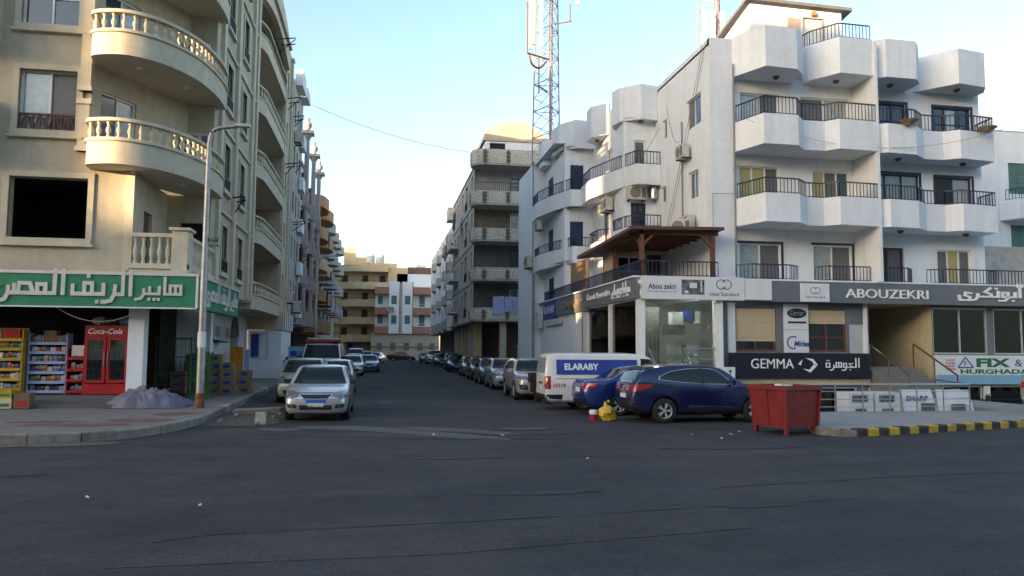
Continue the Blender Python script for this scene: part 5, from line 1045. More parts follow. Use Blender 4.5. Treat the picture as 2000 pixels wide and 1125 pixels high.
s_ = thing('direction_sign', 'low white sign with ring logo and black arrow beside the showroom steps', 'sign', (12.6,27.6,.3)); f = MB(); f.box(11.5,27.5,.55,13.3,27.58,1.3); f.build('panel', 'sign_white', s_); rings(s_, FRONT(27.5), 12.0, 1.0, .17, 'ink'); text(s_, 'Grohe', FRONT(27.5), 12.5, .72, .16, 'ink', .004, width=.38)
f = MB(); fD = FRONT(27.5); f.ob(fD,13.08,13.12,.75,1.15,0,.005); f.add([pp(fD,13.03,1.12,.006),pp(fD,13.17,1.12,.006),pp(fD,13.1,1.22,.006)],[(0,1,2)]); f.build('arrow', 'ink', s_)
# entrance recess and stairs
f = MB(); f.wall(WEST(22.28), 28.2, 33, .0, 3.9); f.wall(FRONT(32.5), 19.4, 22.28, .0, 3.9); f.wall(EAST(19.42), 28.2, 33, .0, 3.9); f.quad((19.4,28.2,3.86),(22.3,28.2,3.86),(22.3,33,3.86),(19.4,33,3.86)); f.build('entrance_recess', 'cream_shop', W_); f = MB(); f.box(19.5,32.3,1.3,20.3,32.45,3.6); f.build('entrance_door', 'black', W_)
es = thing('entrance_stairs', 'grey stone stairs with railings rising to the recessed entrance', 'stairs', (20.6, 25, .1))
MB().box(19.2,20.95,FLZ+.01,21.9,26.2,.14).build('landing', 'pave_light', es)
for k in range(8): MB().box(19.46-.002*k,26.2+.3*k,FLZ+.002*k,21.6+.002*k,32.3-.01*k,.29+.145*k).build('step', 'stair_stone', es)
for x in (19.55, 21.55):
    f = MB(); f.bar((x,26.0,1.05),(x,28.4,2.25),.05,.05); f.bar((x,28.4,2.25),(x,28.4,1.3),.04); f.bar((x,26.0,1.05),(x,26.0,.1),.04); f.bar((x,27.2,1.62),(x,27.2,.7),.03); f.build('handrail', 'brown_wood' if x > 20 else 'steel', es)
# FIX sign and basement
s_ = thing('fix_hurghada_sign', 'white shop sign with green FIX lettering and a blue triangle logo', 'sign', (25,28,.6)); fF = FRONT(28.05); f = MB(); f.box(22.3,28.05,.62,32,28.2,1.8); f.build('panel', 'sign_white', s_); f = MB(); f.ob(fF, 22.3, 32, .63, 1.0, 0, .004); f.build('blue_band', 'ink_cyan', s_)
text(s_, 'FIX', fF, 24.15, 1.32, .36, 'ink_green', .006, off=.045, width=1.6); text(s_, 'HURGHADA', fF, 23.4, 1.04, .2, 'ink_green', .006, off=.035, width=3.2); text(s_, '& FIX', fF, 25.95, 1.35, .3, 'ink_blue', .006, width=1.4)
f = MB(); tr_ = [(23.3,1.3),(24.0,1.3),(23.65,1.72)]
for a, b in zip(tr_, tr_[1:]+tr_[:1]): f.bar(pp(fF,*a,.006), pp(fF,*b,.006), .05, .004, upv=fF[2])
f.build('triangle_logo', 'ink_blue', s_); text(s_, 'F', fF, 23.58, 1.35, .2, 'ink_green', .006, off=.02); 
for k in range(4): text(s_, ['SHOP','FOR','RENT','2704'][k], fF, 22.75, 1.55-.12*k, .09, 'ink_red', .006, width=.42, off=.02)
bs = thing('basement_stairs', 'stairs with parallel steel rails down to the basement shops at the right', 'stairs', (23.5, 24, -.7))
for k in range(5): MB().box(22.6+.34*k,22.3,FLZ-.05,24.6,23.8,.12-.17*k).build('step', 'stair_stone', bs) if False else MB().box(22.4+.36*k,22.3,FLZ+.001,22.75+.36*k,23.9,.13-.16*k).build('step', 'stair_stone', bs)
f = MB()
for k in range(5): z = 1.3-.2*k; f.tube([(21.2,22.4,z),(22.6,22.4,z),(24.6,22.4,z-.75)], .02, 6)
f.build('handrail', 'steel', bs)
for k in range(5): MB().tube([(21.2+.85*k,22.4,-.7),(21.2+.85*k,22.4,1.3-max(0,.85*k-1.4)*.38)], .02, 6).build('post', 'steel', bs)
gd = thing('guard_rail', 'steel guard rail with horizontal bars along the corner pavement', 'railing', (15, 20.7, .15))
f = MB()
for z in (.95,): f.tube([(12.25,20.75,z),(17.6,20.75,z)], .028, 8); f.tube([(17.6,20.75,z),(19.2,24.2,z)], .028, 8)
for z in (.75,.52,.3): f.tube([(12.25,20.75,z),(17.6,20.75,z)], .012, 6); f.tube([(17.6,20.75,z),(19.2,24.2,z)], .012, 6)
f.build('bar', 'steel', gd)
for i in range(7): MB().tube([(12.25+.89*i,20.75,.1),(12.25+.89*i,20.75,.95)], .02, 6).build('post', 'steel', gd)
sh = thing('sharp_display_board', 'two white SHARP appliance display boards leaning behind the guard rail', 'display board', (16,21.2,.1)); f = MB()
for (x0,x1) in ((15.85,17.0),(17.05,18.3)): f.add([(x0,21.3,-.2),(x1,21.3,-.2),(x1-.05,21.6,.75),(x0+.08,21.6,.75),(x0,21.34,-.2),(x1,21.34,-.2),(x1-.05,21.64,.75),(x0+.08,21.64,.75)],[(0,1,2,3),(7,6,5,4),(0,4,5,1),(1,5,6,2),(2,6,7,3),(3,7,4,0)])
f.build('board', 'sign_white', sh); text(sh, 'SHARP', FRONT(21.44), 15.95, .42, .15, 'ink', .02, width=.75, off=.03)
f = MB(); f.box(16.4,21.3,.1,16.85,21.36,.35); f.box(17.45,21.3,.1,17.9,21.36,.32); f.build('opening', 'dark_wall', sh)
for i, x in enumerate((13.95, 14.85)):
    o = thing('washing_machine', ['white washing machine behind the guard rail, left one','white washing machine behind the guard rail, right one'][i], 'washing machine', (x, 21.5, -.4)); MB().box(x,21.3,-.4,x+.8,21.95,.68).build('body', 'sign_white', o); f = MB(); f.box(x+.1,21.27,.4,x+.6,21.299,.6); f.box(x+.2,21.27,-.1,x+.55,21.299,.2); f.build('panel', 'photo_dark', o)
MB().box(12.22,20.92,FLZ,21,21.28,.08).build('court_wall', 'pave_light', None)['kind'] = 'structure'
# goods in the basement shops
for i in range(9): x = 13.6+1.6*i; single(MB().box(x,29.4,FLZ+.001,x+.7,29.9,.1+.12*(i % 3)), 'boxed_appliance', ['photo_dark','sign_white','red_paint','dark_wall'][i % 4], f"boxed appliance behind the basement shop glass, {['first','second','third','fourth','fifth','sixth','seventh','eighth','ninth'][i]} from the left", 'box', 'boxed goods in the basement shops')
f = MB(); f.box(24.62,28.2,-.7,24.88,28.29,.55); f.build('shop_pillar', 'white_fresh', W_); s_ = thing('star_emblem', 'black star shaped emblem on the basement shop pillar', 'emblem', (24.7,28.1,0)); f = MB(); pts = [(24.75+(.2 if i % 2 else .1)*math.cos(6.283*i/16), .05+(.2 if i % 2 else .1)*math.sin(6.283*i/16)) for i in range(16)]; f.add([(x,28.18,z) for x,z in pts]+[(x,28.195,z) for x,z in pts], [tuple(range(16)), tuple(range(16,32))[::-1]]+[(i,(i+1)%16,16+(i+1)%16,16+i) for i in range(16)]); f.build('star', 'ink', s_)
# ---------------- terrace pergola
pg = thing('terrace_pergola', 'brown timber pergola with a tiled roof over the first floor terrace', 'pergola', (11.2, 29, 4.7))
for (x, y) in ((9.85,28.15),(12.75,28.15),(9.85,31.6)): MB().box(x-.08,y-.08,4.7,x+.08,y+.08,6.5).build('post', 'red_wood', pg)
f = MB(); f.box(9.7,28.05,6.4,12.95,28.2,6.56); f.box(9.75,28.05,6.4,9.9,33,6.56); f.build('beam', 'red_wood', pg)
f = MB(); f.bar((9.85,28.15,5.95),(10.35,28.15,6.42),.1); f.bar((12.75,28.15,5.95),(12.25,28.15,6.42),.1); f.bar((9.85,28.3,5.95),(9.85,28.8,6.42),.1); f.build('brace', 'red_wood', pg)
f = MB(); f.add([(9.3,27.7,6.5),(13.05,27.7,6.58),(13.05,34.4,6.58),(8.9,34.4,6.1),(9.3,27.7,6.62),(13.05,27.7,6.7),(13.05,34.4,6.75),(8.9,34.4,6.25)],[(0,3,2,1),(4,5,6,7),(0,1,5,4),(1,2,6,5),(2,3,7,6),(3,0,4,7)]); f.build('roof', 'brown_wood', pg)
f = MB(); 
for k in range(7): f.bar((9.5,28.6+.8*k,6.46),(13.0,28.6+.8*k,6.52),.07,.1)
f.build('rafter', 'red_wood', pg)
f = MB(); f.wall(FRONT(33.6), 9.9, 13.0, 4.7, 6.5, [(10.6,5.5,11.7,6.2),(12.0,4.8,12.7,6.3)], d=.1); f.build('back_wall', 'cream_shop', pg); window(pg, FRONT(33.6), 10.6,5.5,11.7,6.2,'white_frame',('glass','glass'),d=.05); louver(pg, FRONT(33.6), 12.0,4.8,12.7,6.3,'brown_wood',d=.03)
f = MB(); f.box(9.9,31.9,4.7,9.95,33.5,6.3); f.build('canvas_screen', 'shutter_beige', pg)
rail(pg, [(12.9,28.0),(9.75,28.0),(9.75,45.5)], 4.76, 5.35, 'navy', gap=.16, hr=.034)
f = MB(); f.box(9.9,36.2,4.7,9.96,39.6,6.4); o = single(f, 'reed_screen', 'cardboard', 'tan reed screen on the terrace behind the pergola', 'screen')
# AC units, tanks on the white building
ac_unit('air conditioner under the large side balcony of the white building', (11.95,34.85,9.1), 0, 1.1); ac_unit('old air conditioner on the plain white side wall above the pergola', (12.7,30.6,6.95), R(-90), 1.1)
ac_unit('air conditioner frame high on the white side wall below the sliding window', (12.7,31.0,10.2), R(-90), .95); ac_unit('air conditioner hanging low by the drain pipe of the white wall', (9.0,46.9,7.0), R(-90), 1.2); ac_unit('air conditioner on the second floor step of the white building', (11.1,37.0,8.9), R(-90), 1.1)
ac_unit('white air conditioner lying on the pergola roof', (12.2,30.0,6.75), R(-30), 1.0); ac_unit('white air conditioner on the low white balcony beside the navy shutters', (9.1,44.4,9.0), R(-90), .9)
o = thing('water_heater', 'silver cylindrical water heater hanging under the side balcony', 'water heater', (12.8,34.85,9.2)); MB().lathe([(.1,9.15),(.22,9.2),(.22,9.75),(.1,9.8)], (12.8,34.8,0), 12).build('tank', 'steel', o, smooth=True)
for i, (x, z) in enumerate(((20.9,11.05),(24.6,11.0))): o = thing('balcony_planter', ['stone planter on the third floor parapet right of the party wall','stone planter on the third floor parapet at the far right'][i], 'planter', (x,27.4,z)); MB().lathe([(.1,z),(.35,z+.18),(.38,z+.22),(.3,z+.22)], (x,27.35+.1*i,0), 10).build('bowl', 'rough_stone', o)
o = thing('folding_chair', 'blue folding chair on the second floor front balcony', 'chair', (16.9,28.2,7.1)); f = MB(); f.bar((16.7,28.0,7.1),(17.2,28.3,8.1),.03); f.bar((17.2,28.0,7.1),(16.7,28.3,8.1),.03); f.build('frame', 'navy', o); MB().box(16.65,28.05,7.6,17.2,28.45,7.64).build('seat', 'sign_blue', o)
# neighbour at the right edge
j_ = thing('right_edge_building', 'weathered white building with green shutters at the right edge', 'building', (36,44,0)); JX = 1.0
MB().wall(FRONT(38.0), 31.5, 46, 0, 14.6, [(35.3,11.0,36.6,12.8),(35.3,7.4,36.6,9.2),(35.3,3.6,36.6,5.2)], d=.15).build('wall', 'white_wall', j_); MB().wall(WEST(31.5), 38, 52, 0, 14.6).build('side_wall', 'sand_wall', j_); solid(j_, 31.5, 38.02, 14.5, 46, 52, 14.7, 'sand_wall', 'roof')
for k, z in enumerate((10.2,6.6,2.8)):
    louver(j_, FRONT(38.0), 35.3, z+.8, 36.6, z+2.6, 'teal_shutter'); bo = MB().prism([(34.6,37.98),(34.9,36.9),(46,36.9),(46,37.98)], z-.8, z+.3).build('balcony', 'white_wall', j_); rail(bo, [(34.7,37.6),(34.95,36.95),(40,36.95)], z+.3, z+.9, 'iron', gap=.16)
f = MB(); f.box(32.2,38.8,14.7,35.2,43,15.9); f.build('roof_room', 'white_fresh', j_); o = thing('water_tank', 'pale rooftop water tank lit by the sun at the right edge', 'water tank', (33.6,39.6,15.9)); MB().lathe([(.75,15.9),(.8,16.3),(.78,17.0),(.6,17.3),(.3,17.4)], (33.6,39.8,0), 14).build('barrel', 'tank', o, smooth=True); MB().box(32.4,39,15.9,32.7,39.3,17.2).build('stand_pipe', 'tank', o)
lw = thing('low_wall_block', 'beige terrace wall with railing between the white building and the right edge building', 'wall', (28,31,3)); MB().box(25.62,31.5,3.0,40,31.9,6.9).build('wall', 'plaster_grey', lw); rail(lw, [(25.7,28.6),(32,28.6)], 4.75, 5.4, 'iron', gap=.16)
MB().box(25.62,28.3,3.9,32,31.5,4.7).build('terrace', 'white_wall', lw)
# unseen blocks added behind the viewer to shade the street, gapped for sun patches
for i, (x0, x1, h, lab) in enumerate(((-300,-150.4,35.2,'unseen tall block added to shade the street, far left'),(-150.3,-132.4,22.3,'unseen lower block added so sun patches reach the left balconies'),(-132.3,160,35.2,'unseen long block added to shade the junction'))):
    o = thing('unseen_sun_blocker', lab, 'building', ((x0+x1)/2,-76,0)); MB().box(x0,-82,0,x1,-70,h).build('body', 'beige', o)
    f = MB(); 
    for x in np.arange(max(x0,-60)+2, min(x1,80)-3, 4.5):
        for z in np.arange(2, h-3, 3.3): f.box(x,-69.99,z,x+2,-69.94,z+1.8)
    if f.v: f.build('window_row', 'glass', o)

# ============================================================ VEHICLES
def pchip(pts, xs):
    x = np.array([p[0] for p in pts], float); y = np.array([p[1] for p in pts], float); h = np.diff(x); d = np.diff(y)/h; m = np.zeros(len(x))
    for i in range(1, len(x)-1):
        if d[i-1]*d[i] > 0: m[i] = 3*(h[i-1]+h[i])/((2*h[i]+h[i-1])/d[i-1]+(h[i]+2*h[i-1])/d[i])
    m[0], m[-1] = d[0], d[-1]; out = []
    for q in xs:
        i = min(max(np.searchsorted(x, q)-1, 0), len(h)-1); t = (q-x[i])/h[i]
        out.append((2*t**3-3*t**2+1)*y[i]+(t**3-2*t**2+t)*h[i]*m[i]+(-2*t**3+3*t**2)*y[i+1]+(t**3-t**2)*h[i]*m[i+1])
    return np.array(out)
CARS = {}
def car_proto(kind, L, W, top, bot, belt, wid, wheels, wr, tumble=.36, spoke=5, **k):
    # local frame: front toward -Y, width along X, ground z=0
    hw = W/2; S = np.unique(np.concatenate([np.linspace(0,.06,9), np.linspace(.06,.94,50), np.linspace(.94,1,9)]))
    zt, z0, zb, ww = pchip(top,S), pchip(bot,S), pchip(belt,S), pchip(wid,S)*hw; zb = np.minimum(zb, zt-.02)
    mb = MB(); rows = []
    for i, s in enumerate(S):
        y = -L/2+s*L; w_, a, b, t = ww[i], z0[i], zb[i], zt[i]; g = min(1, max(0, (t-b)/.3)); wr_ = w_-max(.05*w_, (t-b)*tumble); e = .04+.03*g
        half = [(0,a),(.55*w_,a),(.86*w_,a+.015),(.965*w_,a+.09*min(1,(b-a)/.4)),(.99*w_,a+.35*(b-a)),(w_,a+.6*(b-a)),(.992*w_,a+.86*(b-a)),(.968*w_,b),
                (.5*(.968*w_+wr_)+.012*g, b+.5*(t-e-b)), (wr_, t-e), (wr_-.05*min(1,wr_/.4), t-.35*e), (.55*wr_, t+.004), (0, t+.012)]
        rows.append([Vector((x,y,z)) for x,z in half]+[Vector((-x,y,z)) for x,z in half[-2:0:-1]])
    n = len(rows[0])
    vs = [p for r in rows for p in r]; fs = [(i*n+j, i*n+(j+1)%n, (i+1)*n+(j+1)%n, (i+1)*n+j) for i in range(len(rows)-1) for j in range(n)]
    fs += [tuple(range(n)), tuple(range((len(rows)-1)*n, len(rows)*n))[::-1]]
    mb.add(vs, fs); me = mb.mesh(kind+'_body', ['p_silver','plastic'], weld=False)
    bmv = bmesh.new(); bmv.from_mesh(me); bvh = BVHTree.FromBMesh(bmv); bmv.free()
    # wheel arches
    o = bpy.data.objects.new('tmp', me); COL.objects.link(o); cut = MB(); cut.cm = 1
    for wy in wheels:
        for sx in (-1, 1): cut.lathe([(wr+.055,sx*(hw-.3)),(wr+.055,sx*(hw+.2))], (0,wy,wr+.01), 28, 'X')
    cm = cut.mesh('cut', ['p_silver','plastic']); co = bpy.data.objects.new('cut', cm); COL.objects.link(co)
    md = o.modifiers.new('b', 'BOOLEAN'); md.operation = 'DIFFERENCE'; md.object = co; md.solver = 'EXACT'; bpy.context.view_layer.update()
    body = bpy.data.meshes.new_from_object(o.evaluated_get(bpy.context.evaluated_depsgraph_get())); bpy.data.objects.remove(o); bpy.data.objects.remove(co)
    body.polygons.foreach_set('use_smooth', [True]*len(body.polygons)); body.set_sharp_from_angle(angle=R(32)); body.name = kind+'_body'
    parts = [('body', body, None)]
    def proj(top_, bot_, axis, sign, nu, nv, off, thick=.012):
        # ruled patch between two polylines in the side (y,z) or end (x,z) view, laid on the body surface
        def rs(pl, m):
            L_ = path_len([Vector((*q, 0)) for q in pl]); return [along([Vector((*q, 0)) for q in pl], L_, L_[-1]*i/m) for i in range(m+1)]
        T, Bt = rs(top_, nu), rs(bot_, nu); rows = []
        for j in range(nv+1):
            r = []
            for i in range(nu+1):
                q = T[i].lerp(Bt[i], j/nv)
                if axis == 'X': o3, d3 = Vector((sign*3, q.x, q.y)), Vector((-sign, 0, 0))
                elif axis == 'Y': o3, d3 = Vector((q.x, sign*6, q.y)), Vector((0, -sign, 0))
                h = bvh.ray_cast(o3, d3)
                if h[0] is None: h = bvh.find_nearest(o3+d3*(3 if axis == 'X' else 6-L/2+.15))
                nrm = h[1] if h[1].dot(d3) < 0 else -h[1]
                r.append(h[0]+(nrm*.6-d3*.4).normalized()*off)
            rows.append(r)
        f = MB(); f.grid(rows); base = Vector((sign,0,0)) if axis == 'X' else Vector((0,sign,0))
        bd = rows[0]+[r[-1] for r in rows[1:]]+rows[-1][-2::-1]+[r[0] for r in rows[-2:0:-1]]; m = len(bd)
        f.add(bd+[p-base*(thick+off) for p in bd], [(i,(i+1)%m,m+(i+1)%m,m+i) for i in range(m)])
        return f
    def P(name, top_, bot_, axis, sign, mt, nu=10, nv=5, off=.006, sub=None):
        parts.append((name, proj(top_, bot_, axis, sign, nu, nv, off).mesh(name, mt, smooth=True, angle=50), sub))
    for nm, t_, b_, ax, sgn, mt, nu, nv in k['patches']:
        if ax == 'X':
            for s in (1,-1): P(nm, t_, b_, 'X', s, mt, nu, nv, {'window_trim': .003, 'side_window': .012, 'door_pillar': .009}.get(nm, .006))
        elif ax == 'YY':                                # a mirrored pair on the front (-1) or rear (+1)
            for s in (1,-1): P(nm, [(s*x,z) for x,z in t_], [(s*x,z) for x,z in b_], 'Y', sgn, mt, nu, nv, .012)
        else: P(nm, t_, b_, 'Y', sgn, mt, nu, nv, .012 if nm not in ('windscreen_seal',) else .004)
    for (nm, boxes, mt) in k.get('boxes', ()):
        for bx_ in boxes: parts.append((nm, MB().box(*bx_).mesh(nm, mt), None))
    for s in (1,-1):
        f = MB(); mx_, my_, mz_ = k['mirror']; f.prism([(s*(mx_-.02),my_),(s*(mx_+.19),my_-.03),(s*(mx_+.2),my_+.07),(s*(mx_-.02),my_+.09)], mz_, mz_+.13); parts.append(('wing_mirror', f.mesh('wing_mirror', k.get('mirror_m','p_silver')), None))
    # wheels
    ty = MB(); ty.lathe([(wr*.62,-.1),(wr*.93,-.105),(wr,-.08),(wr,.08),(wr*.93,.105),(wr*.62,.1)], (0,0,0), 28, 'X', cap=False); ty = ty.mesh('wheel', 'tyre', smooth=True, angle=50)
    rm_ = MB(); rm_.lathe([(wr*.66,.1),(wr*.64,.08),(wr*.6,.02),(wr*.05,.02)], (0,0,0), 28, 'X'); rm_.cm = 0
    dk = MB(); dk.cm = 1; dk.lathe([(wr*.6,.03),(wr*.02,.031)], (0,0,0), 28, 'X')
    rmm = MB(); rmm.lathe([(wr*.58,.03),(wr*.60,.085),(wr*.66,.1),(wr*.69,.092)], (0,0,0), 28, 'X', cap=False); rmm.lathe([(wr*.13,.05),(wr*.12,.095),(wr*.02,.1)], (0,0,0), 12, 'X')
    for q in range(spoke):
        a = 2*math.pi*q/spoke
        for da in (-.16,.16): rmm.bar((.085,wr*.1*math.cos(a),wr*.1*math.sin(a)), (.085,wr*.62*math.cos(a+da),wr*.62*math.sin(a+da)), wr*.085, .02, upv=Vector((1,0,0)))
    rmm.cm = 1; rmm.lathe([(wr*.6,.04),(wr*.02,.041)], (0,0,0), 24, 'X'); rmm = rmm.mesh('rim', ['rim','plastic'], smooth=True, angle=30)
    CARS[kind] = dict(parts=parts, wheels=[(s*(hw-.115),wy,wr+.003,s) for wy in wheels for s in (1,-1)], tyre=ty, rim=rmm)
def car(kind, label, loc, rz, col, cat='car', scale=1, name='parked_car', group='cars parked along the side street', over=None, skip=()):
    o = local(name, label, cat, loc, rz, group); o.scale = (scale,)*3; pr = CARS[kind]
    for nm, me, sub in pr['parts']:
        if nm in skip: continue
        c = place(nm, me, o)
        if nm in ('body',) or (nm == 'wing_mirror' and me.materials[0] == M['p_silver']) or nm in ('panel','roof_panel'):
            c.material_slots[0].link = 'OBJECT'; c.material_slots[0].material = M[col]
        if over and nm in over: c.material_slots[0].link = 'OBJECT'; c.material_slots[0].material = M[over[nm]]
    for (x, y, z, s) in pr['wheels']:
        wv = place('wheel', pr['tyre'], o, (x,y,z)); r = place('rim', pr['rim'], wv, (0,0,0), (0,0,0 if s > 0 else math.pi))
        r.location = (0,0,0)
    return o
# saloon
car_proto('saloon', 4.5, 1.70, [(0,.60),(.012,.69),(.05,.765),(.14,.86),(.26,.945),(.285,.975),(.42,1.36),(.48,1.425),(.58,1.44),(.68,1.40),(.80,1.13),(.845,1.05),(.97,1.02),(.99,.95),(1,.82)],
  [(0,.36),(.012,.24),(.06,.19),(.2,.18),(.8,.18),(.93,.22),(.985,.32),(1,.46)], [(0,.56),(.05,.70),(.25,.87),(.45,.92),(.8,.98),(.97,.94),(1,.78)], [(0,.70),(.008,.80),(.03,.88),(.08,.94),(.2,.985),(.4,1),(.8,1),(.92,.97),(.975,.89),(1,.76)],
  (-1.38,1.24), .305, mirror=(.80,-.72,.93), mirror_m='plastic', patches=[
  ('windscreen_seal', [(-.545,1.385),(.545,1.385)], [(-.715,.945),(.715,.945)], 'Y', -1, 'plastic', 14, 8), ('windscreen', [(-.52,1.355),(.52,1.355)], [(-.68,.975),(.68,.975)], 'Y', -1, 'car_glass', 14, 8), ('bonnet_seam', [(-.46,.752),(.46,.752)], [(-.46,.744),(.46,.744)], 'Y', -1, 'plastic', 12, 1), ('bumper_seam', [(-.8,.592),(.8,.592)], [(-.8,.586),(.8,.586)], 'Y', -1, 'plastic', 14, 1), ('rear_window', [(-.50,1.34),(.50,1.34)], [(-.62,1.10),(.62,1.10)], 'Y', 1, 'car_glass', 12, 6),
  ('side_window', [(-.52,1.0),(-.18,1.33),(.02,1.36)], [(-.80,.955),(.02,.955)], 'X', 1, 'car_glass_dark', 12, 5), ('side_window', [(.09,1.36),(.62,1.33),(.95,1.12)], [(.09,.96),(1.0,.99)], 'X', 1, 'car_glass_dark', 12, 5),
  ('headlight', [(.42,.735),(.60,.80),(.76,.80)], [(.46,.655),(.62,.60),(.79,.63)], 'YY', -1, 'head_lamp', 8, 5), ('grille', [(-.40,.705),(.40,.705)], [(-.30,.61),(.30,.61)], 'Y', -1, 'plastic', 10, 3), ('grille_trim', [(.40,.705),(.44,.72)], [(.30,.61),(.36,.605)], 'YY', -1, 'chrome', 2, 4),
  ('lower_grille', [(-.42,.44),(.42,.44)], [(-.40,.33),(.40,.33)], 'Y', -1, 'plastic', 10, 3), ('fog_lamp', [(.50,.46),(.74,.48)], [(.48,.36),(.70,.38)], 'YY', -1, 'plastic', 6, 3), ('fog_glass', [(.54,.44),(.64,.44)], [(.54,.38),(.63,.38)], 'YY', -1, 'head_lamp', 3, 3),
  ('license_plate', [(-.25,.59),(.25,.59)], [(-.25,.50),(.25,.50)], 'Y', -1, 'plate_blue', 3, 2), ('license_plate', [(-.2,.497),(.2,.497)], [(-.2,.40),(.2,.40)], 'Y', -1, 'plate_white', 3, 2),
  ('taillight', [(.50,.93),(.80,.95)], [(.46,.78),(.80,.80)], 'YY', 1, 'tail_lamp', 6, 4), ('license_plate', [(-.22,.80),(.22,.80)], [(-.22,.67),(.22,.67)], 'Y', 1, 'plate_white', 3, 2), ('rear_bumper_insert', [(-.6,.42),(.6,.42)], [(-.55,.30),(.55,.30)], 'Y', 1, 'plastic', 8, 2),
  ('tail_corner', [(1.86,.96),(2.16,.94)], [(1.98,.80),(2.17,.80)], 'X', 1, 'tail_lamp', 5, 3), ('door_seam', [(.035,1.0),(.05,1.0)], [(.035,.3),(.05,.3)], 'X', 1, 'plastic', 1, 6), ('door_seam', [(-.86,.93),(-.848,.93)], [(-.80,.3),(-.788,.3)], 'X', 1, 'plastic', 1, 6), ('door_handle', [(-.14,.86),(.0,.865)], [(-.14,.83),(.0,.835)], 'X', 1, 'chrome', 3, 2), ('door_handle', [(.80,.88),(.93,.885)], [(.80,.85),(.93,.855)], 'X', 1, 'chrome', 3, 2), ('sill_trim', [(-1.0,.27),(.85,.27)], [(-1.0,.21),(.85,.21)], 'X', 1, 'plastic', 8, 1)])
# hatch / small MPV
car_proto('hatch', 4.1, 1.70, [(0,.62),(.012,.74),(.06,.84),(.16,.95),(.25,1.02),(.28,1.06),(.43,1.47),(.5,1.53),(.65,1.54),(.85,1.50),(.93,1.40),(.985,1.05),(.995,.9),(1,.7)],
  [(0,.36),(.012,.24),(.06,.20),(.9,.2),(.985,.3),(1,.42)], [(0,.58),(.05,.74),(.25,.92),(.5,.98),(.85,1.02),(.98,.98),(1,.68)], [(0,.70),(.01,.82),(.04,.90),(.1,.96),(.25,1),(.85,1),(.95,.97),(.985,.93),(1,.86)],
  (-1.27,1.22), .305, mirror=(.80,-.55,1.0), patches=[
  ('windscreen_seal', [(-.575,1.475),(.575,1.475)], [(-.725,1.03),(.725,1.03)], 'Y', -1, 'plastic', 14, 8), ('windscreen', [(-.55,1.45),(.55,1.45)], [(-.69,1.05),(.69,1.05)], 'Y', -1, 'car_glass', 14, 8), ('rear_window', [(-.55,1.42),(.55,1.42)], [(-.66,1.08),(.66,1.08)], 'Y', 1, 'car_glass', 12, 6),
  ('side_window', [(-.40,1.08),(-.08,1.43),(.12,1.46)], [(-.62,1.02),(.12,1.02)], 'X', 1, 'car_glass_dark', 12, 5), ('side_window', [(.19,1.46),(.85,1.45),(1.35,1.38)], [(.19,1.03),(1.45,1.06)], 'X', 1, 'car_glass_dark', 12, 5),
  ('headlight', [(.44,.82),(.62,.92),(.78,.93)], [(.46,.72),(.62,.68),(.80,.72)], 'YY', -1, 'head_lamp', 8, 5), ('grille', [(-.42,.76),(.42,.76)], [(-.36,.66),(.36,.66)], 'Y', -1, 'plastic', 10, 3), ('lower_grille', [(-.6,.46),(.6,.46)], [(-.5,.31),(.5,.31)], 'Y', -1, 'plastic', 10, 3),
  ('license_plate', [(-.22,.61),(.22,.61)], [(-.22,.48),(.22,.48)], 'Y', -1, 'plate_blue', 3, 2), ('taillight', [(.62,1.05),(.82,1.05)], [(.60,.75),(.82,.75)], 'YY', 1, 'tail_lamp', 4, 5), ('license_plate', [(-.22,.78),(.22,.78)], [(-.22,.65),(.22,.65)], 'Y', 1, 'plate_white', 3, 2), ('door_seam', [(.14,1.0),(.152,1.0)], [(.14,.3),(.152,.3)], 'X', 1, 'plastic', 1, 6), ('door_handle', [(-.05,.92),(.09,.925)], [(-.05,.89),(.09,.895)], 'X', 1, 'chrome', 3, 2)])
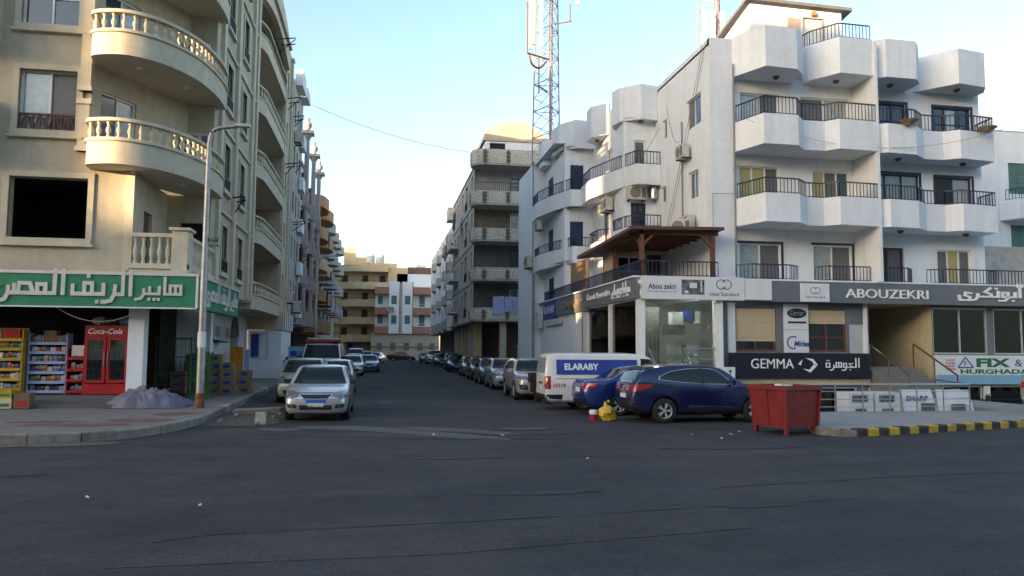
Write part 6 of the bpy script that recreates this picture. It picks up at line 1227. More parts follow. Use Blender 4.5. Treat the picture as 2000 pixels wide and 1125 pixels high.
# compact SUV
car_proto('suv', 4.45, 1.82, [(0,.70),(.012,.84),(.05,.93),(.14,1.02),(.24,1.085),(.27,1.12),(.41,1.52),(.48,1.585),(.6,1.605),(.78,1.575),(.89,1.50),(.925,1.44),(.975,1.14),(.99,1.02),(1,.72)],
  [(0,.42),(.012,.28),(.06,.23),(.92,.25),(.985,.38),(1,.48)], [(0,.64),(.04,.82),(.22,.98),(.45,1.02),(.75,1.09),(.93,1.14),(.985,1.02),(1,.70)], [(0,.68),(.01,.80),(.04,.89),(.1,.95),(.2,.99),(.35,.985),(.6,.985),(.78,1.0),(.9,.985),(.96,.95),(.99,.90),(1,.84)],
  (-1.33,1.32), .345, mirror=(.86,-.66,1.06), spoke=5, patches=[
  ('windscreen_seal', [(-.61,1.525),(.61,1.525)], [(-.775,1.095),(.775,1.095)], 'Y', -1, 'plastic', 14, 8), ('windscreen', [(-.58,1.50),(.58,1.50)], [(-.74,1.12),(.74,1.12)], 'Y', -1, 'car_glass', 14, 8), ('rear_window', [(-.54,1.44),(.54,1.44)], [(-.68,1.16),(.68,1.16)], 'Y', 1, 'car_glass', 12, 6), ('roof_spoiler', [(-.60,1.53),(.60,1.53)], [(-.57,1.455),(.57,1.455)], 'Y', 1, 'plastic', 10, 2),
  ('window_trim', [(-.76,1.075),(-.31,1.425),(-.05,1.508),(.55,1.503),(1.09,1.436),(1.47,1.28)], [(-.82,1.055),(0,1.07),(.8,1.118),(1.49,1.19)], 'X', 1, 'trim_metal', 26, 6), ('door_pillar', [(.15,1.50),(.25,1.50)], [(.15,1.085),(.25,1.09)], 'X', 1, 'plastic', 3, 6),
  ('side_window', [(-.70,1.085),(-.30,1.41),(-.04,1.49),(.17,1.495)], [(-.78,1.075),(.17,1.09)], 'X', 1, 'car_glass_dark', 16, 6), ('side_window', [(.23,1.495),(.55,1.485),(1.08,1.42),(1.42,1.285)], [(.23,1.095),(.8,1.135),(1.45,1.205)], 'X', 1, 'car_glass_dark', 16, 6),
  ('headlight', [(.40,.90),(.62,.98),(.80,.98)], [(.44,.80),(.62,.80),(.82,.84)], 'YY', -1, 'head_lamp', 8, 5), ('grille', [(-.42,.88),(.42,.88)], [(-.34,.74),(.34,.74)], 'Y', -1, 'plastic', 10, 3), ('grille_bar', [(-.38,.83),(.38,.83)], [(-.36,.80),(.36,.80)], 'Y', -1, 'chrome', 10, 1), ('lower_grille', [(-.40,.56),(.40,.56)], [(-.34,.38),(.34,.38)], 'Y', -1, 'plastic', 10, 3), ('fog_lamp', [(.50,.60),(.80,.62)], [(.46,.42),(.76,.44)], 'YY', -1, 'plastic', 6, 4), ('fog_glass', [(.58,.57),(.70,.57)], [(.58,.48),(.70,.48)], 'YY', -1, 'head_lamp', 4, 4),
  ('license_plate', [(-.25,.72),(.25,.72)], [(-.25,.58),(.25,.58)], 'Y', -1, 'plate_blue', 3, 2), ('taillight', [(.34,1.02),(.84,1.06)], [(.34,.93),(.84,.86)], 'YY', 1, 'tail_lamp', 8, 5), ('tail_corner', [(1.66,1.055),(1.84,1.07),(2.13,1.05)], [(1.72,.99),(1.9,.93),(2.14,.88)], 'X', 1, 'tail_lamp', 8, 4),
  ('license_plate', [(-.24,.79),(.24,.79)], [(-.24,.67),(.24,.67)], 'Y', 1, 'plate_white', 3, 2), ('rear_bumper_insert', [(-.82,.60),(.82,.60)], [(-.7,.34),(.7,.34)], 'Y', 1, 'plastic', 10, 3), ('reflector', [(.50,.56),(.80,.60)], [(.52,.49),(.80,.55)], 'YY', 1, 'chrome', 4, 2), ('emblem', [(-.05,1.0),(.05,1.0)], [(-.05,.9),(.05,.9)], 'Y', 1, 'chrome', 3, 3),
  ('sill_trim', [(-.92,.43),(.0,.40),(.90,.43)], [(-.92,.26),(.0,.26),(.90,.27)], 'X', 1, 'plastic', 12, 2), ('sill_strip', [(-.72,.46),(.62,.50)], [(-.72,.43),(.62,.445)], 'X', 1, 'chrome', 8, 1), ('door_seam', [(.19,1.07),(.202,1.07)], [(.19,.46),(.202,.46)], 'X', 1, 'plastic', 1, 6), ('door_seam', [(-.92,1.0),(-.908,1.0)], [(-.80,.46),(-.788,.46)], 'X', 1, 'plastic', 1, 6), ('door_seam', [(1.16,1.12),(1.172,1.12)], [(.92,.56),(.932,.56)], 'X', 1, 'plastic', 1, 6),
  ('door_handle', [(-.03,.94),(.13,.945)], [(-.03,.905),(.13,.91)], 'X', 1, 'p_blue', 3, 2), ('door_handle', [(.86,.985),(1.02,.99)], [(.86,.95),(1.02,.955)], 'X', 1, 'p_blue', 3, 2)],
  boxes=[('roof_rail', [(.62,-.25,1.565,.66,1.35,1.60),(-.66,-.25,1.565,-.62,1.35,1.60)], 'chrome')])
# van
car_proto('van', 4.75, 1.70, [(0,.80),(.012,.98),(.04,1.08),(.09,1.16),(.11,1.22),(.22,1.82),(.27,1.90),(.4,1.95),(.9,1.95),(.975,1.90),(.99,1.7),(1,1.3)],
  [(0,.42),(.012,.28),(.05,.24),(.93,.26),(.985,.32),(1,.42)], [(0,.70),(.04,.98),(.1,1.08),(.3,1.12),(.95,1.14),(.99,1.1),(1,.9)], [(0,.74),(.01,.86),(.04,.94),(.1,.985),(.2,1),(.95,1),(.985,.97),(1,.93)],
  (-1.62,1.0), .325, tumble=.16, mirror=(.84,-1.75,1.2), mirror_m='plastic', patches=[
  ('windscreen', [(-.66,1.80),(.66,1.80)], [(-.76,1.24),(.76,1.24)], 'Y', -1, 'car_glass', 14, 8), ('rear_window', [(-.62,1.78),(.62,1.78)], [(-.68,1.26),(.68,1.26)], 'Y', 1, 'curtain_glass', 12, 6),
  ('side_window', [(-1.62,1.42),(-1.36,1.74),(-1.0,1.76)], [(-1.74,1.22),(-1.0,1.22)], 'X', 1, 'car_glass_dark', 10, 5), ('headlight', [(.50,1.02),(.78,1.08)], [(.50,.82),(.80,.84)], 'YY', -1, 'head_lamp', 6, 4), ('grille', [(-.48,1.0),(.48,1.0)], [(-.46,.84),(.46,.84)], 'Y', -1, 'plastic', 8, 3), ('front_bumper', [(-.8,.62),(.8,.62)], [(-.74,.36),(.74,.36)], 'Y', -1, 'plastic', 10, 3),
  ('taillight', [(.70,1.16),(.81,1.16)], [(.70,.72),(.81,.72)], 'YY', 1, 'tail_lamp', 3, 6), ('tail_corner', [(2.20,1.16),(2.31,1.16)], [(2.20,.72),(2.31,.72)], 'X', 1, 'tail_lamp', 3, 6), ('rear_bumper', [(-.80,.54),(.80,.54)], [(-.74,.34),(.74,.34)], 'Y', 1, 'plastic', 12, 3), ('bumper_corner', [(1.78,.54),(2.33,.54)], [(1.82,.30),(2.31,.34)], 'X', 1, 'plastic', 6, 3), ('license_plate', [(-.16,.82),(.16,.82)], [(-.16,.70),(.16,.70)], 'Y', 1, 'plate_white', 3, 2), ('tailgate_handle', [(-.26,.95),(.26,.95)], [(-.26,.88),(.26,.88)], 'Y', 1, 'plastic', 4, 2), ('door_seam', [(-.88,1.7),(-.868,1.7)], [(-.88,.45),(-.868,.45)], 'X', 1, 'plastic', 1, 8), ('slide_rail', [(-.2,1.08),(2.0,1.08)], [(-.2,1.06),(2.0,1.06)], 'X', 1, 'plastic', 8, 1)])

MR = R(90)      # heading +X: front (-Y local) turned to +X
car('saloon', 'silver saloon parked front on at the junction, nearest in the left line', (-1.62,22.75,0), R(0), 'p_silver', scale=.995)
car('hatch', 'pale silver hatchback tucked in behind the nearest silver saloon by the left kerb', (-2.75,29.6,0), R(1.0), 'p_beige')
car('saloon', 'white saloon third in the left line, in front of the white minibus', (-1.9,33.6,0), R(0), 'p_white')
mbus = car('van', 'white high roof minibus with a red roof band and roof rack', (-2.85,41.0,0), 0, 'p_white', 'minibus', 1.15, 'minibus')
f = MB(); f.prism([(-.72,-1.35),(.72,-1.35),(.76,-.9),(.76,2.2),(-.76,2.2),(-.76,-.9)], 1.93, 2.02); f.build('roof_band', 'red_paint', mbus)
f = MB()
for s in (-1,1): f.bar((s*.66,-1.1,2.1),(s*.66,2.1,2.1),.03)
for y in np.arange(-1.1,2.2,.53): f.bar((-.68,y,2.1),(.68,y,2.1),.03)
for s in (-1,1):
    for y in (-1.0,.4,1.9): f.bar((s*.66,y,2.02),(s*.66,y,2.1),.03)
f.build('roof_rack', 'alu', mbus)
car('saloon', 'white saloon behind the minibus, half hidden in the left line', (-2.0,57,0), 0, 'p_white'); car('saloon', 'light blue silver saloon at the outer edge of the left line', (-.95,66,0), R(2), 'p_lightblue', scale=.98)
car('van', 'blue and white van far down the left line', (-2.6,84,0), 0, 'p_lightblue', 'van', 1.0, 'parked_van'); car('saloon', 'white saloon far down the left line beside the blue van', (-2.4,74,0), 0, 'p_white'); car('suv', 'dark car far along the left line before the yellow building', (-1.8,98,0), 0, 'p_grey'); car('saloon', 'white saloon far out in the left line near the street end', (-.6,104,0), R(-14), 'p_white'); car('hatch', 'pale hatchback last in the left line', (-1.4,116,0), 0, 'p_lightblue')
car('saloon', 'dark red saloon crossing at the far end of the street', (3.3,122,0), R(82), 'p_red', name='crossing_car', group=None)
def rx(y): return 5.0+(y-29)*.026
car('suv', 'silver crossover facing the camera, first in the right line', (rx(30.5)+.93,30.5,0), R(-1.5), 'p_beige', scale=.98)
car('hatch', 'silver grey hatchback second in the right line', (rx(37.9)+.85,37.9,0), R(-1.5), 'p_silver', scale=.97); car('saloon', 'dark grey saloon third in the right line', (rx(43.4)+.85,43.4,0), R(-1.5), 'p_grey'); car('saloon', 'dark brown saloon fourth in the right line', (rx(49.0)+.85,49.0,0), R(-1.5), 'p_brown'); car('saloon', 'beige white saloon fifth in the right line', (rx(55.3)+.85,55.3,0), R(-1.5), 'p_gold')
car('saloon', 'black saloon standing slightly out of the right line', (rx(66)+.5,66,0), R(-4), 'p_black'); car('hatch', 'dark hatchback behind the black saloon in the right line', (rx(74)+.7,74,0), R(-1.5), 'p_black'); car('hatch', 'white hatchback behind the black saloon in the right line', (rx(80)+1.1,80,0), R(-1.5), 'p_white'); car('saloon', 'brown saloon in the far right line', (rx(88)+.3,88,0), R(-1.5), 'p_brown'); car('suv', 'white pickup style car far along the right line', (rx(101)+.0,101,0), 0, 'p_white', scale=1.1); car('saloon', 'grey saloon last in the right line', (rx(110)-.8,110,0), 0, 'p_grey')
# three vehicles parked across the corner
kad = car('suv', 'dark blue crossover parked side on in front of the red skip', (8.64,20.2,0), MR, 'p_blue', scale=.955, group='cars parked at the corner'); 
eln = car('saloon', 'bright blue saloon squeezed between the van and the dark blue crossover', (8.1,22.6,0), R(92), 'p_blue2', scale=1.0, group='cars parked at the corner')
van = car('van', 'white delivery van with a blue ELARABY panel on its side', (7.35,24.55,0), MR, 'p_white', 'van', .93, 'delivery_van', group=None)
for nm in ('p',):
    sd = PL(0, 0, 1, 0)
# blue livery panel on the side that faces the camera: local +X side (front -Y turned to +X puts local +X toward... -Y world)
def livery(s):
    Pn = (Vector((s*.815,0,0)), Vector((0,-s if s > 0 else s,0)), Vector((s,0,0)))
    return Pn
# the side toward the camera is local -X; text runs from the rear (+Y local) to the front (-Y local)
Lp = (Vector((-.80,0,0)), Vector((0,-1,0)), Vector((-1,0,0)))
f = MB(); rows = []
for z in np.linspace(1.22,1.72,5): rows.append([Vector((-(.845-(z-1.14)*.155)-.012, y, z)) for y in np.linspace(2.0,-.85,12)])
f.grid(rows); f.build('livery_panel', 'sign_blue', van)
def slant(o):   # lean lettering with the van's side
    for v in o.data.vertices: v.co.x = -(.845-(v.co.z-1.14)*.155)-.018
slant(text(van, 'ELARABY', Lp, -1.72, 1.37, .22, 'letter_white', .02, off=.035, width=1.2, name='lettering'))
t = text(van, '15319', Lp, -2.12, .78, .13, 'ink_red', .05, off=.02, width=.42, name='phone_number')
for v in t.data.vertices: v.co.x = -.868
t = text(kad, 'KADJAR', (Vector((0,2.235,0)), Vector((-1,0,0)), Vector((0,1,0))), -.3, .84, .045, 'chrome', .0, width=.6, name='model_badge')
edge = car('suv', 'beige car cut off by the right edge, its red tail light showing', (21.35,20.15,0), R(104), 'p_gold', group='cars parked at the corner')
# scooter behind the van
sc = local('motor_scooter', 'dark reddish scooter parked between the silver crossover and the white van', 'scooter', (5.8,27.3,0), R(10))
for y in (-.55,.55): MB().lathe([(.14,-.05),(.22,-.05),(.23,0),(.22,.05),(.14,.05)], (0,y,.23), 16, 'X').build('wheel', 'tyre', sc)
f = MB(); f.prism([(-.16,-.1),(.16,-.1),(.2,.75),(-.2,.75)], .35, .72); f.prism([(-.2,-.62),(.2,-.62),(.22,-.45),(-.22,-.45)], .35, 1.0); f.box(-.15,-.5,.25,.15,.2,.36); f.build('body', 'scooter', sc); MB().prism([(-.14,-.05),(.14,-.05),(.16,.7),(-.16,.7)], .73, .82).build('seat', 'plastic', sc)
f = MB(); f.tube([(-.33,-.38,1.08),(0,-.48,1.05),(.33,-.38,1.08)], .025, 6); f.tube([(0,-.5,1.05),(0,-.6,.3)], .03, 6); f.build('handlebar', 'plastic', sc); MB().box(-.2,.7,.7,.2,1.0,1.05).build('rear_box', 'scooter', sc)

# ============================================================ STREET FURNITURE
lp = thing('street_lamp', 'tall galvanised street lamp with a curved arm on the left pavement corner', 'street lamp', (-5.08,23.4,.17))
f = MB(); f.tube([(-5.08,23.4,.17),(-5.08,23.4,.6)], [.135,.13], 12); f.build('base_sleeve', 'rust', lp, smooth=True)
f = MB(); f.tube([(-5.08,23.4,.6),(-5.09,23.4,3.5),(-5.1,23.4,7.6)]+smooth_path([(-5.1,23.4,7.9),(-5.04,23.4,8.2),(-4.85,23.4,8.36),(-4.3,23.4,8.46)],4), [.115,.10,.075]+[.06]*13, 12); f.build('pole', 'galv', lp, smooth=True)
f = MB(); f.prism([(-4.4,23.32),(-3.95,23.3),(-3.95,23.5),(-4.4,23.48)], 8.44, 8.53); f.build('lamp_head', 'galv', lp); f = MB(); f.tube([(-5.09,23.4,1.9),(-5.09,23.4,2.35)], .122, 12); f.build('paper_band', 'sign_white', lp); f = MB(); f.tube([(-5.09,23.4,5.05),(-4.9,23.4,5.05)], .05, 6); f.lathe([(.12,5.0),(.12,5.1)], (-4.85,23.4,0), 10); f.build('bell', 'dark_wall', lp)
bn = local('rubbish_skip', 'red steel rubbish skip with a tapered body at the corner kerb', 'skip', (9.42,16.95,0), R(18))
def tap(mb, x0, y0, x1, y1, z0, z1, gx, gy): return mb.add([(x0+gx,y0+gy,z0),(x1-gx,y0+gy,z0),(x1-gx,y1-gy,z0),(x0+gx,y1-gy,z0),(x0,y0,z1),(x1,y0,z1),(x1,y1,z1),(x0,y1,z1)],[(0,3,2,1),(0,1,5,4),(1,2,6,5),(2,3,7,6),(3,0,4,7)])
f = MB(); tap(f,-.56,-.56,.56,.56,.16,1.08,.06,.05); tap(f,-.53,-.53,.53,.53,.18,1.08,.06,.05); f.build('body', 'bin_red', bn)
f = MB(); f.box(-.6,-.6,1.02,.6,-.54,1.12); f.box(-.6,.54,1.02,.6,.6,1.12); f.box(-.6,-.54,1.02,-.54,.54,1.12); f.box(.54,-.54,1.02,.6,.54,1.12); f.build('rim', 'bin_red', bn)
f = MB(); f.bar((-.5,-.53,.2),(-.55,-.57,1.02),.05); f.bar((.5,-.53,.2),(.55,-.57,1.02),.05); f.bar((-.5,.0,.2),(-.565,.0,1.02),.035); f.build('rib', 'bin_red', bn)
for x in (-.48,.4):
    for y in (-.5,.42): MB().box(x,y,0,x+.08,y+.08,.17).build('foot', 'bin_red', bn)
f = MB(); f.grid([[(-.5+i*.125, -.45+j*.125, .98+.12*random.random()) for i in range(9)] for j in range(8)]); f.build('rubbish', 'bin_inside', bn); f = MB(); f.box(-.2,-.1,1.06,.0,.1,1.14); f.box(.25,.1,1.05,.4,.3,1.12); f.build('paper', 'sign_white', bn)
# bag and bucket
o = thing('paint_bucket', 'white and red plastic bucket behind the dark blue crossover', 'bucket', (5.75,20.45,0)); MB().lathe([(.09,0),(.105,.24)], (5.75,20.45,0), 14).build('pail', 'red_paint', o); MB().lathe([(.11,.17),(.115,.27),(.1,.28)], (5.75,20.45,0), 14).build('lid', 'sign_white', o)
def lump(mb, c, r, n=14, m=9, amp=.25, seed=1, flat=0):
    rd = random.Random(seed); ph = [(rd.uniform(1,4), rd.uniform(1,4), rd.uniform(0,6)) for _ in range(6)]; rows = []
    for j in range(m+1):
        th = math.pi*j/m; rw = []
        for i in range(n+1):
            a = 2*math.pi*i/n; d = 1+amp*sum(math.sin(p[0]*round(p[0])*0+round(p[0])*a+p[1]*th*1.5+p[2]) for p in ph)/4*math.sin(th)
            z = c[2]+r[2]*math.cos(th)*d; rw.append((c[0]+r[0]*math.sin(th)*math.cos(a)*d, c[1]+r[1]*math.sin(th)*math.sin(a)*d, max(flat, z)))
        rows.append(rw)
    return mb.grid(rows)
f = MB(); lump(f, (6.12,20.4,.17), (.24,.2,.24), seed=3, amp=.35, flat=.004); f.tube([(6.1,20.4,.36),(6.06,20.38,.5),(6.16,20.4,.52)], [.09,.03,.05], 7); single(f, 'rubbish_bag', 'bag_yellow', 'crumpled yellow plastic rubbish bag beside the bucket', 'bag', smooth=True)
# tarpaulin heap
f = MB(); rows = []
def fold(p, q):
    w1 = 1.3*math.sin(1.5*q+.7)+.8*math.sin(1.9*p+1.1*q); r1 = 1-abs(math.sin(2.1*p+2.0*q+w1)); r2 = 1-abs(math.sin(3.6*p-2.1*q+1.2*math.sin(2*q+p)+2)); r3 = 1-abs(math.sin(5.5*p+5*q+1.2*math.sin(3*p)))
    return .5*r1**1.5+.3*r2**1.5+.2*r3
for j in range(49):
    v = j/48*2-1; rw = []
    for i in range(73):
        u = i/72*2-1; e = max(0, 1-(abs(u)**2.4+abs(v)**2.2)); fo = fold(u*2.4, v*1.9); x = -6.62+u*1.12*(1+.06*math.sin(9*v)); y = 24.1+v*.8*(1+.05*math.sin(11*u))
        hgt = e**.55*(.40+.18*math.exp(-((u+.35)/.45)**2)+.10*math.exp(-((u-.4)/.3)**2)); rw.append((x, y, .182+hgt*(.66+.5*fo)+(.04*fo if e > 0 else 0)))
    rows.append(rw)
f.grid(rows); single(f, 'tarpaulin_heap', 'tarp', 'crumpled mauve tarpaulin heap on the pavement before the fridge', 'tarpaulin', smooth=True)
# fridge
fr_ = local('drinks_fridge', 'red double door drinks fridge with white script lettering', 'fridge', (-8.2,25.5,.45), R(0))
f = MB(); f.box(-.64,-.33,.02,.64,.36,.34); f.box(-.64,.33,.34,.64,.36,2.1); f.box(-.64,-.33,.34,-.58,.33,1.75); f.box(.58,-.33,.34,.64,.33,1.75); f.box(-.64,-.33,1.75,.64,.33,2.1); f.build('cabinet', 'red_paint', fr_)
for s in (-1,1):
    f = MB(); x0, x1 = (-.62,-.015) if s < 0 else (.015,.62); f.box(x0,-.39,.36,x0+.09,-.335,1.74); f.box(x1-.09,-.39,.36,x1,-.335,1.74); f.box(x0+.09,-.39,.36,x1-.09,-.335,.45); f.box(x0+.09,-.39,1.66,x1-.09,-.335,1.74); d_2 = f.build('door', 'red_paint', fr_); MB().box(x0+.085,-.365,.445,x1-.085,-.355,1.665).build('glass', 'glass_clear', d_2); MB().bar((s*.05,-.42,.85),(s*.05,-.42,1.3),.025).build('handle', 'steel', d_2)
for z in (.5,.78,1.06,1.34): MB().box(-.57,-.3,z,.57,.3,z+.015).build('shelf', 'white_frame', fr_)
fp = (Vector((0,-.33,0)), Vector((1,0,0)), Vector((0,-1,0))); text(fr_, 'Coca-Cola', fp, -.56, 1.84, .17, 'letter_white', .004, width=.98, shear=.35, off=.012)
f = MB(); f.box(.655,-.3,.9,.645,-.2,1.7); f.build('side_sticker', 'sign_white', fr_)
ORD2 = ['first','second','third','fourth','fifth','sixth','seventh','eighth','ninth','tenth','eleventh']; CB = {'red_paint':'red','cage_green':'green','plastic':'black','bed_orange':'orange','ink_cyan':'pale blue'}
bot = MB(); bot.lathe([(.035,0),(.036,.15),(.013,.2),(.013,.24)], n=8); botm = {c: bot.mesh('bottle', c, smooth=True) for c in ('red_paint','cage_green','plastic','bed_orange','ink_cyan')}
for k, z in enumerate((.515,.795,1.075,1.355)):
    for i in range(11):
        x = -.5+.1*i; c = random.choice(list(botm)); o = place('drink_bottle', botm[c], None, (-8.2+x,25.3,.45+z)); tag(o, f"{CB[c]} bottle, {ORD2[i]} from left on the {ORD2[k]} shelf up inside the red fridge", 'bottle', 'bottles in the red fridge')
for i, (x, c, r) in enumerate(((-8.55,'shutter_beige',.2),(-8.25,'cardboard',.18),(-7.85,'ink_cyan',.18))): f = MB(); lump(f, (x,25.55,2.55+r*.7), (r,.2,r*.8), seed=i+9, amp=.2); single(f, 'bread_bag', c, ['beige goods bag on top of the fridge, left','tan goods bag on top of the fridge, middle','pale blue goods bag on top of the fridge, right'][i], 'bag', smooth=True)
# shelf racks
def rack(label, x0, x1, y, zs, m, back, name='display_rack', depth=.42):
    o = thing(name, label, 'shelf', ((x0+x1)/2,y,.45))
    f = MB(); f.box(x0,y+depth,.46,x1,y+depth+.03,zs[-1]+.35); f.build('back_panel', back, o)
    for x in (x0-.03, x1): MB().box(x,y,.46,x+.03,y+depth+.03,zs[-1]+.3).build('side_panel', m, o)
    for z in zs: f = MB(); f.box(x0,y,z,x1,y+depth,z+.02); f.box(x0,y-.02,z-.05,x1,y,z+.035); f.build('shelf', m if not isinstance(m, tuple) else m[0], o)
    return o
rk = [('yellow rack of packaged snacks at the left edge of the shop', -11.5,-10.55, 25.1, [.62,.92,1.22,1.52,1.82,2.1], 'yellow_paint','yellow_paint'), ('navy and white rack of packaged goods between the yellow rack and the red one', -10.45,-9.42, 25.35, [.55,.83,1.12,1.42,1.72,2.0], 'cloth_blue','cloth_dark'), ('small red display rack beside the drinks fridge', -9.35,-8.92, 25.35, [.55,.88,1.2,1.55], 'red_paint','cloth_dark')]
pk = MB(); pk.add([(-.5,-.35,0),(.5,-.35,0),(.5,.35,0),(-.5,.35,0),(-.42,-.2,1),(.44,-.22,.96),(.42,.2,1),(-.44,.2,.97),(-.53,-.5,.5),(.53,-.48,.5)],[(0,3,2,1),(4,5,6,7),(0,1,9,8),(8,9,5,4),(1,2,6,5,9),(2,3,7,6),(3,0,8,4,7)])
cols = ['ink_cyan','cardboard','sign_white','cloth_blue','cage_green','bed_orange','cloth_red','shutter_beige','ink_blue','cloth_purple','teal_shutter','photo_dark','cloth_white']
for c in cols:
    b0 = M[c].node_tree.nodes['Principled BSDF'].inputs['Base Color']; base_c = {'ink_cyan':(.16,.28,.38),'cardboard':(.24,.15,.08),'sign_white':(.5,.5,.5),'cloth_blue':(.2,.23,.42),'cage_green':(.02,.13,.03),'bed_orange':(.4,.15,.02),'cloth_red':(.26,.02,.02),'shutter_beige':(.4,.32,.2),'ink_blue':(.015,.05,.22),'cloth_purple':(.09,.04,.13),'teal_shutter':(.03,.15,.12),'photo_dark':(.05,.05,.06),'cloth_white':(.42,.42,.42)}[c]; A('packet_'+c, base_c, .35, var=.5, scale=22, dirt=random.choice([(.5,.45,.3),(.03,.03,.06),(.45,.08,.05),(.5,.5,.5)]), dirt_amt=.9, dscale=16)
pkm = {c: pk.mesh('packet', 'packet_'+c) for c in cols}
ORD = ['first','second','third','fourth','fifth','sixth','seventh','eighth','ninth','tenth','eleventh','twelfth','thirteenth','fourteenth','fifteenth','sixteenth']
CN = {'ink_cyan':'pale blue','cardboard':'tan','sign_white':'white','cloth_blue':'lavender blue','cage_green':'green','bed_orange':'orange','cloth_red':'red','shutter_beige':'beige','ink_blue':'deep blue','cloth_purple':'purple','teal_shutter':'teal','photo_dark':'dark','cloth_white':'pale grey','red_paint':'red','plastic':'black'}
glab = ['colourful packet on the yellow rack at the left edge of the shop','colourful packet on the navy and white rack','colourful packet on the small red rack']
for ri, (lab, x0, x1, y, zs, m, bk) in enumerate(rk):
    rack(lab, x0, x1, y, zs, m, bk)
    for zi, z in enumerate(zs[:-1] if ri == 0 else zs):
        pi_ = 0; x = x0+.06; base = random.choice(cols)
        while x < x1-.05:
            wd = random.uniform(.08,.15); h = random.uniform(.13,.23); c = base if random.random() < .4 else random.choice(cols)
            o = place('snack_packet', pkm[c], None, (x+wd/2, y+.1+random.uniform(0,.05), z+.022), (0,0,random.uniform(-.25,.25))); o.scale = (wd,.12,h); tag(o, f"{CN[c]} packet, {ORD[pi_]} from left on the {ORD[zi]} shelf up of the {('yellow','navy','small red')[ri]} rack", 'packet', ['packets on the yellow rack','packets on the navy rack','packets on the red rack'][ri]); x += wd+random.uniform(.0,.02); pi_ += 1
for i, (x, y, z, sx, sy, sz, m, lab) in enumerate(((-10.9,25.2,2.12,.5,.35,.28,'cloth_red','red carton on top of the yellow rack'),(-11.35,25.2,2.12,.35,.35,.22,'ink_cyan','pale blue carton on top of the yellow rack'),(-9.9,25.4,2.03,.35,.3,.35,'cardboard_dark','brown goods bag on top of the navy rack'),(-9.6,25.4,2.03,.3,.3,.2,'photo_dark','dark packet pile on top of the navy rack'),(-9.1,25.4,1.62,.35,.3,.32,'cloth_white','white bundle of bags on the small red rack'))):
    f = MB(); f.box(x-sx/2,y,z,x+sx/2,y+sy,z+sz); single(f, 'goods_carton', m, lab, 'carton')
for i, (x, y, z, sx, sz, m, lab) in enumerate(((-10.2,23.3,.19,.45,.28,'shutter_beige','lowest yellow printed carton at the left edge of the steps'),(-10.2,23.3,.471,.43,.24,'yellow_paint','upper yellow printed carton at the left edge of the steps'),(-9.72,23.3,.19,.4,.42,'cardboard_dark','brown printed carton on the steps next to the yellow cartons'))):
    o = thing('printed_carton', lab, 'carton', (x,y,z)); MB().box(x-sx/2,y,z,x+sx/2,y+.35,z+sz).build('box', m, o); f = MB(); f.box(x-sx/2+.05,y-.004,z+.05,x+sx/2-.05,y-.001,z+sz*.5); f.build('print', 'cage_green' if i < 2 else 'cloth_red', o)
# green cages and cartons by the pillar
for i, (x, y, w_, h, rows_, m, lab) in enumerate(((-7.05,28.6,1.15,2.1,8,'cage_dark','dark green wire cage standing by the white pillar'),(-5.95,27.5,.55,1.6,8,'cage_green','bright green wire rack beside the tarpaulin'))):
    o = thing('wire_cage', lab, 'wire cage', (x,y,.17)); f = MB()
    for (a, b) in ((-1,-1),(1,-1),(1,1),(-1,1)): f.bar((x+a*w_/2,y+b*.35,.17),(x+a*w_/2,y+b*.35,.17+h),.035)
    f.build('post', m, o)
    for k in range(4): f = MB(); z = .3+k*(h-.2)/3; f.bar((x-w_/2,y-.35,z),(x+w_/2,y-.35,z),.04); f.bar((x-w_/2,y+.35,z),(x+w_/2,y+.35,z),.03); f.bar((x-w_/2,y-.35,z),(x-w_/2,y+.35,z),.03); f.bar((x+w_/2,y-.35,z),(x+w_/2,y+.35,z),.03); f.build('frame_bar', m, o)
    f = MB()
    for k in range(rows_): xx = x-w_/2+w_*(k+.5)/rows_; f.bar((xx,y-.34,.3),(xx,y-.34,.3+h*.55),.012); f.bar((xx,y+.34,.3),(xx,y+.34,.17+h),.012)
    for k in range(5): z = .4+k*.22; f.bar((x-w_/2,y-.34,z),(x+w_/2,y-.34,z),.012)
    f.build('mesh', m, o)
for si, (x, y, n, w_, m) in enumerate(((-6.6,29.6,5,.6,'cardboard_dark'),(-6.0,30.0,5,.55,'cardboard'),(-5.55,29.9,4,.5,'cardboard'),(-5.05,30.6,3,.5,'cardboard'),(-6.9,28.55,3,.5,'cardboard_dark'))):
    for j in range(n):
        o = thing('carton', f"cardboard carton, {ORD[j]} from the bottom of the {['dark brown stack behind the green rack','tan stack behind the lamp post','tan stack just right of the lamp post','low tan stack farthest right','dark brown stack inside the dark cage'][si]}", 'carton', (x,y,.171+j*.3), 0, 'cardboard cartons piled by the lamp post'); dx = random.uniform(-.04,.04); MB().box(x-w_/2+dx,y-.25,.171+j*.3,x+w_/2+dx,y+.2,.171+j*.3+.29).build('box', m, o)
        f = MB(); n_2 = 12; f.add([(x+dx+.14*math.cos(6.283*q/n_2), y-.253, .171+j*.3+.15+.07*math.sin(6.283*q/n_2)) for q in range(n_2)], [tuple(range(n_2))]); f.build('oval_print', 'ink_blue', o)
for i, (x, y) in enumerate(((-5.9,33.8),)): pass
o = thing('bread_tray_stack', 'orange upright panel leaning on the white wall by the arched door', 'panel', (-6.9,40.2,.17)); MB().box(-7.35,40.0,.17,-6.75,40.2,1.95).build('board', 'bed_orange', o); MB().box(-6.7,40.2,.17,-6.45,40.3,1.8).build('blue_board', 'cloth_blue', o)
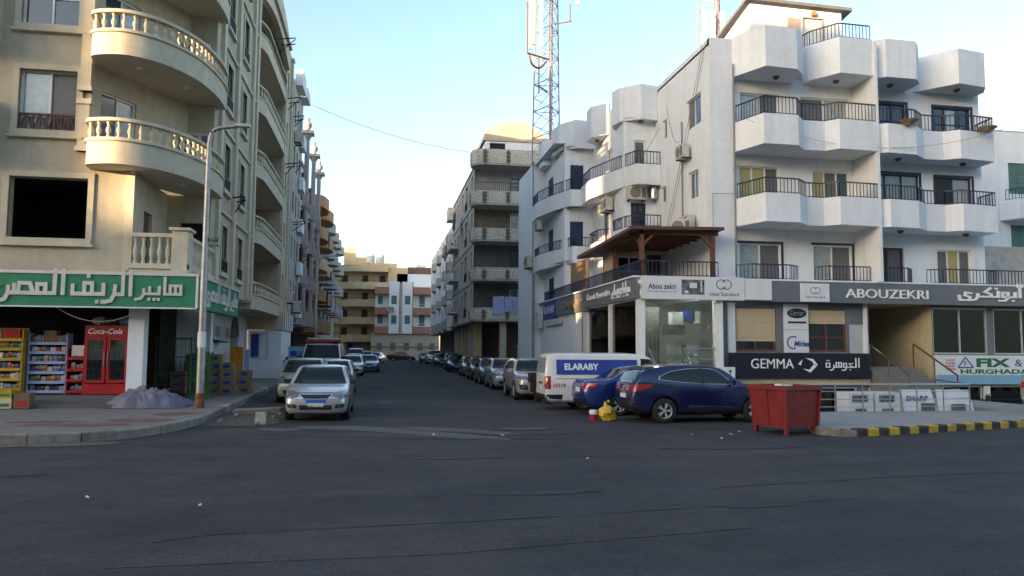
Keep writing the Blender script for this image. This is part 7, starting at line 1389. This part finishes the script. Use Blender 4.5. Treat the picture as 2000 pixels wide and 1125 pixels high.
f = MB(); lump(f, (-6.6,26.3,.3), (.25,.2,.14), seed=21, amp=.3, flat=.18); single(f, 'red_bag', 'cloth_red', 'red bag lying behind the tarpaulin heap', 'bag', smooth=True)
# broken kerb pieces
f = MB(); f.add([(-4.1,22.9,.012),(-2.85,23.3,.012),(-2.8,23.9,.012),(-4.15,23.8,.012),(-4.1,22.9,.12),(-2.85,23.3,.16),(-2.8,23.9,.16),(-4.15,23.8,.12)],[(0,3,2,1),(4,5,6,7),(0,1,5,4),(1,2,6,5),(2,3,7,6),(3,0,4,7)]); single(f, 'concrete_slab', 'kerb_stone', 'broken concrete slab lying in the dirt beside the left kerb', 'slab')
f = MB(); tap(f,-3.02,20.0,-2.8,20.2,.01,.3,-.02,-.01); f.quad((-3.02,20.0,.3),(-2.8,20.0,.3),(-2.8,20.2,.3),(-3.02,20.2,.3)); single(f, 'stone_block', 'kerb_pale', 'small whitish stone block standing near the silver saloon', 'stone block')
for i in range(16):
    x, y = random.uniform(-4.2,-2.7), 20+4.4*i/16+random.uniform(0,.25); f = MB(); r = random.uniform(.03,.09); lump(f, (x,y,r*.5), (r,r,r*.7), 6, 4, .3, seed=40+i, flat=.01); single(f, 'rubble_stone', 'kerb_stone', f"rubble stone in bare earth by the left kerb, {ORD[i]} from the front", 'stone', 'rubble by the left kerb')
# litter
for scr, (x, y) in enumerate(sorted([(7.9,16.6),(8.35,17.1),(7.35,15.9),(7.0,16.7),(3.6,13.2),(-3.6,10.6),(-2.1,9.9),(10.6,10.9),(2.7,17.0),(1.2,17.3),(-8.5,14.2)], key=lambda q: q[0]**2+q[1]**2)):
    f = MB(); a = random.uniform(0,3); s = random.uniform(.03,.06); c_2, s_2 = math.cos(a)*s, math.sin(a)*s
    f.add([(x-c_2,y-s_2,.008),(x+s_2*.6,y-c_2*.6,.012),(x+c_2,y+s_2,.03),(x-s_2*.6,y+c_2*.6,.02),(x,y,.035)],[(0,1,4),(1,2,4),(2,3,4),(3,0,4)]); single(f, 'paper_scrap', 'cloth_white', f"white paper scrap on the asphalt, {ORD[scr]} nearest to the camera", 'litter', 'paper scraps on the road')
